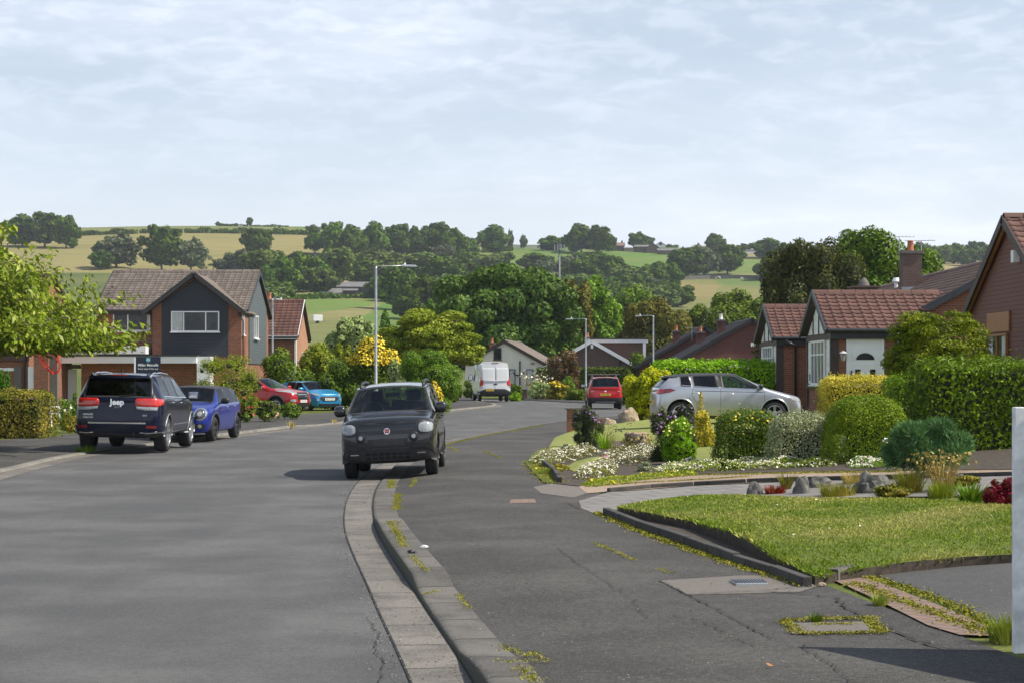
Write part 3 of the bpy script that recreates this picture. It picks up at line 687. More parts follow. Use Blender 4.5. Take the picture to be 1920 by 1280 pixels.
# ---------------------------------------------------------------- road, kerbs, pavements
def line_seg(L, y0, y1): return [p for p in L if y0 <= p.y <= y1]
far_edge = [(0.6, 131), (1.3, 126), (2.4, 121.5), (3.6, 117), (5.2, 113), (8, 110), (13, 110), (22, 114), (45, 122)]
road_pts = [(p.x, p.y) for p in KRs] + [(45, 122), (22, 114.1), (13, 110), (8, 110), (5.2, 113), (3.6, 117), (2.4, 121.5), (1.3, 126), (.6, 131), (.4, 146)] + [(p.x, p.y) for p in reversed(KLs)] + [(-6.2, 0.5), (.8, .5)]
poly_sheet('road', road_pts, lambda x, y: 0.0, mt['road'], 2.5)['kind'] = 'structure'
def kh(Y):     # height of the near kerb: dropped in two places
    v = .10
    v -= .065 * (sstep(10.3, 10.6, Y) - sstep(13.9, 14.5, Y))
    v -= .075 * sstep(20.2, 21.0, Y)
    return v + .045 * sstep(31, 33, Y)
RL = [p for p in KRs if p.y < 99]
KW = .30
strip('gutter', [p for p in RL if p.y < 60], [-.34, -.24, -.12, -.012], lambda j, x, y: .004, mt['gutter'])['kind'] = 'structure'
strip('gutter_joint', [p for p in RL if p.y < 60], [-.352, -.338], lambda j, x, y: .007, mt['crack'])['kind'] = 'structure'
_zk = lambda j, x, y: (-.02 if j == 0 else kh(y) - .018 if j == 1 else kh(y) - .004 if j == 2 else kh(y))
strip('kerb', RL, [0, .006, .03, .06, KW], _zk, mt['kerb'])['kind'] = 'structure'
def pave_z(j, x, y):
    t = [0, .3, .7, 1, 1, 1, 1][j]; return kh(y) + (.1 - kh(y)) * t - .004
strip('pavement', RL, [KW - .01, .55, .85, 1.2, 1.7, 2.2, PAVE_W + .35], pave_z, mt['pave'])['kind'] = 'structure'
# left side: gutter, kerb, pavement
LL = [p for p in KLs if p.y > 5]
strip('far_gutter', LL, [.36, .18, .012], lambda j, x, y: .004, mt['gutter'])['kind'] = 'structure'
def lk(y): return .10 - .06 * (sstep(30, 33, y) - sstep(47, 49, y)) - .06 * (sstep(60, 61, y) - sstep(66, 67, y))
strip('far_kerb', LL, [0, -.02, -.05, -.20], lambda j, x, y: -.02 if j == 0 else lk(y) - (.01 if j == 1 else 0), mt['kerb_far'])['kind'] = 'structure'
LIN = [(-14, 3), (-13.2, 20), (-13.3, 33), (-13.3, 40), (-12.6, 47), (-11.6, 55), (-10.8, 64), (-9.8, 72), (-7.7, 82), (-5.8, 92), (-4.4, 102), (-4.5, 112), (-5.6, 124), (-5.8, 145)]
lin_s = smooth_line([(x, y, 0) for x, y in LIN], 6)
ppl = [(p.x - .19, p.y) for p in LL] + [(p.x, p.y) for p in reversed(lin_s)]
def lpz(x, y):
    e = kx(KLs, y) - x; return lk(y) + (.096 - lk(y)) * sstep(.2, 1.5, e) - .003
poly_sheet('far_pavement', ppl, lpz, mt['pave'], 1.2)['kind'] = 'structure'
gl = [(p.x, p.y) for p in lin_s] + [(-60, 145), (-60, 3)]
poly_sheet('front_gardens', gl, lambda x, y: .085, mt['verge'], 6)['kind'] = 'structure'
fk = smooth_line([(x, y, 0) for x, y in far_edge], 5)
strip('end_kerb', fk, [0, -.03, -.18], lambda j, x, y: -.02 if j == 0 else .09, mt['kerb_far'])['kind'] = 'structure'
strip('end_pavement', fk, [-.17, -1.0, -1.8], lambda j, x, y: .086, mt['pave'])['kind'] = 'structure'
fg = [(p.x + .9, p.y + 1.6) for p in fk] + [(90, 134), (90, 152), (-3, 152), (-2.2, 133)]
poly_sheet('end_gardens', fg, lambda x, y: .08 if y < 140 else .08 - (y - 140) * .002, mt['verge'], 6)['kind'] = 'structure'
# right-hand garden ground, from the inner edge of the pavement
inner = []
for p in RL:
    if p.y < 8: continue
    i = RL.index(p); d = RL[min(i + 1, len(RL) - 1)] - RL[max(i - 1, 0)]; d.normalize(); inner.append((p.x + d.y * PAVE_W, p.y - d.x * PAVE_W))
gp = [q for q in inner if q[1] < 93] + [(60, 100), (60, 3), (3.1, 3)]
poly_sheet('garden_ground', gp, lambda x, y: gz(x, y) - .015, mt['verge'], 1.5)['kind'] = 'structure'
def gpts(L, lift=0): return [tuple(G(x, y, lift)[:2]) for x, y in L]
def flat_sheet(name, pix, mat, lift, step=.4, kind='structure', uvrot=0, skirt=0):
    o = poly_sheet(name, gpts(pix), gz, mt[mat], step, lift, uvrot=uvrot, skirt=skirt)
    if kind: o['kind'] = kind
    return o
# asphalt between pavement and drive, paved drive, gravel strip, brick strip, patches
flat_sheet('gravel_strip', [(1085, 912), (1150, 896), (1300, 888), (1500, 884), (1700, 882), (1960, 878), (2100, 876), (2100, 884), (1900, 890), (1700, 896), (1500, 900), (1300, 909), (1140, 921), (1100, 924)], 'gravel', .003)
flat_sheet('paved_drive', [(1085, 938), (1140, 922), (1300, 910), (1500, 901), (1700, 897), (1900, 891), (2100, 885), (2100, 925), (1900, 929), (1700, 930), (1500, 932), (1300, 937), (1180, 946), (1140, 962), (1115, 962), (1090, 952)], 'flag', .001, uvrot=.35)
flat_sheet('drive_apron', [(1000, 912), (1040, 904), (1100, 905), (1108, 921), (1075, 932), (1015, 924)], 'conc', .000)
flat_sheet('asphalt_drive', [(1625, 1070), (1760, 1056), (1900, 1044), (2200, 1024), (2200, 1230), (1960, 1230), (1880, 1180), (1780, 1130), (1700, 1098)], 'drive', .001)
flat_sheet('brick_strip', [(1558, 1085), (1606, 1076), (1660, 1096), (1760, 1134), (1872, 1182), (1868, 1192), (1800, 1190), (1740, 1172), (1640, 1122)], 'brickpave', .004, .15, uvrot=-.95)
flat_sheet('concrete_patch', [(1236, 1087), (1380, 1078), (1500, 1076), (1530, 1098), (1500, 1108), (1290, 1114)], 'conc', -.001)
flat_sheet('small_patch', [(958, 935), (1002, 934), (1006, 941), (955, 942)], 'brickpave', -.001)
flat_sheet('flower_bed', [(985, 868), (1020, 838), (1075, 815), (1120, 805), (1250, 800), (1700, 815), (1960, 830), (1960, 880), (1700, 882), (1500, 884), (1300, 888), (1150, 896), (1085, 911), (1030, 905), (1000, 885)], 'soil', .010)
flat_sheet('grass_margin', [(985, 868), (1000, 850), (1020, 838), (1045, 850), (1030, 880), (1060, 905), (1020, 905), (1000, 885)], 'verge', .014)
# lawns: the near one stands above its stone edging
def dist_poly(x, y, P):
    best = 9; p = Vector((x, y))
    for i in range(len(P)):
        a, b_ = Vector(P[i]), Vector(P[(i + 1) % len(P)]); d = b_ - a; t = max(0, min(1, (p - a).dot(d) / max(1e-9, d.length_squared))); best = min(best, (p - a - d * t).length)
    return best
def g_lift(P): return [tuple(G(x, y, l)[:2]) for x, y, l in P]
LAWN = g_lift([(1158, 952, .05), (1200, 959, .08), (1294, 975, .09), (1395, 1008, .115), (1462, 1044, .10), (1528, 1079, .06), (1610, 1066, .07), (1700, 1055, .07), (1800, 1045, .07), (1900, 1038, .07), (2050, 1026, .07), (2080, 945, .07), (1900, 942, .07), (1800, 936, .07), (1700, 933, .07), (1560, 931, .07), (1420, 928, .07), (1300, 931, .07), (1210, 940, .06)])
def lawn_z(x, y):
    e = float(np.interp(y, [13.5, 14.6, 16.2, 20, 22, 30], [.06, .10, .115, .09, .05, .05])); e = .055 + (e - .055) * (1 - sstep(2.5, 3.8, x)); return gz(x, y) + e + .07 * (1 - (1 - min(1, dist_poly(x, y, LAWN) / 1.0)) ** 2) + .02 * math.sin(x * 2.1) * math.cos(y * 1.3)
o = poly_sheet('lawn', LAWN, lawn_z, mt['lawn'], .16, 0, skirt=.19, skirt_mat=mt['soil']); o['kind'] = 'structure'; shade_auto(o.data, 50)
flat_sheet('soil_strip', [(1130, 958), (1200, 985), (1290, 1016), (1380, 1050), (1512, 1092), (1570, 1084), (1620, 1064), (1460, 1020), (1390, 985), (1290, 962), (1190, 950)], 'soil', .004, .3)
LAWN_B = gpts([(1024, 846), (1040, 820), (1075, 806), (1200, 790), (1330, 786), (1420, 792), (1400, 870), (1335, 866), (1240, 862), (1220, 830), (1150, 826), (1060, 842)])
_lb = lambda x, y: gz(x, y) + .01 + .10 * (1 - (1 - min(1, dist_poly(x, y, LAWN_B) / .6)) ** 2)
o = poly_sheet('far_lawn', LAWN_B, _lb, mt['lawn_pale'], .4, 0, skirt=.08); o['kind'] = 'structure'; shade_auto(o.data, 50)
LAWN_C = gpts([(1060, 878), (1078, 866), (1110, 860), (1150, 862), (1140, 872), (1100, 882), (1075, 884)])
o = poly_sheet('small_lawn', LAWN_C, lambda x, y: gz(x, y) + .02 + .07 * min(1, dist_poly(x, y, LAWN_C) / .3), mt['lawn_pale'], .15, 0, skirt=.08); o['kind'] = 'structure'
LAWN_D = gpts([(1180, 776), (1260, 770), (1420, 768), (1420, 782), (1200, 786)])
poly_sheet('drive_lawn', LAWN_D, gz, mt['lawn_pale'], .8, .02)['kind'] = 'structure'
# grass blades on the near lawn and a ragged fringe along its edge
def blades(name, P, zf, n, hmin, hmax, matk, seed, edge=None, wd=.006):
    rs = np.random.RandomState(seed); xs = [p[0] for p in P]; ys = [p[1] for p in P]; V = []; F_ = []; k = 0
    while k < n:
        x = min(xs) + rs.rand() * (max(xs) - min(xs)); y = min(ys) + rs.rand() * (max(ys) - min(ys))
        if not pip(x, y, P): continue
        d = dist_poly(x, y, P)
        if edge and d > edge: continue
        if rs.rand() > min(1, 16 / y) ** 1.2: continue
        h = (hmin + (hmax - hmin) * rs.rand() ** 2) * (1.25 if d < .12 else 1); a = rs.rand() * 6.28; wd2 = wd * (.7 + .6 * rs.rand()) * (y / 14); lx, ly = rs.normal(scale=h * .45, size=2); z = zf(x, y) - .005; b0 = len(V); cx, cy = math.cos(a) * wd2, math.sin(a) * wd2
        V += [(x - cx, y - cy, z), (x + cx, y + cy, z), (x + lx * .4 + cx * .6, y + ly * .4 + cy * .6, z + h * .6), (x + lx, y + ly, z + h * .95)]; F_.append((b0, b0 + 1, b0 + 2, b0 + 3)); k += 1
    me = np_mesh(name, V, F_); o = link(name, me, mt[matk]); return tag(o, 'short green and straw coloured grass blades of the near front lawn' if name == 'lawn_grass' else None, 'grass', kind='stuff')
blades('lawn_grass', LAWN, lawn_z, 46000, .012, .032, 'L_blade', 3)
blades('lawn_fringe', LAWN, lambda x, y: lawn_z(x, y) - .03, 5000, .03, .065, 'L_blade', 4, edge=.06); tag(bpy.data.objects['lawn_fringe'], 'longer grass hanging over the cut edge of the near lawn')
_r = np.random.RandomState(8); _q = [(x, y) for x, y in zip(_r.uniform(1.2, 5, 200), _r.uniform(14, 24, 200)) if pip(x, y, LAWN)][:16]; _P = np.array([(x, y, lawn_z(x, y) + .035) for x, y in _q]); _V, _F = leaf_quads(_P, np.tile([0, -.4, 1.0], (len(_P), 1)), .024, _r, .9, .3); tag(link('daisies', np_mesh('daisies', _V, _F), mt['F_white']), 'scattered white daisies and petals on the near lawn', 'flowers', kind='stuff')
# stone edging below the near lawn: individual stones in a row belong to one edging
def stones(name, label, pix, wd, h, mat, seg=.9, cat='edging', gap=.012, lift=0.0):
    L = [G(x, y) for x, y in pix]; m = MB(); rs = random.Random(5)
    for i in range(len(L) - 1):
        a, b_ = L[i], L[i + 1]; d = (b_ - a); k = max(1, round(d.length / seg))
        for j in range(k):
            p = a.lerp(b_, (j + gap) / k); q = a.lerp(b_, (j + 1 - gap) / k); t = rs.uniform(-.008, .008)
            m.bar(p + Vector((0, 0, h / 2 - .04 + t + lift)), q + Vector((0, 0, h / 2 - .04 + t + lift)), wd, h + .08)
    return tag(m.build(name, mt[mat], bevel=.012), label, cat)
stones('lawn_edging', 'dark stone kerb edging along the pavement side of the near lawn', [(1136, 963), (1200, 989), (1290, 1020), (1380, 1053), (1450, 1075), (1514, 1099)], .08, .075, 'dark_stone')
stones('drive_edging', 'thin dark edging stones between pink gravel strip and grey paved drive', [(1140, 921), (1220, 914), (1300, 909), (1400, 904), (1500, 900), (1600, 898), (1700, 896), (1900, 890), (2000, 888)], .07, .05, 'dark_stone')
stones('lawn_back_edging', 'pale concrete edging between near lawn and asphalt drive', [(1560, 1088), (1620, 1073), (1700, 1063), (1800, 1053), (1900, 1046), (2000, 1038)], .10, .07, 'kerb', lift=.02)
stones('bed_edging', 'leaning dark edging stone at the corner of the flower bed', [(1020, 872), (1040, 890), (1050, 905)], .07, .10, 'dark_stone', .7)
# paving moss, cracks, covers
def crack(name, pix, wd, mat, lift, seed, jit=.02, step=.05, zf=gz):
    rs = np.random.RandomState(seed); L = [G(x, y) for x, y in pix]; pts = []
    for i in range(len(L) - 1):
        k = max(2, int((L[i + 1] - L[i]).length / step)); pts += [L[i].lerp(L[i + 1], j / k) + Vector((rs.normal() * jit, rs.normal() * jit, 0)) for j in range(k)]
    V = []; F_ = []
    for i, p in enumerate(pts):
        d = pts[min(i + 1, len(pts) - 1)] - pts[max(i - 1, 0)]; d.z = 0; d.normalize(); s = Vector((d.y, -d.x, 0)) * wd * (.3 + rs.rand() * .9)
        for q in (p - s, p + s): V.append((q.x, q.y, surf(q.x, q.y) + lift))
    for i in range(len(pts) - 1): F_.append((2 * i, 2 * i + 1, 2 * i + 3, 2 * i + 2))
    return np.array(V), np.array(F_)
def surf(x, y):
    e = x - kx(KRs, y)
    if 0 < e < PAVE_W and y < 92:
        return kh(y) if e < KW else kh(y) + (.1 - kh(y)) * min(1, (e - KW) / .9)
    return gz(x, y)
cr = []
for i, (pix, wd, j) in enumerate([
    ([(1420, 1108), (1500, 1112), (1560, 1118), (1610, 1150), (1680, 1185), (1760, 1215), (1900, 1222)], .012, .02),
    ([(1236, 1087), (1290, 1114), (1340, 1140), (1400, 1172), (1455, 1200)], .006, .012),
    ([(1040, 1020), (1070, 1045), (1095, 1062), (1180, 1120), (1215, 1160)], .004, .012),
    ([(1500, 1210), (1560, 1245), (1610, 1285)], .005, .015), ([(1290, 1114), (1400, 1108), (1530, 1098)], .007, .008),
    ([(880, 905), (960, 925), (1060, 940), (1090, 955)], .006, .015), ([(1260, 1150), (1330, 1170), (1420, 1215)], .004, .014)]):
    v, f = crack('c', pix, wd, None, .006, i, j); cr.append((v, f, 0))
for i, (pix, wd) in enumerate([([(690, 1160), (712, 1190), (700, 1215), (720, 1240), (705, 1290)], .004), ([(600, 940), (640, 938), (690, 942)], .012)]):
    v, f = crack('c', pix, wd, None, .008, 30 + i, .01); cr.append((v, f, 0))
V, Fc, M_ = join_np(cr); o = link('asphalt_cracks', np_mesh('asphalt_cracks', V, Fc), mt['crack']); tag(o, 'fine dark cracks running through the asphalt pavement and road edge', 'cracks', kind='stuff')
def moss(name, label, lines, dens, size, seed, lift=.004, spread=.035, mat='moss'):
    rs = np.random.RandomState(seed); P = []
    for pix, k in lines:
        L = [G(x, y) for x, y in pix]
        for i in range(len(L) - 1):
            ln = (L[i + 1] - L[i]).length; n = int(ln * dens * k)
            for _ in range(n):
                t = rs.rand(); q = L[i].lerp(L[i + 1], t); s = spread * k * abs(math.sin(t * 9 + i * 2.2)) + .008; x, y = q.x + rs.normal() * s, q.y + rs.normal() * s; P.append((x, y, surf(x, y) + lift + rs.rand() * .012))
    P = np.array(P); Nn = np.tile([0, 0, 1.0], (len(P), 1)); V, F_ = leaf_quads(P, Nn, size, rs, .8, .7); return tag(link(name, np_mesh(name, V, F_), mt[mat]), label, 'moss', kind='stuff')
moss('kerb_moss', 'yellow green moss growing in the joints behind the pavement kerb', [
    ([(736, 890), (732, 905)], 1.6), ([(746, 915), (743, 945)], 1.6), ([(732, 978), (745, 1000), (758, 1025)], 1.4), ([(772, 1042), (800, 1072)], .8), ([(728, 977), (758, 979)], 1.2),
    ([(793, 1098), (822, 1092)], 1), ([(860, 1098), (880, 1125)], .7), ([(940, 1190), (985, 1215), (1020, 1240)], 1.1), ([(930, 1242), (985, 1240), (1030, 1240)], 1.2), ([(975, 1250), (1005, 1280)], 1.5),
    ([(826, 833), (870, 823), (920, 812), (960, 806), (1022, 795)], 1.8), ([(905, 845), (940, 858)], .8), ([(840, 835), (860, 845)], .8), ([(1115, 1018), (1190, 1050)], .9), ([(1230, 1065), (1260, 1075)], .8), ([(770, 905), (780, 890)], .8)], 420, .011, 5, spread=.022)
moss('edging_moss', 'low weeds and moss at the foot of the dark lawn edging', [([(1120, 960), (1200, 995), (1300, 1032), (1400, 1065), (1510, 1098)], 1.6), ([(1000, 862), (1010, 880), (1040, 905)], 3), ([(1560, 1084), (1660, 1068), (1760, 1058)], 1), ([(1600, 1092), (1700, 1130), (1860, 1190)], 1.6), ([(1606, 1076), (1700, 1102), (1800, 1140), (1872, 1180)], 1.4), ([(1100, 912), (1200, 904), (1400, 893)], 1.6), ([(1110, 905), (1300, 890), (1500, 886), (1680, 884)], 2.2)], 420, .018, 6, spread=.035)
moss('cover_moss', 'yellow moss framing the square concrete access cover', [([(1470, 1163), (1640, 1158)], 1.2), ([(1470, 1163), (1500, 1188)], 1), ([(1500, 1188), (1655, 1186)], 1), ([(1625, 1160), (1655, 1186)], 1), ([(1530, 1172), (1600, 1170)], 1)], 1300, .012, 8, spread=.028)
# access cover, water cover
def slab(name, label, pix, mat, h, cat='cover', bev=.004):
    P = [G(x, y) for x, y in pix]; m = MB(); m.prism([(p.x, p.y, surf(p.x, p.y) - .03) for p in P], (0, 0, .03 + h)); return tag(m.build(name, mt[mat], bevel=bev), label, cat)
slab('access_cover', 'square concrete access cover ringed by yellow moss in the pavement', [(1488, 1188), (1640, 1185), (1618, 1166), (1480, 1169)], 'conc', .008)
wc = slab('water_cover', 'small ribbed metal water cover set in the concrete patch', [(1380, 1097), (1440, 1096), (1430, 1088), (1368, 1089)], 'steel', .016)
m = MB(); a_, b_, c_, d_ = [G(x, y) for x, y in [(1380, 1097), (1440, 1096), (1430, 1088), (1368, 1089)]]
for i in range(12):
    k = (i + .5) / 12; p = a_.lerp(b_, k); q = d_.lerp(c_, k); m.bar((p.x, p.y + .02, surf(p.x, p.y) + .018), (q.x, q.y - .02, surf(q.x, q.y) + .018), .008, .006)
m.build('rib', mt['black'], wc)
# loose grit, petals and a fallen leaf on the near pavement
rs = np.random.RandomState(9); P = []
for _ in range(900):
    px, py = rs.uniform(560, 1900), 880 + 400 * rs.rand() ** .7; g_ = G(px, py); P.append((g_.x, g_.y, surf(g_.x, g_.y) + .006))
for _ in range(4200):
    t = rs.rand(); y = 9 + 24 * t ** 1.3; x = kx(KRs, y) + (-abs(rs.normal(scale=.07)) - .02 if rs.rand() < .4 else -.36 + rs.normal(scale=.10)); P.append((x, y, .010))
P = np.array(P); V, F_ = leaf_quads(P, np.tile([0, 0, 1.0], (len(P), 1)), .012, rs, .8, .25); tag(link('loose_grit', np_mesh('loose_grit', V, F_), M_plain('grit', (.20, .185, .16), .9, var=.5, scale=60)), 'scattered grit and small stones along the gutter and pavement', 'grit', kind='stuff')
def stone_rock(name, label, base, sx, sy, sz, mat, seed, cat='rock', group=None, rz=0, rough=.22):
    bm = bmesh.new(); bmesh.ops.create_icosphere(bm, subdivisions=4, radius=1); from mathutils import noise as mn
    for v_ in bm.verts:
        c = v_.co.copy(); k = 1 + rough * mn.noise(c * 1.3 + Vector((seed, 0, 0))) * 1.6 + rough * .5 * mn.noise(c * 3.7 + Vector((0, seed, 0))) + rough * .22 * mn.noise(c * 9 + Vector((0, 0, seed)))
        k -= rough * .5 * max(0, mn.cell(c * 1.6 + Vector((seed, seed, 0))) - .4) ; v_.co = Vector((c.x * sx * k, c.y * sy * k, max(-.25, c.z) * sz * k))
    me = bpy.data.meshes.new(name); bm.to_mesh(me); bm.free(); o = link(name, me, mt[mat], None, base); o.rotation_euler = (0, 0, rz); shade_auto(me, 28); return tag(o, label, cat, group)
for i, (px, py, s, lb) in enumerate([(795, 1026, .035, 'white pebble on the pavement beside the kerb moss'), (773, 1036, .045, 'dark pebble on the pavement beside the kerb moss'), (1541, 1097, .03, 'brown and white snail shell lump at the corner of the lawn edging')]):
    g_ = G(px, py); stone_rock('pebble', lb, (g_.x, g_.y, surf(g_.x, g_.y) + .008), s, s * .7, s * .6, ['white_old', 'black', 'rock_tan'][i], i + 2, 'pebble')
g_ = G(1443, 1250); V, F_ = leaf_quads(np.array([[g_.x, g_.y, surf(g_.x, g_.y) + .015]]), np.array([[.2, -.3, 1.0]]), .05, np.random.RandomState(1), .7, .1); tag(link('fallen_leaf', np_mesh('fallen_leaf', V, F_), mt['timber_or']), 'single orange fallen leaf lying on the near pavement', 'leaf')

# ---------------------------------------------------------------- cars (x forward, y left, z up, origin on the ground under the middle)
mt['glass'] = M_glass('car_glass'); mt['glass_dark'] = M_glass('privacy_glass', (.05, .055, .06), .04)
mt['tyre'] = M_plain('tyre_rubber', (.022, .022, .023), .8, var=.2); mt['alloy'] = M_plain('alloy_wheel', (.55, .56, .58), .3, .8, var=.08)
mt['alloy_dk'] = M_plain('dark_alloy_wheel', (.05, .05, .055), .35, .5); mt['chrome'] = M_plain('chrome', (.80, .81, .83), .12, 1.0, var=.03)
mt['seat'] = M_plain('dark_seat_cloth', (.030, .032, .036), .9); mt['trim'] = M_plain('unpainted_trim', (.028, .028, .030), .55, var=.15)
mt['arch_in'] = M_plain('wheel_arch_liner', (.010, .010, .010), .95)
mt['lamp_red'] = None; mt['lamp_dark'] = M_plain('dark_lamp_glass', (.10, .105, .11), .1, .3)
def M_lens(name, col, rough=.12):
    b = NB(name); g = b.noise(30, 2, stretch=(1, 1, 6)); c = b.mix(b.ramp(g, .35, .65), sc_(col, .55), sc_(col, 1.3)); b.bsdf(c, rough, coat=1.0); return b.m
mt['lamp_red'] = M_lens('red_lamp_lens', (.62, .025, .02)); mt['lamp_dkred'] = M_lens('dark_red_lamp_lens', (.22, .012, .015)); mt['lamp_clear'] = M_lens('clear_lamp_lens', (.34, .36, .38), .05); mt['lamp_amber'] = M_lens('amber_lens', (.8, .28, .05))
mt['plate_w'] = M_plain('white_plate', (.80, .80, .78), .4, var=.02); mt['plate_y'] = M_plain('yellow_plate', (.85, .60, .03), .4, var=.02); mt['ink'] = M_plain('plate_ink', (.015, .015, .018), .5)
CAR_ROWS = 9
def car_shell(S):
    """S: dict of sizes; returns bmesh with material indices 0 paint 1 glass 2 trim"""
    L, W, H, zb = S['L'], S['W'] / 2, S['H'], S['zb']; xf, xr = L / 2, -L / 2
    hz, cz = S['hood_z'], S['cowl_z']                  # bonnet front height, cowl height
    xc, xh, xt = S['cowl_x'], S['head_x'], S['roof_x']  # cowl, header, rear roof edge
    xg, zg = S['glass_x'], S['glass_z']                # foot of the rear glass
    bf, br = S['belt_f'], S['belt_r']; rw = S.get('roof_w', .74) * W; ns = S.get('nose', .16); nz = S.get('nose_z', hz - .14); tz = S.get('tail_z', .55 * zg + .2)
    hw = S.get('hood_w', .80) * W; gw = S.get('glass_w', .76) * W; sh = S.get('shoulder', .97); ff = S.get('front_w', .86); rf_ = S.get('rear_w', .92); rc = S.get('roof_c', .03); rh = S.get('roof_rear', H - .03)
    b1, b2, c1_, c2_ = S['pillars']                     # x of B pillar front / rear, C pillar front / rear
    d1 = S.get('d_x', None)
    def col(xl, xm, xs, wid, belt, zr, wr, xr6, zc, zr7, crown=1.0):
        """one station: xl lower x, xm mid x, xs shoulder/belt x, r6.. roof or bonnet edge"""
        return [(xl, 0, zb), (xl, W * wid * .86, zb), (xl, W * wid * .965, zb + .09), (xm, W * wid, zb + (belt - zb) * .45), (xs, W * wid * sh, belt - .10), (xs, W * wid * (sh - .035), belt), (xr6, wr, zr), (xr6 + crown * .0, wr * .55, zr7), (xr6, 0, zc)]
    cols = []; cw = S.get('capw', .60)
    bz = lambda x: bf + (br - bf) * min(1, max(0, (xc - x) / (xc - xg)))
    fz = hz - ns * .55
    # front face (inner ring), front edge, bonnet edge
    cols.append([(xf - .02, 0, zb + .05), (xf - .03, W * .50, zb + .05), (xf - .02, W * .58, zb + .10), (xf, W * cw, zb + (nz - zb) * .45), (xf - .01, W * cw, nz - .12), (xf - .04, W * cw * .96, nz - .02), (xf - .05, W * .50, nz), (xf - .045, W * .3, nz + .01), (xf - .04, 0, nz + .015)])
    cols.append([(xf - .10, 0, zb), (xf - .12, W * ff * .86, zb + .01), (xf - .13, W * ff * .95, zb + .10), (xf - .10, W * ff, zb + (fz - zb) * .5), (xf - .13, W * ff * .97, fz - .06), (xf - .18, W * ff * .90, fz + .01), (xf - .12, W * ff * .74, fz + .045), (xf - .09, W * ff * .4, fz + .06), (xf - .08, 0, fz + .065)])
    xb = xf - max(.42, (xf - xc) * .42)
    cols.append([(xb, 0, zb), (xb, W * .84, zb), (xb, W * .95, zb + .09), (xb, W * .985, .5 * bf), (xb, W * sh * .985, hz - .10), (xb, W * (sh - .04) * .98, hz - .03), (xb, hw * .97, hz + .015), (xb, hw * .5, hz + .035), (xb, 0, hz + .045)])
    cols.append([(xc, 0, zb), (xc, W * .86, zb), (xc, W * .965, zb + .09), (xc, W, bf * .5), (xc, W * sh, bf - .10), (xc + .02, W * (sh - .035), bf - .01), (xc, hw * 1.03, cz), (xc + .08, hw * .55, cz + .015), (xc + .10, 0, cz + .02)])
    xa = xc - S.get('a_foot', .16)
    cols.append(col(xa - .05, xa - .05, xa, 1.0, bf, S.get('head_z', H - .09), rw * .96, xh, S.get('head_z', H - .09) + .045, S.get('head_z', H - .09) + .035))
    def roofcol(x, xtop, w6=1.0):
        k = (xh - xtop) / (xh - xt); zr = S.get('head_z', H - .09) + (H - .05 - S.get('head_z', H - .09)) * math.sin(min(1, k * 1.6) * math.pi / 2); zr += (rh - .05 - zr) * max(0, (k - .45) / .55) ** 1.6
        return col(x, x, x, 1.0, bz(x), zr, rw * w6, xtop, zr + .055, zr + .045)
    cols.append(roofcol(b1, b1 - .03)); cols.append(roofcol(b2, b2 - .05)); cols.append(roofcol(c1_, c1_ - .04)); cols.append(roofcol(c2_, c2_ - .06))
    if d1 is not None: cols.append(roofcol(d1, max(d1, xt + .12), .99))
    # rear roof edge over the rear corner
    xd = S.get('d_belt', xg + .22)
    cols.append([(xd, 0, zb), (xd, W * .86, zb), (xd, W * .96, zb + .09), (xd, W * .995, bz(xd) * .5), (xd, W * sh * .99, bz(xd) - .10), (xd, W * (sh - .04), bz(xd)), (xt, rw * .95, rh - .07), (xt - .02, rw * .5, rh - .015), (xt - .03, 0, rh)])
    cols.append([(xr + .16, 0, zb + .04), (xr + .16, W * rf_ * .86, zb + .04), (xr + .13, W * rf_ * .97, zb + .12), (xr + .12, W * rf_ * 1.0, tz * .8), (xg + .06, W * rf_ * .985, zg - .14), (xg + .05, W * rf_ * .95, zg - .02), (xg, gw * 1.02, zg), (xg - .03, gw * .5, zg + .005), (xg - .035, 0, zg + .005)])
    tx = S.get('tail_x', xr + .10)
    cols.append([(xr + .05, 0, zb + .08), (xr + .05, W * .60, zb + .08), (xr + .02, W * .70, zb + .14), (xr, W * .72, zb + (tz - zb) * .55), (xr + .03, W * .72, tz + .02), (tx, W * .70, zg - .14), (tx, W * .62, zg - .08), (tx - .01, W * .35, zg - .07), (tx - .015, 0, zg - .07)])
    bm = bmesh.new(); n = len(cols); GR = []
    for c_ in cols:
        GR.append([bm.verts.new(p) for p in c_])
    MR = [[r[0]] + [bm.verts.new((v.co.x, -v.co.y, v.co.z)) for v in r[1:-1]] + [r[-1]] for r in GR]
    ia = 4; iroof = n - 3; faces = {}
    ct = S.get('clad_rows', 1)
    for side, g in ((0, GR), (1, MR)):
        for i in range(n - 1):
            for j in range(CAR_ROWS - 1):
                q = [g[i][j], g[i][j + 1], g[i + 1][j + 1], g[i + 1][j]]
                if side: q.reverse()
                f = bm.faces.new(q); faces[(side, i, j)] = f
                if j < ct: f.material_index = 2
    # front and rear caps as rows of quads
    for idx in (0, n - 1):
        for j in range(CAR_ROWS - 1):
            a, b_ = GR[idx], MR[idx]
            q = [a[j], a[j + 1], b_[j + 1], b_[j]]; q = [x for k, x in enumerate(q) if x not in q[:k]]
            if len(q) > 2:
                if idx == n - 1: q.reverse()
                f = bm.faces.new(q)
                if j < ct: f.material_index = 2
    bmesh.ops.recalc_face_normals(bm, faces=bm.faces)
    glass = []
    for side in (0, 1):
        for j in (6, 7): glass.append((faces[(side, 3, j)], 'w')); glass.append((faces[(side, iroof, j)], 'r'))
        sw = [4, 6] + ([8] if (d1 is not None and S.get('quarter', True)) else [])
        for i in sw: glass.append((faces[(side, i, 5)], 's'))
    crease = bm.edges.layers.float.new('crease_edge')
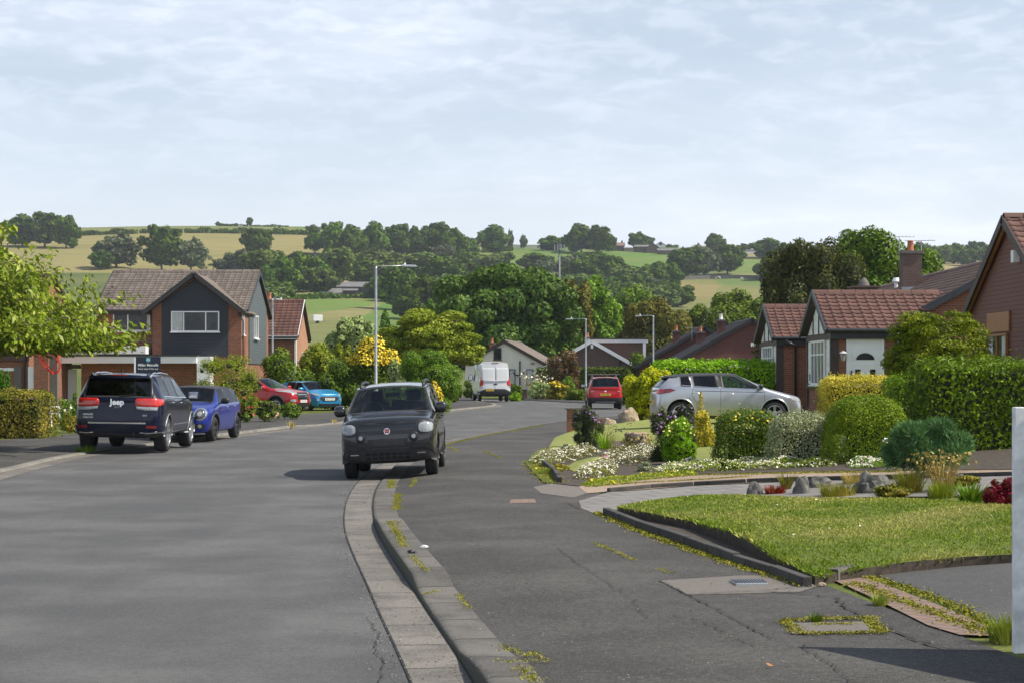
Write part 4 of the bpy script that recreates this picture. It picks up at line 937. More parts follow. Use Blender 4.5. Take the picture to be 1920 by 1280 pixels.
    for grp in ('w', 'r'):
        fs = [f for f, k in glass if k == grp]; r = bmesh.ops.inset_region(bm, faces=fs, thickness=S.get('wtrim', .035), depth=-.004)
        for f in r['faces']: f.material_index = 2 if grp == 'w' or S.get('rtrim', True) else 0
        for f in fs: f.material_index = 1 if grp == 'w' or not S.get('privacy', True) else 3
        for f in fs + list(r['faces']):
            for e in f.edges: e[crease] = .85
    for k_, (f, k) in enumerate([x for x in glass if x[1] == 's']):
        r = bmesh.ops.inset_region(bm, faces=[f], thickness=.028, depth=-.006)
        for q in r['faces']: q.material_index = 2
        f.material_index = 3 if (f.calc_center_median().x < b1 - .05 and S.get('privacy', True)) else 1
        for e in f.edges: e[crease] = .9
        for q in r['faces']:
            for e in q.edges: e[crease] = max(e[crease], .8)
    for side in (0, 1):      # black B pillar
        faces[(side, 5, 5)].material_index = 2
        if S.get('black_c'): faces[(side, 7, 5)].material_index = 2
        for i in range(2, n - 2): faces[(side, i, 1)].normal_update()
    for e in bm.edges:      # a firm waistline and sill
        pass
    if S.get('roof_black'):
        for side in (0, 1):
            for i in range(4, iroof): faces[(side, i, 6)].material_index = 2; faces[(side, i, 7)].material_index = 2
    return bm
def wheel(parent, x, y, r, wd, rimk, spokes, rimr=.68, hub=True, spoke_w=.055, two=False):
    sgn = 1 if y > 0 else -1; m = MB(); prof = [(-.5, rimr), (-.5, .90), (-.40, .985), (-.2, 1.0), (.2, 1.0), (.40, .985), (.5, .90), (.5, rimr)]; N = 40
    for i in range(len(prof) - 1):
        for k in range(N):
            a0, a1 = 2 * math.pi * k / N, 2 * math.pi * (k + 1) / N; q = []
            for (t, rr), a in ((prof[i], a0), (prof[i + 1], a0), (prof[i + 1], a1), (prof[i], a1)): q.append((math.cos(a) * rr * r, t * wd, math.sin(a) * rr * r))
            m.face(q)
    w_ = empty('wheel', (x, y, r)); w_.parent = parent; w_.rotation_euler = (0, 0, 0)
    t = m.build('tyre', mt['tyre'], w_, smooth=True); m = MB(); Rr = rimr * r; yo = wd * .5 * sgn
    for k in range(N):
        a0, a1 = 2 * math.pi * k / N, 2 * math.pi * (k + 1) / N
        for (ra, ya), (rb, yb) in (((Rr * 1.03, yo * .96), (Rr * .93, yo * 1.0)), ((Rr * .93, yo), (Rr * .90, yo * .7)), ((Rr * .90, yo * .7), (Rr * .86, -yo * .6))):
            m.face([(math.cos(a0) * ra, ya, math.sin(a0) * ra), (math.cos(a0) * rb, yb, math.sin(a0) * rb), (math.cos(a1) * rb, yb, math.sin(a1) * rb), (math.cos(a1) * ra, ya, math.sin(a1) * ra)])
    for k in range(spokes):
        for da in ((-.11, .11) if two else (0,)):
            a = 2 * math.pi * k / spokes + .3 + da; d = Vector((math.cos(a), 0, math.sin(a))); s_ = Vector((-math.sin(a), 0, math.cos(a))); y0 = yo * .80
            w0, w1 = spoke_w * .8 * (.6 if two else 1), spoke_w * (.6 if two else 1.0)
            m.prism([d * .04 + s_ * w0 + Vector((0, y0, 0)), d * (Rr * .93) + s_ * w1 + Vector((0, yo * .93, 0)), d * (Rr * .93) - s_ * w1 + Vector((0, yo * .93, 0)), d * .04 - s_ * w0 + Vector((0, y0, 0))], (0, -.022 * sgn, 0))
    m.tube([(0, yo * .7, 0), (0, yo * .86, 0)], [.075, .06], 14)
    m.build('rim', mt[rimk], w_, bevel=.003)
    m = MB(); m.tube([(0, -yo * .2, 0), (0, yo * .45, 0)], Rr * .88, 28); m.build('brake_disc', mt['arch_in'], w_)
    return w_
def superpts(cx, cz, rx, rz, n=2.6, k=28, rot=0):
    out_ = []
    for i in range(k):
        a = 2 * math.pi * i / k; c, s = math.cos(a), math.sin(a); x = math.copysign(abs(c) ** (2 / n), c) * rx; z = math.copysign(abs(s) ** (2 / n), s) * rz
        out_.append((cx + x * math.cos(rot) - z * math.sin(rot), cz + x * math.sin(rot) + z * math.cos(rot)))
    return out_
class Car:
    def __init__(s, name, S, paint, label, cat='car', group=None):
        s.S = S; s.o = empty(name, (0, 0, 0), 0, label, cat, group); s.paint = paint
        bm = car_shell(S); me = bpy.data.meshes.new('tmp'); bm.to_mesh(me); bm.free()
        for m in (paint, mt['glass'], mt['trim'], mt['glass_dark']): me.materials.append(m)
        tmp = bpy.data.objects.new('tmp', me); C.objects.link(tmp)
        sub = tmp.modifiers.new('s', 'SUBSURF'); sub.levels = sub.render_levels = S.get('sub', 3); sub.subdivision_type = 'CATMULL_CLARK'
        cutters = []
        for x in (S['wf'], S['wr']):
            for sg in (-1, 1):
                m = MB(); yo = S['W'] / 2 * sg; m.tube([(x, yo + .12 * sg, S['r'] + .01), (x, yo - .30 * sg, S['r'] + .01)], S['r'] + S.get('gap', .055), 44)
                c = m.build('cut', mt['arch_in'], merge=True); cutters.append(c); bo = tmp.modifiers.new('b', 'BOOLEAN'); bo.operation = 'DIFFERENCE'; bo.solver = 'EXACT'; bo.object = c
                try: bo.material_mode = 'TRANSFER'
                except Exception: pass
        dg = bpy.context.evaluated_depsgraph_get(); me2 = bpy.data.meshes.new_from_object(tmp.evaluated_get(dg)); bpy.data.objects.remove(tmp)
        for c in cutters: bpy.data.objects.remove(c)
        names = [m.name if m else '' for m in me2.materials]; s.bvh = None
        bm = bmesh.new(); bm.from_mesh(me2); bm.faces.ensure_lookup_table(); s.bvh = BVHTree.FromBMesh(bm)
        gi = {i for i, n in enumerate(names) if n in (mt['glass'].name, mt['glass_dark'].name)}
        gf = [f for f in bm.faces if f.material_index in gi]; seen = set(); isl = []
        for f in gf:
            if f in seen: continue
            st = [f]; comp = []; seen.add(f)
            while st:
                q = st.pop(); comp.append(q)
                for e in q.edges:
                    for n_ in e.link_faces:
                        if n_ not in seen and n_.material_index in gi: seen.add(n_); st.append(n_)
            isl.append(comp)
        for comp in isl:
            if len(comp) < 4: continue
            vm = {}; V = []; Fc = []
            for f in comp:
                q = []
                for v in f.verts:
                    if v not in vm: vm[v] = len(V); V.append(tuple(v.co))
                    q.append(vm[v])
                Fc.append(q)
            c = sum((Vector(v) for v in V), Vector()) / len(V); nm = 'side_window' if abs(c.y) > S['W'] * .28 else ('windscreen' if c.x > 0 else 'rear_window')
            g = bpy.data.meshes.new(nm); g.from_pydata(V, [], Fc); g.update(); link(nm, g, me2.materials[comp[0].material_index], s.o); g.shade_smooth()
        bmesh.ops.delete(bm, geom=gf, context='FACES')
        for e in bm.edges:
            if len(e.link_faces) == 2 and e.calc_face_angle(0) > math.radians(38): e.smooth = False
        b_ = bpy.data.meshes.new('body'); bm.to_mesh(b_); bm.free()
        for m in me2.materials: b_.materials.append(m)
        for p in b_.polygons: p.use_smooth = True
        s.body = link('body', b_, None, s.o)
        for x in (S['wf'], S['wr']):
            for sg in (-1, 1): wheel(s.o, x, sg * (S['W'] / 2 - S.get('tyre_w', .20) / 2 - S.get('inset', .025)), S['r'], S.get('tyre_w', .20), S.get('rim', 'alloy'), S.get('spokes', 5), S.get('rimr', .68), two=S.get('two', False), spoke_w=S.get('spoke_w', .04))
        # cabin
        m = MB(); W2 = S['W'] / 2
        for y in (-W2 * .42, W2 * .42):
            x0 = S['seat_x']; m.box(x0 - .12, y - .24, S['seat_z'], x0 + .40, y + .24, S['seat_z'] + .16); m.obox((x0 - .18, y, S['seat_z'] + .42), (.06, 0, 0), (0, .23, 0), (-.08, 0, .30)); m.obox((x0 - .27, y, S['seat_z'] + .82), (.045, 0, 0), (0, .13, 0), (-.015, 0, .09))
        xr_ = S['seat_x'] - .85; m.box(xr_ - .1, -W2 * .75, S['seat_z'], xr_ + .4, W2 * .75, S['seat_z'] + .16); m.obox((xr_ - .2, 0, S['seat_z'] + .36), (.06, 0, 0), (0, W2 * .72, 0), (-.06, 0, .24))
        for y in (-W2 * .5, 0, W2 * .5): m.obox((xr_ - .28, y, S['seat_z'] + .66), (.04, 0, 0), (0, .12, 0), (-.01, 0, .075))
        m.build('seats', mt['seat'], s.o, bevel=.03)
        m = MB(); xc = S['cowl_x']; m.obox((xc - .22, 0, S['cowl_z'] - .10), (.30, 0, .02), (0, W2 * .80, 0), (0, 0, .10)); m.box(xc - 1.0, -.13, .3, xc - .3, .13, .62); m.build('dashboard', mt['seat'], s.o, bevel=.04)
        m = MB(); ry = -W2 * .42; cc = Vector((xc - .58, ry, S['cowl_z'] + .02)); ring = []
        for k in range(21):
            a = 2 * math.pi * k / 20; ring.append(cc + Vector((-.09 * math.sin(a), .18 * math.cos(a), .165 * math.sin(a))))
        m.tube(ring, .014, 6, cap=False); m.tube([cc, cc + Vector((.25, 0, -.1))], .03, 6); m.build('steering_wheel', mt['seat'], s.o)
        m = MB(); m.obox((S['head_x'] - .12, 0, S.get('head_z', S['H'] - .09) - .11), (.015, 0, 0), (0, .12, 0), (0, 0, .035)); m.build('interior_mirror', mt['seat'], s.o)
    def ray(s, axis, sgn, a, b):
        """hit on the body going along axis from outside; axis 'x': (a,b)=(y,z); axis 'y': (a,b)=(x,z)"""
        if axis == 'x': o, d = Vector((sgn * 6, a, b)), Vector((-sgn, 0, 0))
        elif axis == 'y': o, d = Vector((a, sgn * 4, b)), Vector((0, -sgn, 0))
        else: o, d = Vector((a, b, 5)), Vector((0, 0, -1))
        h = s.bvh.ray_cast(o, d); return h[0], h[1]
    def patch(s, name, axis, sgn, outline, mat, off=.008, step=.03, thick=.02, bulge=0.0, parent=None, smooth=True):
        """a shaped piece that lies on the bodywork"""
        pts = []
        for i, p in enumerate(outline):
            a, b_ = Vector(p), Vector(outline[(i + 1) % len(outline)]); k = max(1, int((b_ - a).length / step)); pts += [a.lerp(b_, j / k) for j in range(k)]
        P = [(p.x, p.y) for p in pts]; x0, x1 = min(p[0] for p in P), max(p[0] for p in P); y0, y1 = min(p[1] for p in P), max(p[1] for p in P); g = []
        for i in range(int((x1 - x0) / step) + 1):
            for j in range(int((y1 - y0) / step) + 1):
                x, y = x0 + (i + .5) * step, y0 + (j + .5) * step
                if pip(x, y, P): g.append(Vector((x, y)))
        n = len(pts); r = delaunay_2d_cdt(pts + g, [(i, (i + 1) % n) for i in range(n)], [], 1, 1e-5); V = []; last = None
        for q in r[0]:
            h, nn = s.ray(axis, sgn, q.x, q.y)
            if h is None: V.append(None); continue
            if bulge:
                d = min(1.0, min((q - p).length for p in pts) / .05); e = off + bulge * math.sqrt(d)
            else: e = off
            V.append(h + nn * e)
        ok = [v for v in V if v is not None]
        if not ok: return None
        V = [(v if v is not None else min(ok, key=lambda t: (Vector((t.y, t.z)) - Vector(r[0][i])).length if axis == 'x' else (Vector((t.x, t.z)) - Vector(r[0][i])).length)) for i, v in enumerate(V)]
        me = bpy.data.meshes.new(name); me.from_pydata([tuple(v) for v in V], [], [tuple(f) for f in r[2]]); me.update(); ax = {'x': 0, 'y': 1, 'z': 2}[axis]
        if sum(p.normal[ax] * p.area for p in me.polygons) * (sgn if axis != 'z' else 1) < 0: me.flip_normals()
        bm = bmesh.new(); bm.from_mesh(me); be = [e for e in bm.edges if e.is_boundary]; rr = bmesh.ops.extrude_edge_only(bm, edges=be); inw = Vector((0, 0, 0)); inw[ax] = -(sgn if axis != 'z' else 1) * thick
        for v in rr['geom']:
            if isinstance(v, bmesh.types.BMVert): v.co += inw
        bm.to_mesh(me); bm.free()
        if smooth: shade_auto(me, 40)
        return link(name, me, mat, parent or s.o)
    def both(s, name, axis, sgn, outline, mat, **k):
        r = []
        if axis == 'x':
            for m_ in (1, -1): r.append(s.patch(name, axis, sgn, [(p[0] * m_, p[1]) for p in outline], mat, **k))
        else:
            for m_ in (1, -1): r.append(s.patch(name, axis, m_, outline, mat, **k))
        return r
    def seam(s, pts, wd=.008, sides=(1, -1), name='door_seam', mat=None, off=.002):
        for sg in sides:
            V = []; Fc = []; P = []
            for i in range(len(pts) - 1):
                a, b_ = Vector(pts[i]), Vector(pts[i + 1]); k = max(1, int((b_ - a).length / .05)); P += [a.lerp(b_, j / k) for j in range(k)]
            P.append(Vector(pts[-1]))
            for i, p in enumerate(P):
                d = (P[min(i + 1, len(P) - 1)] - P[max(i - 1, 0)]).normalized(); n_ = Vector((-d.y, d.x)) * wd / 2
                for q in (p - n_, p + n_):
                    h, nn = s.ray('y', sg, q.x, q.y); V.append(tuple(h + nn * off) if h else (V[-1] if V else (q.x, sg * s.S['W'] / 2, q.y)))
            for i in range(len(P) - 1): Fc.append((2 * i, 2 * i + 1, 2 * i + 3, 2 * i + 2))
            me = bpy.data.meshes.new(name); me.from_pydata(V, [], Fc); link(name, me, mat or mt['arch_in'], s.o)
    def mirror(s, x, z, mat, size=(.07, .13, .085), out_=.10):
        for sg in (1, -1):
            h, n_ = s.ray('y', sg, x, z - .02); y0 = h.y if h else sg * s.S['W'] / 2 * .9; bm = bmesh.new(); bmesh.ops.create_uvsphere(bm, u_segments=20, v_segments=12, radius=1)
            for v in bm.verts:
                c = v.co; f = lambda t, e: math.copysign(abs(t) ** e, t); v.co = Vector((f(c.x, .8) * size[0] if c.x > 0 else f(c.x, .5) * size[0] * .5, f(c.y, .75) * size[1], f(c.z, .75) * size[2]))
            me = bpy.data.meshes.new('door_mirror'); bm.to_mesh(me); bm.free(); me.shade_smooth(); o = link('door_mirror', me, mat, s.o, (x, y0 + sg * (out_ + size[1] * .6), z + .05))
            m = MB(); m.obox((-size[0] * .46, 0, 0), (.008, 0, 0), (0, size[1] * .80, 0), (0, 0, size[2] * .78)); m.build('mirror_glass', mt['chrome'], o, bevel=.02)
            m = MB(); m.bar((0, 0, -size[2] * .5), (-.02, -sg * (out_ + size[1] * .6 + .02), -.08), .05, .03); m.build('mirror_arm', mt['black'], o, bevel=.008)
    def handle(s, x, z, mat, ln=.16):
        for sg in (1, -1):
            h, n_ = s.ray('y', sg, x, z)
            if h is None: continue
            m = MB(); y = h.y + sg * .028; m.tube([(x - ln / 2, h.y, z), (x - ln * .4, y, z), (x + ln * .4, y, z), (x + ln / 2, h.y, z)], [.012, .014, .014, .012], 8); m.build('door_handle', mat, s.o, smooth=True)
    def plate(s, sgn, z, text, yellow, y=0, wd=.52, hh=.112, out_=0.0):
        h, n_ = s.ray('x', sgn, y, z); x = h.x + sgn * (.018 + out_); m = MB(); m.box(min(x, x - sgn * .03), y - wd / 2, z - hh / 2, max(x, x - sgn * .03), y + wd / 2, z + hh / 2); p = m.build('number_plate', mt['plate_y' if yellow else 'plate_w'], s.o, bevel=.004)
        rt = Matrix(((0, 0, sgn, x + sgn * .002), (sgn, 0, 0, y), (0, 1, 0, z), (0, 0, 0, 1)))
        text_mesh('plate_lettering', text, .105, mt['ink'], p, rt, .001, sx=.86); return p
    def arches(s, mat, wd=.05, proud=.012, zmin=None, gap=None):
        S = s.S
        for x in (S['wf'], S['wr']):
            for sg in (-1, 1):
                r0 = S['r'] + (gap or S.get('gap', .055)) - .004; V = []; Fc = []; K = 30
                for k in range(K + 1):
                    a = math.radians(-12) + (math.pi + math.radians(24)) * k / K
                    prev = None
                    for rr, e in ((r0, -.03), (r0, proud), (r0 + wd * .5, proud * 1.1), (r0 + wd, proud * .7), (r0 + wd + .004, -.01)):
                        px_, pz = x + math.cos(a) * rr, S['r'] + .01 + math.sin(a) * rr; pz = max(pz, S['zb'] + .01); h, n_ = s.ray('y', sg, px_, pz + (.012 if rr <= r0 + .001 else 0))
                        # ignore hits inside the arch
                        yy = h.y if (h and abs(h.y) > S['W'] * .36) else sg * S['W'] / 2 * .97
                        V.append((px_, yy + sg * e, pz))
                for k in range(K):
                    for j in range(4): a = k * 5 + j; Fc.append((a, a + 1, a + 6, a + 5))
                me = bpy.data.meshes.new('arch_trim'); me.from_pydata(V, [], Fc); bm = bmesh.new(); bm.from_mesh(me); bmesh.ops.recalc_face_normals(bm, faces=bm.faces); bm.to_mesh(me); bm.free(); me.shade_smooth(); link('arch_trim', me, mat, s.o)
    def rails(s, mat, x0, x1, y, h=.07, r=.016, solid=False):
        for sg in (1, -1):
            pts = []
            for k in range(13):
                t = k / 12; x = x0 + (x1 - x0) * t; hh, n_ = s.ray('z', 1, x, sg * y); z = (hh.z if hh else s.S['H'] - .05); e = min(1, min(t, 1 - t) / .12); pts.append((x, sg * y, z + (h * math.sin(e * math.pi / 2)) - .005))
            m = MB(); m.tube(pts, r, 8); m.build('roof_rail', mat, s.o, smooth=True)
    def put(s, x, y, rz, z=0.0, roll=0.0, pitch=0.0):
        s.o.location = (x, y, z); s.o.rotation_euler = (roll, pitch, rz)
def wiper(c, p, q, mat='black', name='wiper', r=.012):
    m = MB(); m.tube([p, q], [r, r * .6], 6); m.build(name, mt[mat], c.o)

# ---------------------------------------------------------------- the parked cars
P_grey = M_paint('dark_grey_paint', (.024, .025, .029), .2, .35, .2, .05, .4, .8); P_navy = M_paint('navy_paint', (.005, .008, .027), 0, .0, .22, .03, .25, .35); P_blue = M_paint('royal_blue_paint', (.014, .032, .27), .3, .35)
P_red = M_paint('deep_red_paint', (.40, .012, .016), .2, .2); P_sky = M_paint('bright_blue_paint', (.03, .25, .50), .3, .3); P_white = M_paint('white_van_paint', (.78, .79, .80), 0, 0, .35, .08)
P_red2 = M_paint('bright_red_paint', (.52, .012, .018), .1, .1); P_silver = M_paint('silver_paint', (.50, .51, .54), .25, .7)
def circ(cy, cz, r, k=22): return [(cy + r * math.cos(2 * math.pi * i / k), cz + r * math.sin(2 * math.pi * i / k)) for i in range(k)]
def rect(y0, z0, y1, z1): return [(y0, z0), (y1, z0), (y1, z1), (y0, z1)]

# --- the small dark grey car half on the pavement
S = dict(L=3.66, W=1.575, capw=.76, H=1.56, zb=.24, hood_z=.965, cowl_z=1.045, cowl_x=1.06, head_x=.42, roof_x=-1.60, glass_x=-1.74, glass_z=1.06, belt_f=1.02, belt_r=1.08, roof_w=.77, hood_w=.87, nose=.05, nose_z=.88,
         glass_w=.76, shoulder=.99, front_w=.96, rear_w=.95, head_z=1.45, roof_rear=1.515, pillars=(.02, -.10, -.80, -.92), d_x=-1.30, wf=1.10, wr=-1.20, r=.315, tyre_w=.20, seat_x=.0, seat_z=.50, clad_rows=2, a_foot=.20, rim='alloy_dk', d_belt=-1.50, tail_z=.9, privacy=False)
c = Car('small_hatchback', S, P_grey, 'dark grey small hatchback facing the camera with one side up on the pavement', 'car'); panda = c
c.both('headlight_surround', 'x', 1, superpts(.605, .80, .152, .115, 2.8, 30, .0), mt['black'], off=.004)
for o_ in c.both('headlight', 'x', 1, superpts(.620, .803, .112, .080, 2.8, 30, .0), mt['lamp_clear'], off=.014, bulge=.008, thick=.03):
    pass
for sg in (1, -1):
    for yy, rr in ((.595, .048), (.67, .032)): c.patch('headlight_bulb', 'x', 1, circ(sg * yy, .80, rr * .8), mt['lead'], off=.024, thick=.004, step=.02)
c.both('fog_lamp_surround', 'x', 1, circ(.425, .665, .082), mt['black'], off=.016, bulge=.012, thick=.05)
c.both('fog_lamp', 'x', 1, circ(.425, .668, .034, 14), mt['lamp_clear'], off=.036, thick=.02, step=.015)
c.patch('upper_grille', 'x', 1, [(-.47, .715), (.47, .715), (.47, .775), (-.47, .775)], mt['black'], off=.006)
b_ = c.patch('badge', 'x', 1, circ(0, .762, .058, 24), mt['black'], off=.014, step=.02); c.patch('badge', 'x', 1, circ(0, .762, .050, 24), mt['chrome'], off=.020, step=.02); red = M_plain('badge_red', (.35, .02, .03), .25)
c.patch('badge', 'x', 1, superpts(0, .762, .038, .034, 4), red, off=.023, step=.02)
h, _ = c.ray('x', 1, 0, .762); text_mesh('badge_lettering', 'FIAT', .034, mt['chrome'], c.o, Matrix(((0, 0, 1, h.x + .028), (1, 0, 0, 0), (0, 1, 0, .762), (0, 0, 0, 1))), .001, sx=.75)
c.patch('bonnet_seam', 'x', 1, rect(-.46, .868, .46, .875), mt['arch_in'], off=.002)
c.patch('plate_recess', 'x', 1, [(-.30, .52), (.30, .52), (.33, .64), (-.33, .64)], mt['black'], off=.004)
c.patch('plate_holder', 'x', 1, rect(-.26, .535, .26, .625), mt['trim'], off=.018, thick=.02)
c.patch('lower_grille', 'x', 1, [(-.62, .30), (.62, .30), (.66, .36), (.64, .455), (.40, .465), (-.40, .465), (-.64, .455), (-.66, .36)], mt['black'], off=.008)
for row, zc in ((0, .40), (1, .335)):
    for k in range(-3 + (0), 4): c.patch('grille_cell', 'x', 1, superpts(k * .105, zc, .040, .022, 4, 16), mt['arch_in'], off=.013, thick=.004, step=.03)
c.both('daytime_lamp', 'x', 1, [(.47, .392), (.60, .392), (.60, .408), (.47, .408)], mt['chrome'], off=.018, step=.02)
c.both('bumper_blade', 'x', 1, [(.36, .475), (.60, .485), (.70, .44), (.74, .36), (.76, .42), (.72, .50), (.60, .535), (.36, .50)], P_grey, off=.016)
c.patch('skid_bar', 'x', 1, [(-.38, .475), (.38, .475), (.38, .50), (-.38, .50)], mt['trim'], off=.014)
c.patch('skid_plate', 'x', 1, [(-.45, .255), (.45, .255), (.50, .285), (-.50, .285)], mt['trim'], off=.010)
c.arches(mt['trim'], .06, .010); c.rails(mt['black'], .25, -1.45, .53, .06, .024); c.mirror(.86, 1.05, P_grey, (.08, .10, .095), .035)
c.seam([(1.62, .86), (1.30, .955), (.98, 1.0)]); c.seam([(.84, .98), (.82, .60), (.70, .32)]); c.seam([(-.04, 1.02), (-.04, .30)]); c.seam([(-.86, 1.02), (-.84, .62)])
c.seam([(.80, .62), (-.86, .62)], .05, name='side_moulding', mat=mt['black'], off=.012); c.handle(-.02 + .18, .92, P_grey); c.handle(-.70, .93, P_grey)
for y0, y1 in ((-.55, .02), (.08, .60)): wiper(c, (1.16, y0, 1.035), (1.03, y1, 1.115 if y1 > .3 else 1.10), r=.010)
c.both('tail_light', 'x', -1, [(.64, .78), (.74, .80), (.72, 1.15), (.66, 1.15)], mt['lamp_red']); c.put(-1.965, 31.05, math.radians(-90.5), .035, .048)

# --- navy SUV, back to the camera
S = dict(L=4.82, W=1.94, H=1.735, zb=.34, hood_z=1.10, cowl_z=1.20, cowl_x=1.10, head_x=.38, roof_x=-2.06, glass_x=-2.30, glass_z=1.20, belt_f=1.16, belt_r=1.22, roof_w=.745, hood_w=.82, glass_w=.75, nose=.12, head_z=1.64, roof_rear=1.70,
         pillars=(-.10, -.22, -1.08, -1.20), d_x=-1.85, wf=1.50, wr=-1.415, r=.385, tyre_w=.27, seat_x=-.05, seat_z=.68, clad_rows=2, spokes=5, two=True, spoke_w=.05, shoulder=.985, rear_w=.95, tail_x=-2.37, d_belt=-2.02, tail_z=1.0, black_c=True, wtrim=.03)
c = Car('navy_suv', S, P_navy, 'dark navy SUV seen from behind with its left wheels on the pavement', 'car')
c.both('tail_light', 'x', -1, [(.40, 1.02), (.60, 1.00), (.86, 1.00), (.88, 1.15), (.84, 1.185), (.42, 1.175), (.385, 1.12)], mt['lamp_red'], off=.014, bulge=.012, thick=.04)
c.both('tail_light', 'y', -1, [(-2.26, 1.03), (-2.02, 1.06), (-1.98, 1.12), (-2.05, 1.165), (-2.26, 1.175)], mt['lamp_red'], off=.010, thick=.03)
c.both('reversing_light', 'x', -1, [(.42, .955), (.60, .925), (.84, .925), (.86, .995), (.41, 1.010)], mt['lamp_clear'], off=.014, bulge=.008, thick=.04)
c.patch('roof_spoiler', 'x', -1, [(-.66, 1.58), (.66, 1.58), (.62, 1.645), (-.62, 1.645)], P_navy, off=.09, thick=.12)
c.patch('brake_light', 'x', -1, rect(-.18, 1.625, .18, 1.645), mt['lamp_dkred'], off=.10)
c.patch('tailgate_chrome_strip', 'x', -1, rect(-.62, .635, .62, .665), mt['chrome'], off=.014, step=.05)
c.patch('rear_bumper', 'x', -1, [(-.95, .36), (.95, .36), (.94, .60), (.70, .60), (.66, .635), (-.66, .635), (-.70, .60), (-.94, .60)], P_navy, off=.035, thick=.10, step=.05)
c.patch('bumper_underside', 'x', -1, [(-.90, .30), (.90, .30), (.93, .47), (.60, .44), (-.60, .44), (-.93, .47)], mt['trim'], off=.045, thick=.10, step=.05)
c.both('bumper_reflector', 'x', -1, [(.62, .545), (.82, .545), (.83, .60), (.64, .605)], mt['lamp_dkred'], off=.045)
c.both('bumper_chrome_line', 'x', -1, [(.50, .455), (.66, .445), (.92, .47), (.93, .485), (.66, .460), (.50, .470)], mt['chrome'], off=.052, step=.04)
c.seam([(-.60, 1.0), (.6, 1.0)], .001) if False else None
for sg in (1, -1): c.patch('tailgate_seam', 'x', -1, [(sg * .70, .66), (sg * .71, .66), (sg * .70, 1.0), (sg * .69, 1.0)], mt['arch_in'], off=.003, step=.05)
h, _ = c.ray('x', -1, 0, 1.08); MX = lambda x, y, z: Matrix(((0, 0, -1, x), (-1, 0, 0, y), (0, 1, 0, z), (0, 0, 0, 1)))
text_mesh('tailgate_lettering', 'Jeep', .175, mt['chrome'], c.o, MX(h.x - .012, .0, 1.095), .004, bold=.006)
text_mesh('tailgate_lettering', 'JEEP', .07, mt['lead'], c.o, MX(h.x - .010, .0, .985), .002)
h, _ = c.ray('x', -1, .6, .80); text_mesh('trim_lettering', 'GRAND', .06, mt['chrome'], c.o, MX(h.x - .012, .62, .83), .003); text_mesh('trim_lettering', '4X4', .055, mt['chrome'], c.o, MX(h.x - .012, -.60, .815), .003)
h, _ = c.ray('x', -1, .55, .75); text_mesh('trim_lettering', 'CHEROKEE', .045, mt['chrome'], c.o, MX(h.x - .012, .62, .765), .003)
c.arches(mt['lead'], .012, .010); c.rails(mt['chrome'], .25, -1.9, .62, .05, .017); c.mirror(.86, 1.18, P_navy, (.09, .13, .10)); c.handle(.02, 1.07, mt['chrome'], .2); c.handle(-.98, 1.08, mt['chrome'], .2)
c.seam([(1.02, 1.15), (1.0, .60), (.9, .42)]); c.seam([(-.16, 1.18), (-.16, .42)]); c.seam([(-1.14, 1.18), (-1.12, .85), (-1.0, .62)])
c.seam([(1.0, .60), (-.95, .60)], .03, name='side_moulding', mat=mt['chrome'], off=.012)
for sg in (1, -1):
    h, _ = c.ray('y', sg, -.6, 1.20)
c.seam([(.88, 1.175), (-.2, 1.19), (-1.9, 1.225)], .018, name='window_chrome', mat=mt['chrome'], off=.008)
wiper(c, (-2.335, -.05, 1.235), (-2.30, -.40, 1.265), r=.014); m = MB(); m.prism([(-1.95, -.015, 1.72), (-1.78, -.010, 1.72), (-1.93, 0, 1.82)], (0, .02, 0)); m.build('aerial_fin', P_navy, c.o)
m = MB(); m.box(-2.2, -.5, .34, -1.2, .5, .5); m.tube([(-2.0, -.35, .42), (-2.42, -.35, .40)], .045, 10); m.box(-2.30, -.12, .33, -1.5, .12, .42); m.build('underbody', mt['arch_in'], c.o)
c.put(-8.55, 41.5, math.radians(90.3), .03, .015)

# --- blue small hatch behind it, front to the camera
S = dict(L=3.98, W=1.73, H=1.42, zb=.20, hood_z=.88, cowl_z=.985, cowl_x=.92, head_x=.34, roof_x=-1.72, glass_x=-1.90, glass_z=1.0, belt_f=.945, belt_r=.98, roof_w=.76, hood_w=.80, nose=.16, head_z=1.345, roof_rear=1.38, pillars=(-.12, -.20, -1.02, -1.10), d_x=-1.50,
         wf=1.20, wr=-1.367, r=.315, tyre_w=.205, seat_x=-.15, seat_z=.42, clad_rows=1, spokes=5, rim='alloy_dk', two=True, a_foot=.13, shoulder=.985, front_w=.90, rear_w=.93, roof_black=True, tail_z=.75, black_c=True)
c = Car('blue_hatchback', S, P_blue, 'royal blue small hatchback with round headlights parked nose to nose behind the navy SUV', 'car')
c.both('headlight', 'x', 1, circ(.60, .70, .155, 26), mt['chrome'], off=.012, bulge=.01, thick=.05)
c.both('headlight_lens', 'x', 1, circ(.60, .70, .118, 26), mt['lamp_dark'], off=.022, bulge=.012, thick=.02); c.both('headlight_bulb', 'x', 1, circ(.59, .70, .055, 16), mt['lead'], off=.04, thick=.01, step=.02)
c.patch('grille', 'x', 1, [(-.34, .46), (.34, .46), (.42, .60), (.36, .70), (-.36, .70), (-.42, .60)], mt['black'], off=.012); c.patch('grille_chrome', 'x', 1, [(-.36, .585), (.36, .585), (.36, .61), (-.36, .61)], mt['chrome'], off=.022)
c.plate(1, .43, 'PE18 KMX', False); c.both('fog_lamp_surround', 'x', 1, superpts(.60, .40, .13, .075, 3), mt['black'], off=.008); c.both('fog_lamp', 'x', 1, circ(.60, .40, .045, 14), mt['lead'], off=.02, step=.02)
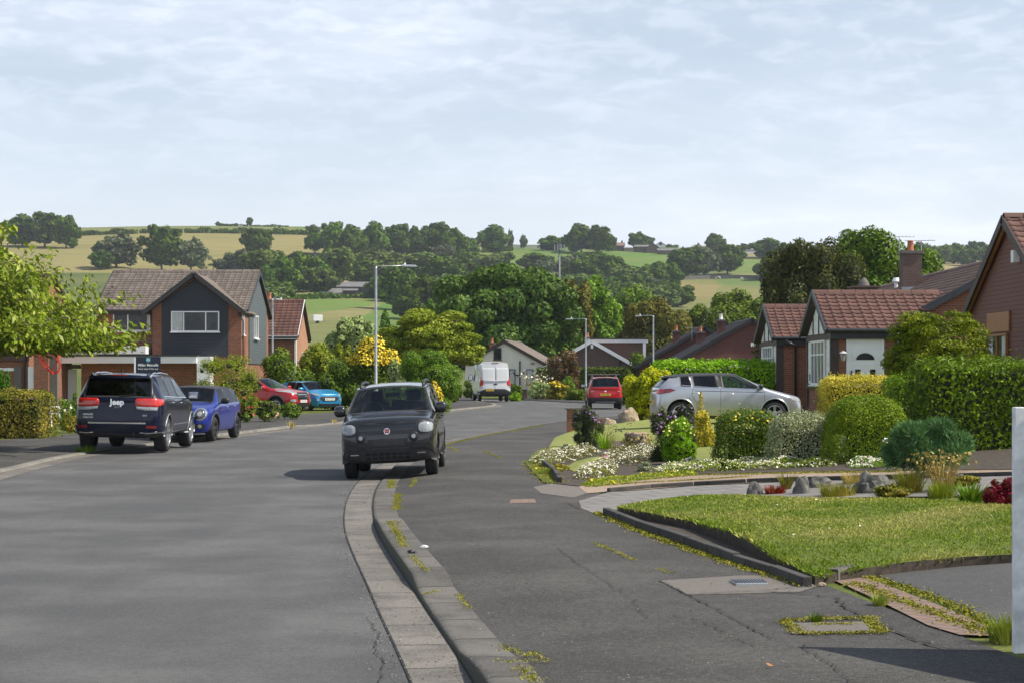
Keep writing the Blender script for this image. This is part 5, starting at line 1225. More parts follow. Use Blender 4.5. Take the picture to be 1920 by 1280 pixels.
c.arches(mt['trim'], .06, .012); c.mirror(.74, .98, mt['black'], (.07, .11, .08)); c.handle(-.05, .86, mt['chrome']); c.handle(-.92, .87, mt['chrome']); c.seam([(.78, .92), (.76, .5), (.64, .28)]); c.seam([(-.16, .95), (-.16, .28)]); c.seam([(-1.06, .95), (-1.02, .62)])
c.patch('windscreen_wiper', 'x', 1, rect(-.6, 1.0, .1, 1.015), mt['black'], off=.02); c.put(-8.36, 47.75, math.radians(-94), .03, -.01)

# --- red SUV in the drive
S = dict(L=4.47, W=1.85, H=1.60, zb=.30, hood_z=1.02, cowl_z=1.13, cowl_x=1.02, head_x=.20, roof_x=-1.85, glass_x=-2.08, glass_z=1.15, belt_f=1.09, belt_r=1.18, roof_w=.74, nose=.15, head_z=1.52, roof_rear=1.56, pillars=(-.12, -.22, -1.08, -1.18), d_x=-1.6,
         wf=1.35, wr=-1.32, r=.36, tyre_w=.225, seat_x=-.1, seat_z=.58, clad_rows=2, shoulder=.98)
c = Car('red_suv', S, P_red, 'deep red SUV on a drive beside the bright blue hatchback', 'car')
c.both('headlight', 'x', 1, [(.42, .88), (.66, .90), (.86, 1.0), (.84, 1.05), (.60, .99), (.42, .95)], mt['lamp_clear'], off=.012, thick=.05); c.both('headlight', 'y', 1, [(2.05, .92), (1.72, 1.0), (1.62, 1.045), (1.80, 1.04), (2.05, .98)], mt['lamp_clear'], off=.008)
c.patch('grille', 'x', 1, [(-.40, .62), (.40, .62), (.46, .90), (.38, .96), (-.38, .96), (-.46, .90)], mt['black'], off=.012)
for k in range(3): c.patch('grille_bar', 'x', 1, rect(-.42, .70 + .075 * k, .42, .725 + .075 * k), mt['chrome'], off=.024, step=.05)
c.both('fog_lamp', 'x', 1, superpts(.66, .60, .12, .06, 3), mt['lamp_clear'], off=.01); c.patch('lower_grille', 'x', 1, rect(-.55, .40, .55, .50), mt['black'], off=.010, step=.05); c.plate(1, .575, 'MT16 VFO', False)
c.arches(mt['trim'], .07, .014); c.mirror(.80, 1.12, P_red); c.handle(0, 1.0, P_red); c.handle(-1, 1.02, P_red); c.rails(mt['lead'], .1, -1.7, .60, .04); c.seam([(-.17, 1.1), (-.17, .36)]); c.seam([(.88, 1.06), (.86, .5)]); c.put(-11.2, 81.0, math.radians(-26), .02)

# --- bright blue hatch next to it
S = dict(L=3.67, W=1.68, H=1.44, zb=.20, hood_z=.90, cowl_z=1.02, cowl_x=1.05, head_x=.25, roof_x=-1.5, glass_x=-1.72, glass_z=1.04, belt_f=.98, belt_r=1.06, roof_w=.74, nose=.17, head_z=1.36, roof_rear=1.40, pillars=(-.10, -.2, -.95, -1.05), d_x=None,
         wf=1.10, wr=-1.32, r=.295, tyre_w=.19, seat_x=-.1, seat_z=.45, clad_rows=1)
c = Car('bright_blue_hatchback', S, P_sky, 'bright blue hatchback with a white front number plate beside the red SUV', 'car')
c.both('headlight', 'x', 1, [(.50, .74), (.66, .76), (.78, .86), (.76, .90), (.56, .82), (.48, .78)], mt['lamp_clear'], off=.012, thick=.05); c.patch('grille', 'x', 1, [(-.34, .50), (.34, .50), (.50, .62), (.46, .72), (-.46, .72), (-.50, .62)], mt['black'], off=.012)
c.patch('lower_grille', 'x', 1, rect(-.55, .27, .55, .38), mt['black'], off=.010, step=.05); c.plate(1, .59, 'MC70 ZTH', False); c.both('daytime_lamp', 'x', 1, circ(.60, .56, .05, 14), mt['lamp_clear'], off=.014)
c.mirror(.82, 1.0, P_sky); c.handle(-.02, .9, P_sky); c.seam([(-.15, .98), (-.15, .3)]); c.seam([(.85, .95), (.82, .4)]); c.put(-9.5, 85.4, math.radians(-54), .04)

# --- white high-roof van
S = dict(L=5.53, W=2.06, H=2.62, zb=.38, hood_z=1.25, cowl_z=1.42, cowl_x=2.02, head_x=1.15, roof_x=-2.62, glass_x=-2.70, glass_z=1.40, belt_f=1.36, belt_r=1.36, roof_w=.86, hood_w=.84, nose=.22, head_z=2.30, roof_rear=2.58, pillars=(.75, .55, -.95, -1.05), d_x=None, glass_w=.87,
         wf=1.85, wr=-1.45, r=.345, tyre_w=.215, seat_x=.9, seat_z=.85, clad_rows=1, shoulder=.985, rear_w=.97, d_belt=-2.66, tail_x=-2.745, tail_z=1.2, inset=.03)
S['quarter'] = False
_cs = car_shell
def van_shell(S_):
    bm = _cs(S_)
    for f in bm.faces:                                        # a panel van: only the cab is glazed
        if f.material_index in (1, 2, 3) and f.calc_center_median().x < .9 and f.calc_center_median().z > .6: f.material_index = 0
    return bm
car_shell = van_shell
c = Car('white_van', S, P_white, 'white high roof panel van seen from behind at the end of the road', 'van'); car_shell = _cs
c.both('tail_light', 'x', -1, [(.93, 1.05), (1.0, 1.05), (1.0, 1.62), (.93, 1.62)], mt['lamp_red'], off=.012, thick=.05); c.both('tail_light', 'y', 1, [(-2.70, 1.05), (-2.60, 1.05), (-2.60, 1.62), (-2.70, 1.62)], mt['lamp_red'], off=.01)
c.both('reversing_light', 'x', -1, rect(.93, .93, 1.0, 1.05), mt['lamp_clear'], off=.012)
c.patch('rear_bumper', 'x', -1, [(-1.0, .40), (1.0, .40), (1.0, .68), (.60, .84), (-.60, .84), (-1.0, .68)], mt['trim'], off=.05, thick=.14, step=.06); c.plate(-1, .76, 'YD67 KRN', True, y=.35, out_=.05)
for y0, y1 in ((-.86, -.04), (.04, .86)): c.patch('door_panel', 'x', -1, [(y0, 1.45), (y0 + (.12 if y0 < 0 else 0), 1.32), (y1 - (.12 if y1 > 0 else 0), 1.32), (y1, 1.45), (y1, 2.18), (y0, 2.18)], P_white, off=.012, step=.06, bulge=.012)
c.patch('door_seam', 'x', -1, rect(-.008, .86, .008, 2.42), mt['lead'], off=.006, step=.1); c.both('door_seam', 'x', -1, rect(.900, .86, .910, 2.40), mt['lead'], off=.006, step=.1)
c.patch('roof_light', 'x', -1, rect(-.22, 2.50, .22, 2.535), mt['lamp_dkred'], off=.02); c.patch('door_handle', 'x', -1, rect(-.14, 1.12, .10, 1.19), mt['black'], off=.02); c.both('door_hinge', 'x', -1, rect(.88, 1.9, .96, 1.96), P_white, off=.04, thick=.04)
c.mirror(1.62, 1.52, mt['black'], (.10, .16, .22), .12); m = MB(); m.box(-2.5, -.6, .38, 1.5, .6, .55); m.build('underbody', mt['arch_in'], c.o); c.put(-1.42, 120.4, math.radians(97), .03)
# --- red car with a roof bar
S = dict(L=4.22, W=1.79, H=1.67, zb=.30, hood_z=1.02, cowl_z=1.13, cowl_x=1.05, head_x=.40, roof_x=-1.92, glass_x=-2.03, glass_z=1.13, belt_f=1.09, belt_r=1.12, roof_w=.76, nose=.15, head_z=1.58, roof_rear=1.63, pillars=(-.08, -.18, -1.0, -1.1), d_x=-1.62,
         wf=1.30, wr=-1.28, r=.335, tyre_w=.215, seat_x=-.1, seat_z=.58, clad_rows=2, rear_w=.96, tail_z=.9, d_belt=-1.85, glass_w=.78, tail_x=-2.08)
c = Car('red_estate_car', S, P_red2, 'bright red car with a roof bar and yellow rear plate beside the street lamp', 'car')
c.both('tail_light', 'x', -1, [(.58, .86), (.80, .86), (.82, .99), (.60, .99)], mt['lamp_red'], off=.012, thick=.05); c.both('reversing_light', 'x', -1, rect(.60, .89, .72, .94), mt['lamp_clear'], off=.02)
c.patch('rear_bumper', 'x', -1, [(-.86, .34), (.86, .34), (.87, .60), (-.87, .60)], mt['trim'], off=.03, thick=.1, step=.06); c.plate(-1, .75, 'MA14 EGK', True); c.patch('badge', 'x', -1, circ(0, .93, .05), mt['chrome'], off=.014)
c.patch('skid_plate', 'x', -1, rect(-.5, .36, .5, .42), mt['lead'], off=.045, step=.06); c.arches(mt['trim'], .06, .012); c.mirror(.82, 1.13, mt['black']); c.rails(mt['lead'], .2, -1.75, .60, .05); m = MB(); m.bar((-.9, -.82, 1.78), (-.9, .82, 1.78), .06, .03)
for sg in (-1, 1): m.bar((-.9, sg * .62, 1.66), (-.9, sg * .62, 1.78), .05, .04, up=(1, 0, 0))
m.build('roof_bar', mt['lead'], c.o); c.put(4.75, 94.6, math.radians(90.5), 0)
# --- silver hatch on the drive
S = dict(L=4.06, W=1.765, H=1.405, zb=.17, hood_z=.82, cowl_z=.96, cowl_x=1.05, head_x=.22, roof_x=-1.62, glass_x=-1.90, glass_z=1.01, belt_f=.955, belt_r=1.06, roof_w=.70, hood_w=.80, nose=.20, nose_z=.70, head_z=1.345, roof_rear=1.34, pillars=(-.20, -.32, -.98, -1.03), d_x=-1.34,
         wf=1.20, wr=-1.34, r=.322, tyre_w=.205, seat_x=-.15, seat_z=.40, clad_rows=1, spokes=5, rim='alloy', two=True, roof_black=True, a_foot=.10, shoulder=.985, rear_w=.93, d_belt=-1.62, tail_z=.85, tail_x=-1.97)
c = Car('silver_hatchback', S, P_silver, 'silver hatchback with a black roof parked side on in front of the white gabled bungalow', 'car')
c.both('tail_light', 'y', 1, [(-1.93, .83), (-1.62, .88), (-1.47, .945), (-1.60, .985), (-1.90, .96)], mt['lamp_dkred'], off=.010); c.both('tail_light', 'x', -1, [(.50, .84), (.80, .86), (.80, .97), (.55, .95)], mt['lamp_red'], off=.012)
c.both('headlight', 'y', 1, [(1.88, .62), (1.74, .655), (1.58, .73), (1.60, .765), (1.76, .74), (1.88, .70)], mt['lamp_clear'], off=.008); c.both('headlight', 'x', 1, [(.48, .62), (.76, .64), (.78, .73), (.52, .70)], mt['lamp_clear'], off=.01)
c.patch('grille', 'x', 1, rect(-.5, .36, .5, .56), mt['black'], off=.01, step=.05); c.plate(1, .46, 'PO20 LDX', False); c.plate(-1, .62, 'PO20 LDX', True)
c.arches(P_silver, .03, .008); c.mirror(.78, .99, mt['black'], (.08, .11, .075)); c.handle(.0, .845, mt['chrome'], .2); c.handle(-1.0 + .07, .87, mt['chrome'], .2)
c.seam([(.93, .93), (.92, .5), (.84, .24)]); c.seam([(-.26, .98), (-.26, .24)]); c.seam([(-1.0, .98), (-1.04, .82), (-.90, .60), (-.88, .24)]); c.seam([(.90, .885), (-.95, .925)], .012, name='waist_crease'); c.patch('rear_spoiler', 'x', -1, rect(-.52, 1.24, .52, 1.275), mt['black'], off=.05, thick=.16)
c.seam([(.92, .962), (-.3, 1.0), (-1.30, 1.075)], .012, name='window_chrome', mat=mt['chrome'], off=.006); c.seam([(.80, .24), (-.9, .24)], .03, name='sill_trim', mat=mt['trim'], off=.01)
c.put(5.80, 49.4, math.radians(3), .37)

# ---------------------------------------------------------------- buildings
X_, Y_, Z_ = Vector((1, 0, 0)), Vector((0, 1, 0)), Vector((0, 0, 1))
def window(parent, o, u, n, w_, h, lights=2, frame='white', name='window', transom=0.0, sill=True, fw=.055, depth=.07, curtain=False, sillm=None):
    """o: bottom left corner on the wall, u along the wall, n outward"""
    o, u, n = Vector(o), Vector(u).normalized(), Vector(n).normalized(); m = MB(); v = Z_
    def b(a0, b0, a1, b1, d0, d1, mm=m): mm.obox(o + u * (a0 + a1) / 2 + v * (b0 + b1) / 2 + n * (d0 + d1) / 2, u * (a1 - a0) / 2, v * (b1 - b0) / 2, n * (d1 - d0) / 2)
    b(0, 0, w_, fw, 0, depth); b(0, h - fw, w_, h, 0, depth); b(0, fw, fw, h - fw, 0, depth); b(w_ - fw, fw, w_, h - fw, 0, depth)
    ls = lights if isinstance(lights, (list, tuple)) else [i / lights for i in range(1, lights)]
    for k in ls: b(w_ * k - fw * .5, fw, w_ * k + fw * .5, h - fw, 0, depth - .004)
    if transom: b(fw, h * transom - fw * .4, w_ - fw, h * transom + fw * .4, 0, depth - .008)
    f = m.build(name, mt[frame], parent, bevel=.004); m = MB(); b(fw * .9, fw * .9, w_ - fw * .9, h - fw * .9, .004, .03, m); m.build('pane', mt['pane'], f)
    if curtain:
        m = MB()
        for a, c in curtain: b(a * w_ + fw, fw, c * w_ - fw, h - fw, .031, .036, m)
        m.build('curtain', mt['curtain'], f)
    if sill: m = MB(); b(-.05, -.05, w_ + .05, .002, 0, depth + .06, m); m.build('sill', mt[sillm or frame], f, bevel=.006)
    return f
def gable_house(name, label, cat, x0, x1, y0, y1, zb, ze, zr, ridge, wall, roof, over=.30, verge='gutterblk', parts=None, tile=True, gut=True, asym=0.5, tw=.30, wave=.028, vt=.16, front=None):
    """ridge 'x' or 'y'; returns root (origin at x0,y0,0 world)"""
    t = empty(name, (x0, y0, zb), 0, label, cat); W_, D_ = x1 - x0, y1 - y0; E, Rz = ze - zb, zr - zb; m = MB()
    if ridge == 'x':
        ym = D_ * asym
        m.face([(0, 0, -.3), (W_, 0, -.3), (W_, 0, E), (0, 0, E)]); m.face([(W_, D_, -.3), (0, D_, -.3), (0, D_, E), (W_, D_, E)])
        m.face([(W_, 0, -.3), (W_, D_, -.3), (W_, D_, E), (W_, ym, Rz), (W_, 0, E)]); m.face([(0, D_, -.3), (0, 0, -.3), (0, 0, E), (0, ym, Rz), (0, D_, E)])
        k0, k1 = over * (Rz - E) / ym, over * (Rz - E) / (D_ - ym)
        sl = [((-.15, -over, E - k0 + .05), (W_ + .30, 0, 0), (0, ym + over, Rz - E + k0)), ((-.15, D_ + over, E - k1 + .05), (W_ + .30, 0, 0), (0, -(D_ - ym + over), Rz - E + k1))]
        ends = [(-.15, W_ + .15)]
    else:
        xm = W_ * asym
        m.face([(0, 0, -.3), (W_, 0, -.3), (W_, 0, E), (xm, 0, Rz), (0, 0, E)]); m.face([(W_, D_, -.3), (0, D_, -.3), (0, D_, E), (xm, D_, Rz), (W_, D_, E)])
        m.face([(W_, 0, -.3), (W_, D_, -.3), (W_, D_, E), (W_, 0, E)]); m.face([(0, D_, -.3), (0, 0, -.3), (0, 0, E), (0, D_, E)])
        k0, k1 = over * (Rz - E) / xm, over * (Rz - E) / (W_ - xm)
        sl = [((-over, -.15, E - k0 + .05), (0, D_ + .30, 0), (xm + over, 0, Rz - E + k0)), ((W_ + over, -.15, E - k1 + .05), (0, D_ + .30, 0), (-(W_ - xm + over), 0, Rz - E + k1))]
    m.build('wall', mt[wall], t); rm = MB()
    r_ = None
    for p0, u, v in sl:
        nn = Vector(u).cross(Vector(v)).normalized(); nn = nn if nn.z > 0 else -nn
        rm.prism([Vector(p0) - nn * .03, Vector(p0) + Vector(u) - nn * .03, Vector(p0) + Vector(u) + Vector(v) - nn * .03, Vector(p0) + Vector(v) - nn * .03], -nn * .10)
    r_ = rm.build('roof', mt['timber_dk'], t)
    for p0, u, v in sl: tiled('roof_tiles', p0, u, v, mt[roof], r_, tw=tw, wave=wave)
    # ridge tiles, barge boards, gutters
    m = MB(); a = Vector(sl[0][0]) + Vector(sl[0][2]) + Z_ * .05; b_ = a + Vector(sl[0][1]); L = (b_ - a).length; k = max(1, round(L / .45)); d = (b_ - a) / k; ax = d.normalized(); sd_ = Vector((-ax.y, ax.x, 0))
    for i in range(k):
        p, q = a + d * (i + .02), a + d * (i + .98); ring = [sd_ * .15 - Z_ * .085, sd_ * .085 - Z_ * .01, Z_ * .03, -sd_ * .085 - Z_ * .01, -sd_ * .15 - Z_ * .085]
        for j in range(4): m.face([p + ring[j], q + ring[j], q + ring[j + 1], p + ring[j + 1]], uvs=[(i * 3 + 50, j + 50), (i * 3 + 50.9, j + 50), (i * 3 + 50.9, j + 50.9), (i * 3 + 50, j + 50.9)])
    m.build('ridge_tiles', mt[roof], r_)
    for p0, u, v in sl:
        p0, u, v = map(Vector, (p0, u, v)); nn = u.cross(v).normalized(); nn = nn if nn.z > 0 else -nn; un = u.normalized()
        for e, s_ in ((p0, 1), (p0 + u, -1)): MB().obox(e + v / 2 - nn * .075 - un * s_ * .02, un * .022, v / 2, nn * vt / 2).build('barge_board', mt[verge], r_)
    if gut:
        m = MB()
        for p0, u, v in sl:
            p0, u, v = map(Vector, (p0, u, v)); un = u.normalized(); o = -Vector((v.x, v.y, 0)).normalized(); m.tube([p0 + o * .03 - Z_ * .04, p0 + u + o * .03 - Z_ * .04], .055, 8); m.obox(p0 + u / 2 - o * .04 - Z_ * .12, u / 2, o * .012, Z_ * .09)
        m.build('rain_gutter', mt['gutterblk'], r_)
    return t, sl
def chimney(parent, x, y, z0, z1, sx, sy, wall, pots=1, potm='terracotta'):
    m = MB(); m.box(x - sx / 2, y - sy / 2, z0, x + sx / 2, y + sy / 2, z1); c = m.build('chimney', mt[wall], parent); m = MB(); m.box(x - sx / 2 - .05, y - sy / 2 - .05, z1 + .001, x + sx / 2 + .05, y + sy / 2 + .05, z1 + .12); m.build('chimney_cap', mt['conc'], c, bevel=.01)
    for i in range(pots): xx = x + (i - (pots - 1) / 2) * .32; m = MB(); m.tube([(xx, y, z1 + .10), (xx, y, z1 + .15), (xx, y, z1 + .46), (xx, y, z1 + .50)], [.15, .12, .105, .13], 12); m.build('chimney_pot', mt[potm], c, smooth=True)
    return c
def drainpipe(parent, pts, r=.035, mat='gutterblk', name='drainpipe'):
    m = MB(); m.tube(pts, r, 8); return m.build(name, mt[mat], parent, smooth=True)
def aerial(parent, x, y, z, h=1.2, ang=0.4, name='aerial'):
    m = MB(); m.tube([(x, y, z), (x, y, z + h)], .018, 6); d = Vector((math.cos(ang), math.sin(ang), 0)); s_ = Vector((-d.y, d.x, 0)); c = Vector((x, y, z + h)); m.tube([c - d * .5, c + d * .6], .012, 6)
    for k in range(7): p = c + d * (-.4 + k * .15); m.tube([p - s_ * .22, p + s_ * .22], .007, 5)
    return m.build(name, mt['steel'], parent)
# --- the two-storey house with the dark clad gable (left)
t, sl = gable_house('detached_house', 'two storey house with charcoal clad gable and white garage beam', 'house', -20.1, -12.95, 88.0, 96.3, .09, 4.98, 6.95, 'x', 'brick', 'tile_gb', .35, 'barge_dk', asym=.5)
t.location = (-20.1, 88.0, .09); hz0 = .09
def hl(x, y, z): return (x + 20.1, y - 88.0, z - .09)          # world to house
# projecting gable
gx0, gx1, yf = -17.25, -12.98, 86.9; ap = -15.2
m = MB(); m.face([hl(gx0, yf, 0), hl(gx1, yf, 0), hl(gx1, yf, 4.85), hl(ap, yf, 6.45), hl(gx0, yf, 4.85)]); m.face([hl(gx1, yf, 0), hl(gx1, 88.0, 0), hl(gx1, 88.0, 4.85), hl(gx1, yf, 4.85)]); m.face([hl(gx0, 88, 0), hl(gx0, yf, 0), hl(gx0, yf, 4.85), hl(gx0, 88, 4.85)])
m.build('gable_wall', mt['brick'], t)
m = MB(); m.prism([hl(-16.78, yf - .03, 2.62), hl(-13.6, yf - .03, 2.62), hl(-13.6, yf - .03, 5.15), hl(ap, yf - .03, 6.33), hl(-16.78, yf - .03, 5.2)], (0, .05, 0)); m.build('gable_cladding', mt['clad_dk'], t)
gr = MB(); 
for sx_ in (-1, 1):
    ex = ap + sx_ * 2.42; ez = 4.72; p0 = Vector(hl(ex, yf - .32, ez)); u = Vector((0, 3.4, 0)); v = Vector(hl(ap, yf - .32, 6.58)) - p0; nn = u.cross(v).normalized(); nn = nn if nn.z > 0 else -nn
    gr.prism([p0 - nn * .02, p0 + u - nn * .02, p0 + u + v - nn * .02, p0 + v - nn * .02], -nn * .09)
g_ = gr.build('gable_roof', mt['timber_dk'], t)
for sx_ in (-1, 1):
    ex = ap + sx_ * 2.42; ez = 4.72; p0 = Vector(hl(ex, yf - .32, ez)); u = Vector((0, 4.2, 0)); v = Vector(hl(ap, yf - .32, 6.58)) - p0
    tiled('roof_tiles', p0, u, v, mt['tile_gb'], g_)
for sx_ in (-1, 1): MB().bar(hl(ap + sx_ * 2.46, yf - .34, 4.66), hl(ap, yf - .34, 6.56), .05, .20).build('barge_board', mt['gutterblk'], g_)
window(t, hl(-16.32, yf - .035, 3.80), X_, -Y_, 2.30, .98, [.26, .72], curtain=[(0, .26)])
window(t, hl(-19.35, 88.0, 3.86), X_, -Y_, 1.80, 1.0, [.40], curtain=[(.88, 1.0)])
for yy, z_, w_ in ((87.15, 3.65, .5),): window(t, hl(gx1, yy, z_), Y_, X_, w_, 1.15, 1)
m = MB(); m.box(*hl(-12.95, 89.3, 2.3), *hl(-12.90, 95.0, 6.0)); o = m.build('side_cladding', mt['clad_gr'], t)
m = MB(); m.prism([hl(-12.95, 89.1, 2.3), hl(-12.95, 95.3, 2.3), hl(-12.95, 95.3, 5.2), hl(-12.95, 92.2, 6.7), hl(-12.95, 89.1, 5.2)], (.05, 0, 0)); bpy.data.objects.remove(o); m.build('side_cladding', mt['clad_gr'], t)
window(t, hl(-12.90, 90.6, 3.55), Y_, X_, 1.3, 1.15, 2)
# garage beam and flat canopies
m = MB(); m.box(*hl(-22.2, 85.9, 2.30), *hl(-14.95, 86.85, 2.62)); m.build('garage_fascia', mt['white'], t)
m = MB(); m.box(*hl(-21.4, 86.1, 2.74), *hl(-17.4, 88.2, 3.12)); m.build('porch_fascia', mt['white'], t); m = MB(); m.box(*hl(-22.25, 85.85, 2.64), *hl(-14.9, 88.2, 2.70)); m.build('canopy_roof', mt['gutterblk'], t)
m = MB(); m.box(*hl(-14.95, 86.0, .05), *hl(-14.3, 86.85, 2.62)); m.build('garage_post', mt['white'], t)
m = MB(); m.box(*hl(-21.95, 87.2, .05), *hl(-20.95, 87.25, 2.02)); d_ = m.build('garage_door', mt['white'], t); m = MB()
for k in range(4): m.box(*hl(-21.85 + k * .235, 87.17, .15), *hl(-21.68 + k * .235, 87.199, 1.9))
m.build('door_panel', mt['white'], d_); m = MB(); m.box(*hl(-22.1, 87.0, 2.05), *hl(-20.75, 87.3, 2.24)); m.build('door_lintel', mt['conc'], t)
m = MB(); m.box(*hl(-20.6, 86.72, .0), *hl(-15.0, 87.1, 2.29)); m.build('ground_floor_wall', mt['brick'], t);
drainpipe(t, [hl(-17.3, 86.85, 4.75), hl(-17.3, 86.85, 2.7)]); drainpipe(t, [hl(-13.1, 86.8, 4.7), hl(-12.9, 87.0, 4.3), hl(-12.9, 87.0, .2)])
# --- neighbour on the far left, mostly behind the cherry tree
t, sl = gable_house('terraced_house', 'brick house with maroon boarded upper wall behind the cherry tree', 'house', -33.0, -21.35, 80.0, 88.0, .09, 4.7, 6.3, 'x', 'brick', 'tile_br', .4, 'timber_dk')
bx = lambda a, b_, c_, d_, e, f: (a + 33.0, b_ - 80, c_ - .09, d_ + 33.0, e - 80, f - .09); MB().box(*bx(-33, 79.88, 2.35, -21.3, 79.99, 4.9)).build('boarded_wall', mt['clad_br'], t)
for a, c_ in ((-24.25, -23.9), (-21.95, -21.62)): m = MB(); m.box(*bx(a, 79.93, .1, c_, 79.998, 2.1)); m.build('door_frame', mt['conc'], t)
m = MB(); m.box(*bx(-24.3, 79.9, 1.92, -21.95, 79.99, 2.05)); m.build('lintel', mt['white_old'], t); m = MB(); m.box(*bx(-24.25, 79.95, .1, -23.75, 80.02, 1.9)); m.build('front_door', mt['timber_dk'], t)
m = MB(); m.tube([(bx(-22.95, 79.8, 1.15, 0, 0, 0)[0], -.06, 1.1), (bx(-22.95, 0, 0, 0, 0, 0)[0], .01, 1.1)], .16, 20); m.build('wall_light', mt['white_old'], t); drainpipe(t, [(11.55, -.2, 4.6), (11.55, -.2, .1)], .05)
m = MB(); m.box(*bx(-21.3, 79.8, .1, -21.05, 79.95, 2.1)); m.build('white_post', mt['white'], t); m = MB(); m.box(*bx(-21.0, 79.6, .0, -20.35, 80.0, 3.1)); m.build('brick_pier', mt['brick'], t)
m = MB(); m.box(*bx(-20.35, 79.75, .0, -20.0, 80.0, 3.05)); m.build('rendered_pier', mt['conc'], t); window(t, (6.7, -.12, 3.3), X_, -Y_, 1.6, 1.0, 2); window(t, (9.3, -.12, 3.3), X_, -Y_, 1.6, 1.0, 2)
m = MB(); P0 = [at(76, 640, 79.2), at(112, 656, 79.2), at(113, 684, 79.2), at(104, 700, 79.2), at(88, 690, 79.2), at(74, 668, 79.2)]; rs = np.random.RandomState(2); cc = sum(P0, Vector()) / 6; netm = M_plain('red_netting', (.62, .05, .03), .8, var=.4, scale=9)
ring = []
for i in range(6):
    a, b_ = P0[i], P0[(i + 1) % 6]; ring += [a, a.lerp(b_, .5) + Vector((rs.normal() * .05, -.1 * rs.rand(), rs.normal() * .05))]
for i in range(12): m.bar(ring[i], ring[(i + 1) % 12], .05, .09)
for i in range(0, 12): m.tube([ring[i], ring[(i * 5 + 4) % 12]], .018, 4)
tag(m.build('debris_net', netm), 'red plastic netting hung beside the brick pier behind the cherry tree', 'netting')
# --- small house with orange brick side
t, sl = gable_house('brick_house', 'small house with red roof tiles and orange brick side wall', 'house', -16.95, -12.3, 103.0, 109.2, .09, 4.05, 6.05, 'x', 'brick', 'tile_red', .28, 'gutterblk', asym=.5)
m = MB(); m.face([(4.655, 0, 0), (4.655, 6.2, 0), (4.655, 6.2, 3.93), (4.655, 3.1, 5.93), (4.655, 0, 3.93)]); m.build('side_wall', mt['brick_or'], t); window(t, (4.66, 2.9, 2.0), Y_, X_, 1.2, 1.0, 2); m = MB(); m.box(-.2, -.30, 3.68, 4.8, -.26, 3.88); m.build('fascia', mt['white'], t)
m = MB(); m.box(4.60, -.05, 0, 4.70, .25, 3.85); m.build('corner_board', mt['white'], t)
for yy in (-.2, 6.4): MB().bar((4.82, yy, 3.84), (4.82, 3.1, 5.98), .03, .16).build('white_barge', mt['white'], t)
chimney(t, 2.75, 3.1, 5.0, 5.95, .6, .6, 'brick_or'); m = MB(); m.box(4.66, .8, 2.3, 4.72, 1.0, 2.5); m.build('alarm_box', mt['white'], t)
# --- cream bungalow at the end of the road
def rot_house(t, rz): t.rotation_euler = (0, 0, rz)
t, sl = gable_house('cream_bungalow', 'cream rendered bungalow behind the white van', 'bungalow', -3.75, 2.55, 146.0, 158.0, 0, 2.75, 4.5, 'y', 'render', 'tile_gb', .35, 'timber_dk', vt=.26); rot_house(t, math.radians(-7))
window(t, (2.3, -.01, 3.0), X_, -Y_, .62, .95, 1, 'timber_dk'); window(t, (3.55, -.01, 1.0), X_, -Y_, .5, 1.25, 1, 'timber_dk', curtain=[(0, 1)]); window(t, (4.95, -.01, 1.0), X_, -Y_, .55, 1.25, 1, 'timber_dk', curtain=[(0, 1)])
drainpipe(t, [(4.42, -.08, 2.9), (4.42, -.08, 0)], .055, name='waste_pipe'); drainpipe(t, [(4.8, -.08, 1.98), (4.42, -.09, 1.95)], .05, name='waste_pipe'); drainpipe(t, [(3.9, -.08, 2.0), (4.05, -.09, 1.8), (4.42, -.09, 1.72)], .05, name='waste_pipe')
chimney(t, 1.35, 6.0, 3.2, 4.35, .4, .4, 'terracotta', 1); m = MB(); m.box(5.3, -.06, 2.65, 5.6, -.01, 2.75); m.build('wall_vent', mt['conc'], t)
# --- brown bungalow with flat dormer
t, sl = gable_house('brown_bungalow', 'dark brown brick bungalow with white barge boards and flat roofed dormer', 'bungalow', 2.5, 9.85, 141.0, 152.0, -.02, 2.35, 4.42, 'y', 'brick_dk', 'tile_br', .38, 'white', vt=.28, asym=.5); rot_house(t, math.radians(-2))
m = MB(); m.box(3.9, 1.2, 2.6, 7.9, 8.5, 4.30); d_ = m.build('dormer', mt['brick_dk'], t); m = MB(); m.box(3.8, 1.0, 4.31, 8.1, 8.8, 4.58); m.build('dormer_fascia', mt['white'], d_); m = MB(); m.box(3.75, .95, 4.581, 8.15, 8.85, 4.66); m.build('dormer_roof', mt['gutterblk'], d_)
window(d_, (7.905, 2.0, 3.0), Y_, X_, 2.2, 1.2, 3); m = MB(); m.box(7.70, .98, 2.5, 7.92, 1.195, 4.30); m.build('corner_post', mt['white'], d_)
m = MB(); m.box(3.62, -.42, 3.85, 3.80, -.30, 4.15); m.build('alarm_box', mt['white'], t); chimney(t, 3.4, 7, 3.0, 4.75, .42, .42, 'white_old', 1); drainpipe(t, [(5.9, -.06, 2.9), (5.9, -.06, 0)], .06)
m = MB(); m.box(8.2, 3.0, 2.2, 8.9, 3.6, 2.5); m.build('porch_light', mt['white'], t)
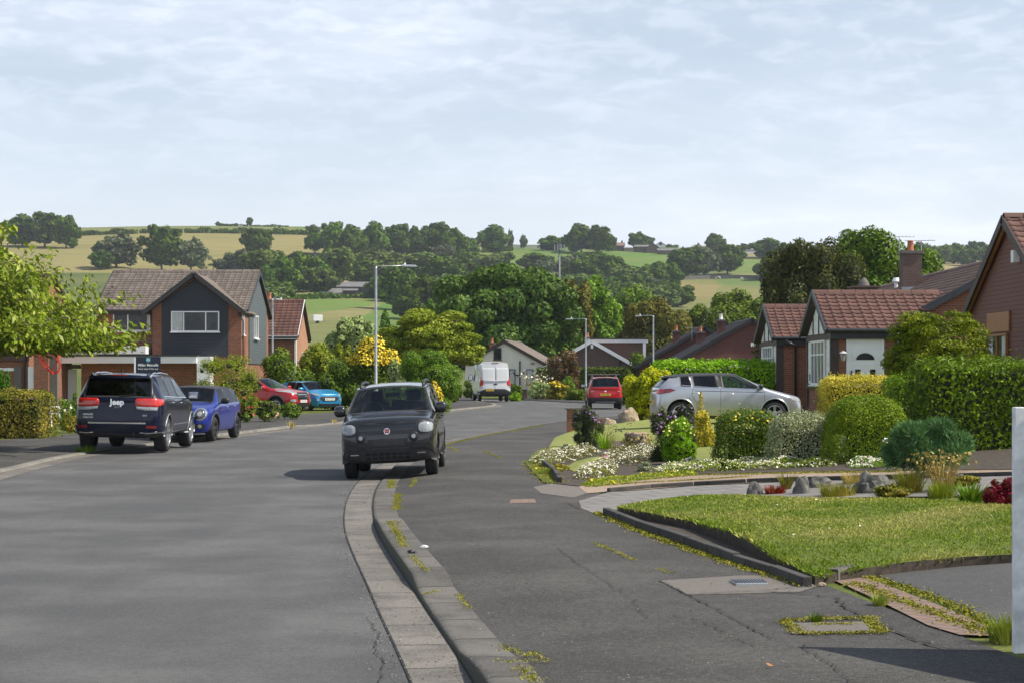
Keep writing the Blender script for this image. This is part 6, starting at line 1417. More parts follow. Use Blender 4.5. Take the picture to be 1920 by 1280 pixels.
# --- dark brick bungalow to the right of it
t, sl = gable_house('wine_brick_bungalow', 'wine coloured brick bungalow with white fascia and two chimneys behind the bright hedge', 'bungalow', 10.7, 21.1, 120.0, 131.0, .1, 2.55, 5.42, 'y', 'brick_wine', 'tile_dk', .30, 'gutterblk', vt=.24)
chimney(t, 3.7, 5.0, 3.5, 5.35, .55, .55, 'brick_wine', 1, 'white_old'); chimney(t, 2.6, 8.0, 3.0, 4.6, .55, .55, 'brick_wine'); aerial(t, 2.0, 8, 4.1, .9, 0.1); m = MB(); m.box(5.1, -.1, 3.55, 5.6, -.01, 3.80); m.build('alarm_box', mt['white_old'], t)
m = MB(); m.box(.6, -.35, 2.22, 6.4, -.02, 2.55); m.build('garage_fascia', mt['white'], t); m = MB(); m.box(.8, -.08, .0, 3.6, -.012, 2.18); m.build('garage_door', mt['white'], t); m = MB(); m.box(3.55, -.5, 2.05, 5.3, -.36, 2.3); m.build('porch_fascia', mt['white'], t); m = MB(); m.box(4.0, -.06, 0, 5.2, -.01, 2.0); m.build('garage_door', mt['timber_dk'], t); window(t, (5.8, -.012, 1.1), X_, -Y_, .9, .9, 1)
t, sl = gable_house('far_brick_bungalow', 'second wine brick bungalow stepping back behind the first one', 'bungalow', 9.4, 19.5, 134.0, 143.0, 0, 2.5, 5.25, 'y', 'brick_wine', 'tile_dk', .30, 'gutterblk', vt=.24, asym=.48); chimney(t, 3.0, 3, 3.2, 5.0, .5, .5, 'brick_wine')
# --- bungalow with two white gabled bays
ZB = .55
t, sl = gable_house('gabled_bungalow', 'red brick bungalow with two white panelled gable bays and a white front door', 'bungalow', 11.35, 19.75, 55.2, 77.5, ZB, 3.10, 5.36, 'y', 'brick', 'tile_br', .20, 'barge_dk', vt=.2, asym=.5); ox, oy, oz = 11.35, 55.2, ZB
L_ = lambda x, y, z: (x - ox, y - oy, z - oz)
for (ya, yb) in ((54.0, 58.4), (65.0, 69.4)):
    x0 = 9.55; ym = (ya + yb) / 2; m = MB(); m.face([L_(x0, ya, 0), L_(14.2, ya, 0), L_(14.2, ya, 3.06), L_(x0, ya, 3.06)]); m.face([L_(x0, yb, 0), L_(x0, ya, 0), L_(x0, ya, 3.06), L_(x0, ym, 4.2), L_(x0, yb, 3.06)]); m.face([L_(14.2, yb, 0), L_(x0, yb, 0), L_(x0, yb, 3.06), L_(14.2, yb, 3.06)]); m.build('bay_wall', mt['brick'], t)
    rm = MB(); sls = []
    for s_, ye in ((1, ya - .22), (-1, yb + .22)):
        p0 = Vector(L_(x0 - .22, ye, 3.06)); u = Vector((4.2, 0, 0)); v = Vector(L_(x0 - .22, ym, 4.27)) - p0; nn = u.cross(v).normalized(); nn = nn if nn.z > 0 else -nn; rm.prism([p0 - nn * .02, p0 + X_ * 1.95 - nn * .02, p0 + u + v - nn * .02, p0 + v - nn * .02], -nn * .1); sls.append((p0, u, v))
    r_ = rm.build('bay_roof', mt['timber_dk'], t)
    for p0, u, v in sls: tiled('roof_tiles', p0, u, v, mt['tile_red'], r_, tw=.30, th=.28, wave=.035, step=.03, clip=lambda a, b_: a < 2.0 + b_ * .86)
    m = MB(); a = Vector(L_(x0 - .22, ym, 4.31)); k = 9
    for i in range(k):
        p, q = a + X_ * (3.9 / k) * i, a + X_ * (3.9 / k) * (i + .97); ring = [Y_ * .15 - Z_ * .085, Y_ * .085, Z_ * .04, -Y_ * .085, -Y_ * .15 - Z_ * .085]
        for j in range(4): m.face([p + ring[j], q + ring[j], q + ring[j + 1], p + ring[j + 1]], uvs=[(i * 3 + 50, j + 50), (i * 3 + 50.9, j + 50), (i * 3 + 50.9, j + 50.9), (i * 3 + 50, j + 50.9)])
    m.build('ridge_tiles', mt['tile_red'], r_)
    for s_, ye in ((1, ya - .26), (-1, yb + .26)): MB().bar(L_(x0 - .25, ye, 2.98), L_(x0 - .25, ym, 4.27), .05, .17).build('barge_board', mt['barge_dk'], r_)
    m = MB(); m.tube([L_(x0 - .2, ya - .27, 3.03), L_(12.9, ya - .27, 3.03)], .06, 8); m.box(*L_(x0 - .1, ya - .18, 2.78), *L_(12.8, ya - .02, 3.0)); m.build('rain_gutter', mt['gutterblk'], r_)
    # white panels with dark battens on the gable face
    xf_ = x0 - .03; m = MB(); m.prism([L_(xf_, ya + .05, 2.98), L_(xf_, yb - .05, 2.98), L_(xf_, ym, 4.1)], (.025, 0, 0)); m.box(*L_(xf_, ya + .12, ZB + .9), *L_(x0 - .004, ya + .95, 2.80)); m.box(*L_(xf_, yb - .95, ZB + .9), *L_(x0 - .004, yb - .12, 2.80)); m.build('white_panel', mt['white_old'], t)
    m = MB(); m.box(*L_(x0 - .075, ya - .02, 2.78), *L_(x0 - .035, yb + .02, 2.95)); m.box(*L_(x0 - .07, ya - .03, ZB + .2), *L_(x0 - .034, ya + .13, 2.78)); m.box(*L_(x0 - .07, yb - .13, ZB + .2), *L_(x0 - .034, yb + .02, 2.78))
    for yy in (ym - 1.05, ym, ym + 1.05): zt = 4.1 - abs(yy - ym) * .52; m.box(*L_(x0 - .06, yy - .04, 2.951), *L_(x0 - .032, yy + .04, zt - .03))
    m.box(*L_(x0 - .031, ya - .035, ZB), *L_(x0 + .17, ya - .004, 2.779)); m.box(*L_(x0 - .068, ya + .13, ZB + .74), *L_(x0 - .036, yb - .13, ZB + .89)); m.build('dark_timber', mt['timber_dk'], t)
    window(t, L_(x0 - .035, yb - 1.0, 1.42), -Y_, -X_, yb - ya - 2.0, 1.36, 4, fw=.06, transom=.68)
drainpipe(t, [L_(9.75, 64.6, 2.95), L_(10.1, 64.7, 2.75), L_(10.15, 64.9, 2.6), L_(10.15, 64.9, .6)], .045); drainpipe(t, [L_(11.45, 53.85, 2.95), L_(11.45, 53.9, .6)], .045, 'lead')
# front door in the side wall of the near bay
m = MB(); dx0, dx1, dz = 10.03, 10.99, ZB + .12
m.box(*L_(dx0 - .08, 53.93, dz), *L_(dx0 + .001, 53.996, dz + 2.12)); m.box(*L_(dx1, 53.93, dz), *L_(dx1 + .08, 53.996, dz + 2.12)); m.box(*L_(dx0 - .08, 53.932, dz + 2.12), *L_(dx1 + .08, 53.996, dz + 2.2)); fr = m.build('door_frame', mt['white'], t)
m = MB(); m.box(*L_(dx0, 53.955, dz), *L_(dx1, 53.99, dz + 2.12)); dr = m.build('front_door', mt['white'], t)
cx = (dx0 + dx1) / 2; m = MB(); P_ = [(cx + .27 * math.cos(a), dz + 1.50 + .20 * math.sin(a)) for a in [math.pi * k / 14 for k in range(15)]]; m.prism([L_(x, 53.952, z) for x, z in P_], (0, -.012, 0)); m.box(*L_(cx - .30, 53.94, dz + .85), *L_(cx - .14, 53.953, dz + 1.22)); m.box(*L_(cx + .14, 53.94, dz + .85), *L_(cx + .30, 53.953, dz + 1.22)); m.build('door_glass', mt['pane'], dr)
m = MB()
for a in range(15): 
    a0, a1 = math.pi * a / 15, math.pi * (a + 1) / 15; m.prism([L_(cx + r * math.cos(q), 53.953, dz + 1.5 + r * .74 * math.sin(q)) for r, q in ((.29, a0), (.34, a0), (.34, a1), (.29, a1))], (0, -.02, 0))
for x0_, x1_, z0_, z1_ in ((-.38, -.36, .2, 2.0), (.36, .38, .2, 2.0), (-.36, .36, 1.98, 2.0), (-.36, .36, .2, .22), (-.34, .34, 1.33, 1.36), (-.02, .02, .25, 1.3), (-.32, -.12, .3, .7), (.12, .32, .3, .7)): m.box(*L_(cx + x0_, 53.942, dz + z0_), *L_(cx + x1_, 53.953, dz + z1_))
m.build('door_moulding', mt['white'], dr); m = MB(); m.box(*L_(dx0 + .05, 53.90, dz + 1.0), *L_(dx0 + .09, 53.95, dz + 1.18)); m.build('door_handle', mt['black'], dr)
m = MB(); m.box(*L_(9.80, 53.86, 2.30), *L_(9.84, 53.99, 2.36)); m.tube([L_(9.82, 53.86, 2.34), L_(9.82, 53.80, 2.44), L_(9.82, 53.78, 2.40)], .014, 6); m.tube([L_(9.82, 53.78, 2.44), L_(9.82, 53.78, 2.36)], [.03, .13], 12); m.build('wall_lantern', mt['lampgrey'], t)
m = MB(); m.tube([L_(9.82, 53.78, 2.34), L_(9.82, 53.78, 2.14)], [.09, .05], 8); m.build('lantern_glass', mt['lamp_clear'], t)
m = MB(); m.box(*L_(9.50, 54.35, 1.62), *L_(9.515, 54.45, 1.80)); m.build('house_number', mt['black'], t); m = MB(); m.box(*L_(9.50, 57.85, 1.55), *L_(9.515, 57.97, 1.75)); m.build('green_plaque', mt['L_conif'], t)
c_ = chimney(t, 3.15, 10.8, 3.6, 5.55, .68, .68, 'brick_dk', 1); m = MB(); m.box(2.75, 10.38, 4.0, 3.55, 10.44, 4.35); m.bar((2.5, 10.3, 3.98), (3.2, 10.3, 4.36), .3, .03); m.build('lead_flashing', mt['lead'], c_); aerial(c_, 2.75, 10.8, 5.3, .9, .2); aerial(c_, 3.55, 10.8, 5.3, .75, 2.9)
m = MB(); m.box(1.9, 15.0, 2.9, 2.8, 15.9, 4.55); m.box(1.8, 14.9, 4.55, 2.9, 16.0, 4.62); c2 = m.build('chimney', mt['brick_dk'], t); m = MB(); m.tube([(2.35, 15.4, 4.62), (2.35, 15.4, 4.78), (2.35, 15.4, 4.95)], [.24, .18, .06], 12); m.build('chimney_pot', mt['conc'], c2); m = MB(); m.tube([(3.6, 15.4, 4.0), (3.6, 15.4, 4.75), (3.6, 15.4, 4.80), (3.6, 15.4, 4.95)], [.07, .07, .16, .1], 10); m.build('flue_cowl', mt['white'], t)
# --- the nearest house on the right, only its tile-hung gable end shows
t, sl = gable_house('tile_hung_house', 'tall maroon tile hung gable end at the right edge of the photograph', 'house', 11.8, 21.0, 39.5, 46.55, .6, 3.42, 5.42, 'x', 'hung', 'tile_red', .30, 'timber_dk', vt=.2)
for yy in (-.28, 7.33): MB().bar((-.09, yy, 2.62), (-.09, 3.52, 4.68), .06, .14).build('timber_soffit', mt['timber_or'], t)
window(t, (-.01, 5.3, .95), -Y_, -X_, 1.75, 1.15, 2, 'timber_or', curtain=[(0, .3), (.7, 1)], sillm='timber_or'); m = MB(); m.box(-.05, 3.4, 2.15, -.008, 5.4, 2.62); m.build('window_head', mt['timber_or'], t); m = MB(); m.box(-.16, 2.6, 3.72, -.01, 2.82, 4.0); m.build('security_light', mt['white'], t)

# ---------------------------------------------------------------- street furniture and walls
def lamp_post(px, pytop, D, arm, side, label, armtilt=.03):
    b0 = at(px, 700, D); x, y = b0.x, b0.y; zt = CH + (HY - pytop) / F * D; zg = gz(x, y) if D < 130 else ground(x, y); t = empty('street_lamp', (x, y, zg), 0, label, 'street lamp', 'street lamps along the road'); H_ = zt - zg
    m = MB(); m.tube([(0, 0, -.1), (0, 0, 1.15), (0, 0, 1.2), (0, 0, H_ - .1), (0, 0, H_)], [.085, .085, .055, .045, .045], 12); m.build('pole', mt['steel'], t, smooth=True)
    m = MB(); m.tube([(0, 0, H_ - .03), (side * arm * .08, 0, H_ + .02), (side * arm * .7, 0, H_ + armtilt)], .022, 8); m.build('arm', mt['steel'], t, smooth=True)
    m = MB(); a, b_ = side * arm * .62, side * arm; z = H_ + armtilt
    m.prism([(a, -.10, z - .03), (b_, -.05, z - .045), (b_, .05, z - .045), (a, .10, z - .03)], (0, 0, .02)); m.prism([(a, -.10, z - .01), (b_ - side * .05, -.05, z - .025), (b_ - side * .05, .05, z - .025), (a, .10, z - .01)], (0, 0, .05)); m.build('lamp_head', mt['lampgrey'], t, bevel=.012)
    m = MB(); m.tube([(a + side * .12, 0, z + .03), (a + side * .12, 0, z + .12)], .035, 8); m.build('photocell', mt['white'], t); m = MB(); m.prism([(a + side * .04, -.07, z - .036), (b_ - side * .06, -.035, z - .046), (b_ - side * .06, .035, z - .046), (a + side * .04, .07, z - .036)], (0, 0, -.012)); m.build('lamp_lens', mt['lamp_clear'], t)
    return t
lamp_post(705, 500, 72, 1.65, 1, 'tall grey street lamp rising behind the dark grey hatchback, its arm pointing right')
lamp_post(1098.5, 598, 128, 1.45, -1, 'thin street lamp with arm pointing left beside the red car with roof bar', .0)
lamp_post(1225, 592, 118, 1.2, -1, 'street lamp with curved arm pointing left above the bright hedge', -.01)
lamp_post(891, 625, 140, 1.0, -1, 'most distant street lamp, just left of the white van', .02)
lamp_post(511, 560, 99, .55, 1, 'street lamp between the clad house and the small orange brick house', -.05)
# radio mast on the hillside
b0 = at(1049, 500, 430); t = empty('radio_mast', (b0.x, b0.y, ground(b0.x, b0.y)), 0, 'slim grey radio mast with antenna panels above the big round trees', 'mast'); H_ = at(1049, 470, 430).z - ground(b0.x, b0.y)
m = MB(); m.tube([(0, 0, -1), (0, 0, H_)], [.26, .19], 10); m.build('pole', mt['mast'], t, smooth=True); m = MB()
m.box(-.9, -.9, H_ - .1, .9, .9, H_ + .05); m.bar((-1.1, 0, H_ + 1.0), (1.1, 0, H_ + 1.0), .1, .1); m.bar((0, -1.1, H_ + 1.0), (0, 1.1, H_ + 1.0), .1, .1); m.tube([(0, 0, H_), (0, 0, H_ + 1.6)], .2, 8); m.tube([(.25, 0, H_ + 1.2), (.25, 0, H_ + 3)], .04, 5); m.tube([(-.5, 0, H_ + 1.2), (-.5, 0, H_ + 2.6)], .04, 5); m.build('head_frame', mt['mast'], t)
for a in (-1.15, -.45, .45, 1.15): m = MB(); m.box(a - .14, -.95, H_ - .1, a + .14, -.8, H_ + 1.35); m.build('antenna_panel', mt['lead'], t)
# estate agent's board
b0 = at(278, 682, 62); t = empty('for_sale_board', (b0.x, b0.y, gz(b0.x, b0.y)), math.radians(3), 'navy estate agent board on a white post behind the navy SUV', 'sign'); zc = b0.z - gz(b0.x, b0.y)
m = MB(); m.box(-.42, -.012, zc - .40, .42, .012, zc + .25); bd = m.build('board', M_plain('board_navy', (.014, .020, .045), .4, var=.05), t); m = MB(); m.box(-.475, -.035, 0, -.425, .035, zc + .22); m.build('post', mt['white'], t)
TX = lambda x, z: Matrix(((1, 0, 0, x), (0, 0, 1, -.0125), (0, 1, 0, z), (0, 0, 0, 1)))
TX = lambda x, z: Matrix.Translation((x, -.0135, z)) @ Matrix.Rotation(math.radians(90), 4, 'X')
text_mesh('board_lettering', 'Miller Metcalfe', .125, mt['white'], bd, TX(0, zc - .035), .001, bold=.002, sx=.92); text_mesh('board_lettering', 'Every step of the way', .085, mt['white'], bd, TX(0, zc - .16), .001, sx=.92)
m = MB(); teal = M_plain('teal_disc', (.10, .42, .50), .4); m.tube([(0, -.012, zc + .145), (0, -.017, zc + .145)], .08, 24); m.build('board_logo', teal, bd); m = MB()
for k in (-1, 1): m.bar((k * .045, -.019, zc + .11), (k * .022, -.019, zc + .18), .004, .012, up=(0, 0, 1)); m.bar((0, -.019, zc + .12), (k * .022, -.019, zc + .18), .004, .012)
m.build('board_logo', mt['white'], bd)
# white timber sign at the right edge: near post in view, boards run out of the picture
p = G(1911, 1218); t = empty('white_sign', (p.x, p.y, surf(p.x, p.y)), 0, 'weathered white timber post of a low board sign at the right edge', 'sign')
q = Vector((.95, -1.75, 0)); d = q.normalized(); m = MB(); m.box(-.034, -.034, -.1, .034, .034, 1.40); m.build('post', mt['white_old'], t, bevel=.006); m = MB(); m.obox((q.x, q.y, .70), (.034, 0, 0), (0, .034, 0), (0, 0, .8)); m.build('post', mt['white_old'], t, bevel=.006)
m = MB(); sn = Vector((d.y, -d.x, 0)); 
for k in range(7): z0 = .10 + k * .195; m.obox(q * .52 + Z_ * (z0 + .05) - sn * .05, q * .48, sn * .011, Z_ * .092)
m.build('board', mt['white_old'], t, bevel=.004)
# brick pier and low garden wall beside the asters
def pier(name, label, px0, px1, pytop, pybot, mat='brick', lift=0, cap=True, cat='wall', depth=.35, group=None):
    b0 = G((px0 + px1) / 2, pybot); D = b0.y; w_ = (px1 - px0) / F * D; h = (pybot - pytop) / F * D; t = empty(name, (b0.x, b0.y + depth / 2, b0.z), 0, label, cat, group); m = MB(); m.box(-w_ / 2, -depth / 2, -.2, w_ / 2, depth / 2, h - (.05 if cap else 0)); m.build('brickwork', mt[mat], t)
    if cap: m = MB(); m.box(-w_ / 2 - .03, -depth / 2 - .03, h - .049, w_ / 2 + .03, depth / 2 + .03, h); m.build('coping', mt['conc'], t, bevel=.008)
    return t
t = pier('garden_wall', 'low red brick wall end with coping behind the tall purple asters', 1063, 1092, 764, 811, 'brick', depth=.25); m = MB(); m.box(.26, -.1, -.2, .8, .1, .40); m.build('low_brickwork', mt['brick'], t)
pier('brick_gatepost', 'dark brick gatepost by the yellow green groundcover near the white van', 977, 989, 729, 749, 'brick_dk'); pier('stone_gatepost', 'pale stone gatepost below the round golden shrub', 1035, 1044, 737, 750, 'rock_tan'); pier('low_wall', 'low dark brick wall between the two gateposts', 1003, 1034, 741, 750, 'brick_dk', cap=False); pier('brick_planter', 'low brick planter at the foot of the street lamp by the red car', 1079, 1098, 740, 751, 'brick_wine')
# plastic garden chair
p = at(92, 800, 57.5); p.z = .085; t = empty('garden_chair', p, math.radians(160), 'white plastic garden chair beside the browning hedge', 'chair'); m = MB(); m.box(-.24, -.22, .40, .24, .24, .43); m.build('seat', mt['white'], t, bevel=.01); m = MB()
for k in range(5): m.bar((-.20 + k * .1, .22, .42), (-.22 + k * .11, .30, .85), .05, .02, up=(0, 1, 0))
m.bar((-.25, .30, .86), (.25, .30, .86), .05, .04); m.build('backrest', mt['white'], t)
for sx_ in (-1, 1):
    m = MB(); m.bar((sx_ * .26, -.2, .64), (sx_ * .26, .26, .64), .05, .03); m.bar((sx_ * .26, -.2, .42), (sx_ * .26, -.2, .64), .03, .04, up=(0, 1, 0)); m.build('armrest', mt['white'], t)
    for yy in (-.2, .24): m = MB(); m.bar((sx_ * .23, yy, .42), (sx_ * .27, yy * 1.15, 0), .045, .04, up=(0, 1, 0)); m.build('leg', mt['white'], t)
# boulders and the stump in the flower garden
def rock_px(name, label, px0, px1, pytop, pybot, mat, seed, cat='rock', group=None, rough=.22, dk=.7):
    b0 = G((px0 + px1) / 2, pybot); D = b0.y; w_ = (px1 - px0) / F * D / 2; h = (pybot - pytop) / F * D; return stone_rock(name, label, (b0.x, b0.y + w_ * dk * .5, b0.z + h * .12), w_, w_ * dk, h * .86, mat, seed, cat, group, rough=rough)
rock_px('boulder', 'large tan boulder on the lawn behind the asters', 1160, 1200, 764, 792, 'rock_tan', 3); rock_px('boulder', 'small brown boulder left of the large tan one', 1128, 1155, 783, 797, 'rock_tan', 9)
rock_px('limestone_rock', 'dark low limestone rock left of the houseleek plant', 1401, 1430, 903, 926, 'rock', 4, group='limestone rocks edging the lawn'); rock_px('limestone_rock', 'craggy grey limestone rock in the middle of the lawn border', 1489, 1520, 892, 924, 'rock', 5, group='limestone rocks edging the lawn'); rock_px('limestone_rock', 'pale flat limestone rock just right of the craggy one', 1515, 1568, 893, 912, 'rock', 6, group='limestone rocks edging the lawn')
rock_px('limestone_rock', 'long grey limestone rock in front of the blue green juniper', 1604, 1676, 888, 922, 'rock', 12, group='limestone rocks edging the lawn', rough=.3); rock_px('limestone_rock', 'pale limestone rock among the red leaved plants at right', 1790, 1815, 888, 905, 'rock', 14, group='limestone rocks edging the lawn')
b0 = G(1193, 838); t = empty('tree_stump', b0, 0, 'mossy tree stump in the middle of the flower garden', 'stump'); m = MB(); rs = np.random.RandomState(4); pts = [Vector((0, 0, -.1)), Vector((0, 0, .12)), Vector((0, 0, .30))]; m.tube(pts, [.32, .24, .26], 14); o = m.build('trunk', mt['bark'], t, smooth=True); m = MB(); m.tube([(0, 0, .301), (0, 0, .33)], [.25, .22], 14); m.build('cut_top', mt['rock_tan'], t)
V, Fc = leaf_quads(*blob_points([(0, -.1, .16, .34, .30, .2)], 350, rs, .3), .05, rs, .6, .6); tag(link('dead_moss', np_mesh('dead_moss', V, Fc), mt['L_straw'], t), kind='stuff')
# manhole marker post by the aster wall, white field trailer, grazing animals on the hill
b0 = G(595, 606); t = empty('field_trailer', b0, .3, 'small white trailer parked in the green hillside field', 'trailer'); m = MB(); m.box(-1.2, -.9, .5, 1.2, .9, 2.1); m.build('box', mt['white_old'], t, bevel=.1); m = MB(); m.tube([(0, -.95, .35), (0, -.75, .35)], .33, 14); m.tube([(0, .75, .35), (0, .95, .35)], .33, 14); m.build('wheel', mt['black'], t); m = MB(); m.bar((1.2, 0, .5), (2.2, 0, .45), .1, .1); m.build('tow_bar', mt['black'], t)
# --- grazing horse and sheep, each one continuous body
def quadruped(name, label, base, rz, L, H, mat, neck_down=True, seed=0, cat='animal', patch=None):
    bm = bmesh.new(); V = []; E = []; Rr = []
    def v(p, r): V.append(p); Rr.append(r); return len(V) - 1
    a = v((-.5 * L, 0, .72 * H), .16 * H); b_ = v((-.2 * L, 0, .70 * H), .19 * H); c_ = v((.12 * L, 0, .69 * H), .19 * H); d_ = v((.36 * L, 0, .74 * H), .17 * H); n1 = v((.52 * L, 0, .66 * H), .11 * H); n2 = v((.66 * L, 0, .36 * H), .08 * H); hd = v((.74 * L, 0, .18 * H), .075 * H); mz = v((.84 * L, 0, .05 * H), .05 * H)
    for q in ((a, b_), (b_, c_), (c_, d_), (d_, n1), (n1, n2), (n2, hd), (hd, mz)): E.append(q)
    for s_ in (-1, 1):
        for root, x0, hind in ((d_, .34, False), (a, -.46, True)):
            k1 = v(((x0 + (.02 if hind else 0)) * L, s_ * .11 * H, .46 * H), .085 * H if hind else .07 * H); k2 = v(((x0 - (.06 if hind else 0)) * L, s_ * .12 * H, .25 * H), .04 * H); k3 = v((x0 * L, s_ * .12 * H, .03 * H), .038 * H); E += [(root, k1), (k1, k2), (k2, k3)]
    tl = v((-.60 * L, 0, .50 * H), .03 * H); tl2 = v((-.61 * L, 0, .25 * H), .02 * H); E += [(a, tl), (tl, tl2)]
    me = bpy.data.meshes.new('t'); me.from_pydata(V, E, []); o = bpy.data.objects.new('t', me); C.objects.link(o); sk = o.modifiers.new('s', 'SKIN'); me.skin_vertices[0].data[0].use_root = True
    for i, r in enumerate(Rr): me.skin_vertices[0].data[i].radius = (r, r)
    o.modifiers.new('u', 'SUBSURF').levels = 1; dg = bpy.context.evaluated_depsgraph_get(); m2 = bpy.data.meshes.new_from_object(o.evaluated_get(dg)); bpy.data.objects.remove(o); m2.materials.clear(); m2.shade_smooth(); o = link(name, m2, mat, None, base); o.rotation_euler = (0, 0, rz); return tag(o, label, cat)
wool = M_plain('white_hair', (.78, .75, .70), .9); b = NB('piebald_hide'); z = b.noise(.9, 2); b.bsdf(b.mix(b.ramp(z, .50, .54), (.80, .78, .74), (.08, .05, .04)), .8); hide = b.m
b0 = G(1346, 524); quadruped('horse', 'piebald white and brown pony grazing below the field wall', b0, 2.6, 2.2, 1.5, hide); b0 = G(1391, 524); quadruped('sheep', 'pale sheep grazing by the field wall nearest the pony', b0, 0.3, 1.2, .9, wool); b0 = G(1425, 522); quadruped('sheep', 'pale sheep farthest right by the field wall', b0, 3.0, 1.2, .9, wool)
# --- hillside buildings and walls
def barn(name, label, px0, px1, pybot, pyeave, pyridge, depth, wall, roof, rz=0, gable=False, asym=.5, cat='barn', dz=0):
    b0 = G((px0 + px1) / 2, pybot); D = b0.y; s = F / D; w_ = (px1 - px0) / s; e = (pybot - pyeave) / s; r = (pybot - pyridge) / s; t = empty(name, b0, rz, label, cat); m = MB(); x0, x1 = -w_ / 2, w_ / 2
    if gable:
        xm = x0 + w_ * asym; m.face([(x0, 0, -2), (x1, 0, -2), (x1, 0, e), (xm, 0, r), (x0, 0, e)]); m.face([(x1, depth, -2), (x0, depth, -2), (x0, depth, e), (xm, depth, r), (x1, depth, e)]); m.face([(x1, 0, -2), (x1, depth, -2), (x1, depth, e), (x1, 0, e)]); m.face([(x0, depth, -2), (x0, 0, -2), (x0, 0, e), (x0, depth, e)])
        m.build('wall', mt[wall], t); m = MB()
        for a in (x0 - .4, x1 + .4): q = [Vector((a, -.4, e - .3)), Vector((xm, -.4, r + .1)), Vector((xm, depth + .4, r + .1)), Vector((a, depth + .4, e - .3))]; m.prism(q, (0, 0, .25))
    else:
        m.face([(x0, 0, -2), (x1, 0, -2), (x1, 0, e), (x0, 0, e)]); m.face([(x1, depth, -2), (x0, depth, -2), (x0, depth, e), (x1, depth, e)]); m.face([(x1, 0, -2), (x1, depth, -2), (x1, depth, e), (x1, depth / 2, r), (x1, 0, e)]); m.face([(x0, depth, -2), (x0, 0, -2), (x0, 0, e), (x0, depth / 2, r), (x0, depth, e)])
        m.build('wall', mt[wall], t); m = MB()
        for a in (-.4, depth + .4): q = [Vector((x0 - .4, a, e - .2)), Vector((x1 + .4, a, e - .2)), Vector((x1 + .4, depth / 2, r)), Vector((x0 - .4, depth / 2, r))]; m.prism(q, (0, 0, .25))
    m.build('roof', mt[roof], t); return t, s, (x0, x1, e, r)
t, s, q = barn('stone_barn', 'long grey roofed stone barn in the hillside hollow', 632, 706, 556, 538, 528, 14, 'rock', 'slate', .12); 
for k in range(3): m = MB(); m.box(q[0] + 3 + k * 4, -.2, 0, q[0] + 4.4 + k * 4, .05, 2.4); m.build('doorway', mt['black'], t)
barn('lean_to_shed', 'low grey lean-to shed at the left end of the stone barn', 600, 640, 556, 550, 541, 9, 'white_old', 'slate', .12); barn('timber_shed', 'dark timber shed in front of the stone barn', 644, 668, 559, 545, 542, 6, 'timber_dk', 'slate'); t, s, q = barn('farm_caravan', 'tiny white hut left of the stone barn', 601, 615, 557, 549, 547, 3, 'white_old', 'white_old', cat='hut'); m = MB(); m.box(-.6, -.05, .7, .4, .01, 1.3); m.build('window', mt['black'], t)
barn('low_barn', 'pale roofed low barn right of the big field tree', 780, 812, 534, 530, 525, 8, 'conc', 'white_old', -.05)
t, s, q = barn('storage_shed', 'long pale flat storage building on the skyline left of the big oak clump', 962, 1046, 467, 459.5, 457.6, 20, 'render', 'white_old'); t, s, q = barn('farmhouse', 'stone farmhouse with two chimneys on the skyline', 1142, 1171, 471, 461, 455, 8, 'brick_dk', 'tile_br', cat='house')
for k in (-.2, .45): chimney(t, q[1] * k * 1.6, 4, q[3] - .5, q[3] + 1.2, .9, .9, 'brick_dk', 0)
for k in range(4): m = MB(); m.box(q[0] + 1 + k * 2.0, -.1, 1.0, q[0] + 1.8 + k * 2.0, .02, 2.2); m.build('window', mt['pane'], t)
barn('stone_wall_shed', 'low stone shed between farmhouse and grey barns', 1171, 1192, 472, 466, 464, 6, 'rock_tan', 'slate'); barn('grey_barn', 'grey roofed dark barn on the skyline farm', 1191, 1222, 474, 463, 459, 12, 'brick_dk', 'slate'); barn('gabled_barn', 'steep gabled dark barn at the centre of the skyline farm', 1212, 1236, 475, 465, 457, 10, 'brick_dk', 'tile_dk', gable=True); barn('low_range', 'long low dark farm range at the right of the skyline farm', 1234, 1275, 478, 470, 466, 8, 'brick_dk', 'slate')
t, s, q = barn('white_farmhouse', 'white gabled house peeping over the skyline farm', 1229, 1248, 464, 460, 454.5, 8, 'white', 'tile_dk', gable=True, cat='house'); m = MB(); m.box(-.8, -.1, 1.2, .8, .02, 2.8); m.build('window', mt['pane'], t)
barn('far_cottage', 'small pale cottage half hidden by trees on the right skyline', 1400, 1416, 476, 471, 468, 7, 'white', 'tile_dk', cat='house')
barn('far_bungalow', 'low brown roofed building at the middle of the skyline', 1300, 1330, 466, 463.5, 461, 7, 'rock_tan', 'tile_br', cat='house')
def field_wall(name, label, pix, h, mat, wd=.7, cat='wall'):
    m = MB(); L = [G(x, y) for x, y in pix]
    for a, b_ in zip(L[:-1], L[1:]): m.bar(a + Z_ * (h / 2 - .3), b_ + Z_ * (h / 2 - .3), wd, h + .6)
    return tag(m.build(name, mt[mat]), label, cat)
field_wall('dry_stone_wall', 'dark dry stone wall crossing the hillside above the pony', [(1275, 525), (1330, 523), (1380, 522.5), (1460, 524)], 1.6, 'rock'); field_wall('dry_stone_wall', 'dark dry stone wall below the barley field', [(560, 478), (640, 482), (720, 483), (850, 484)], 1.3, 'rock')

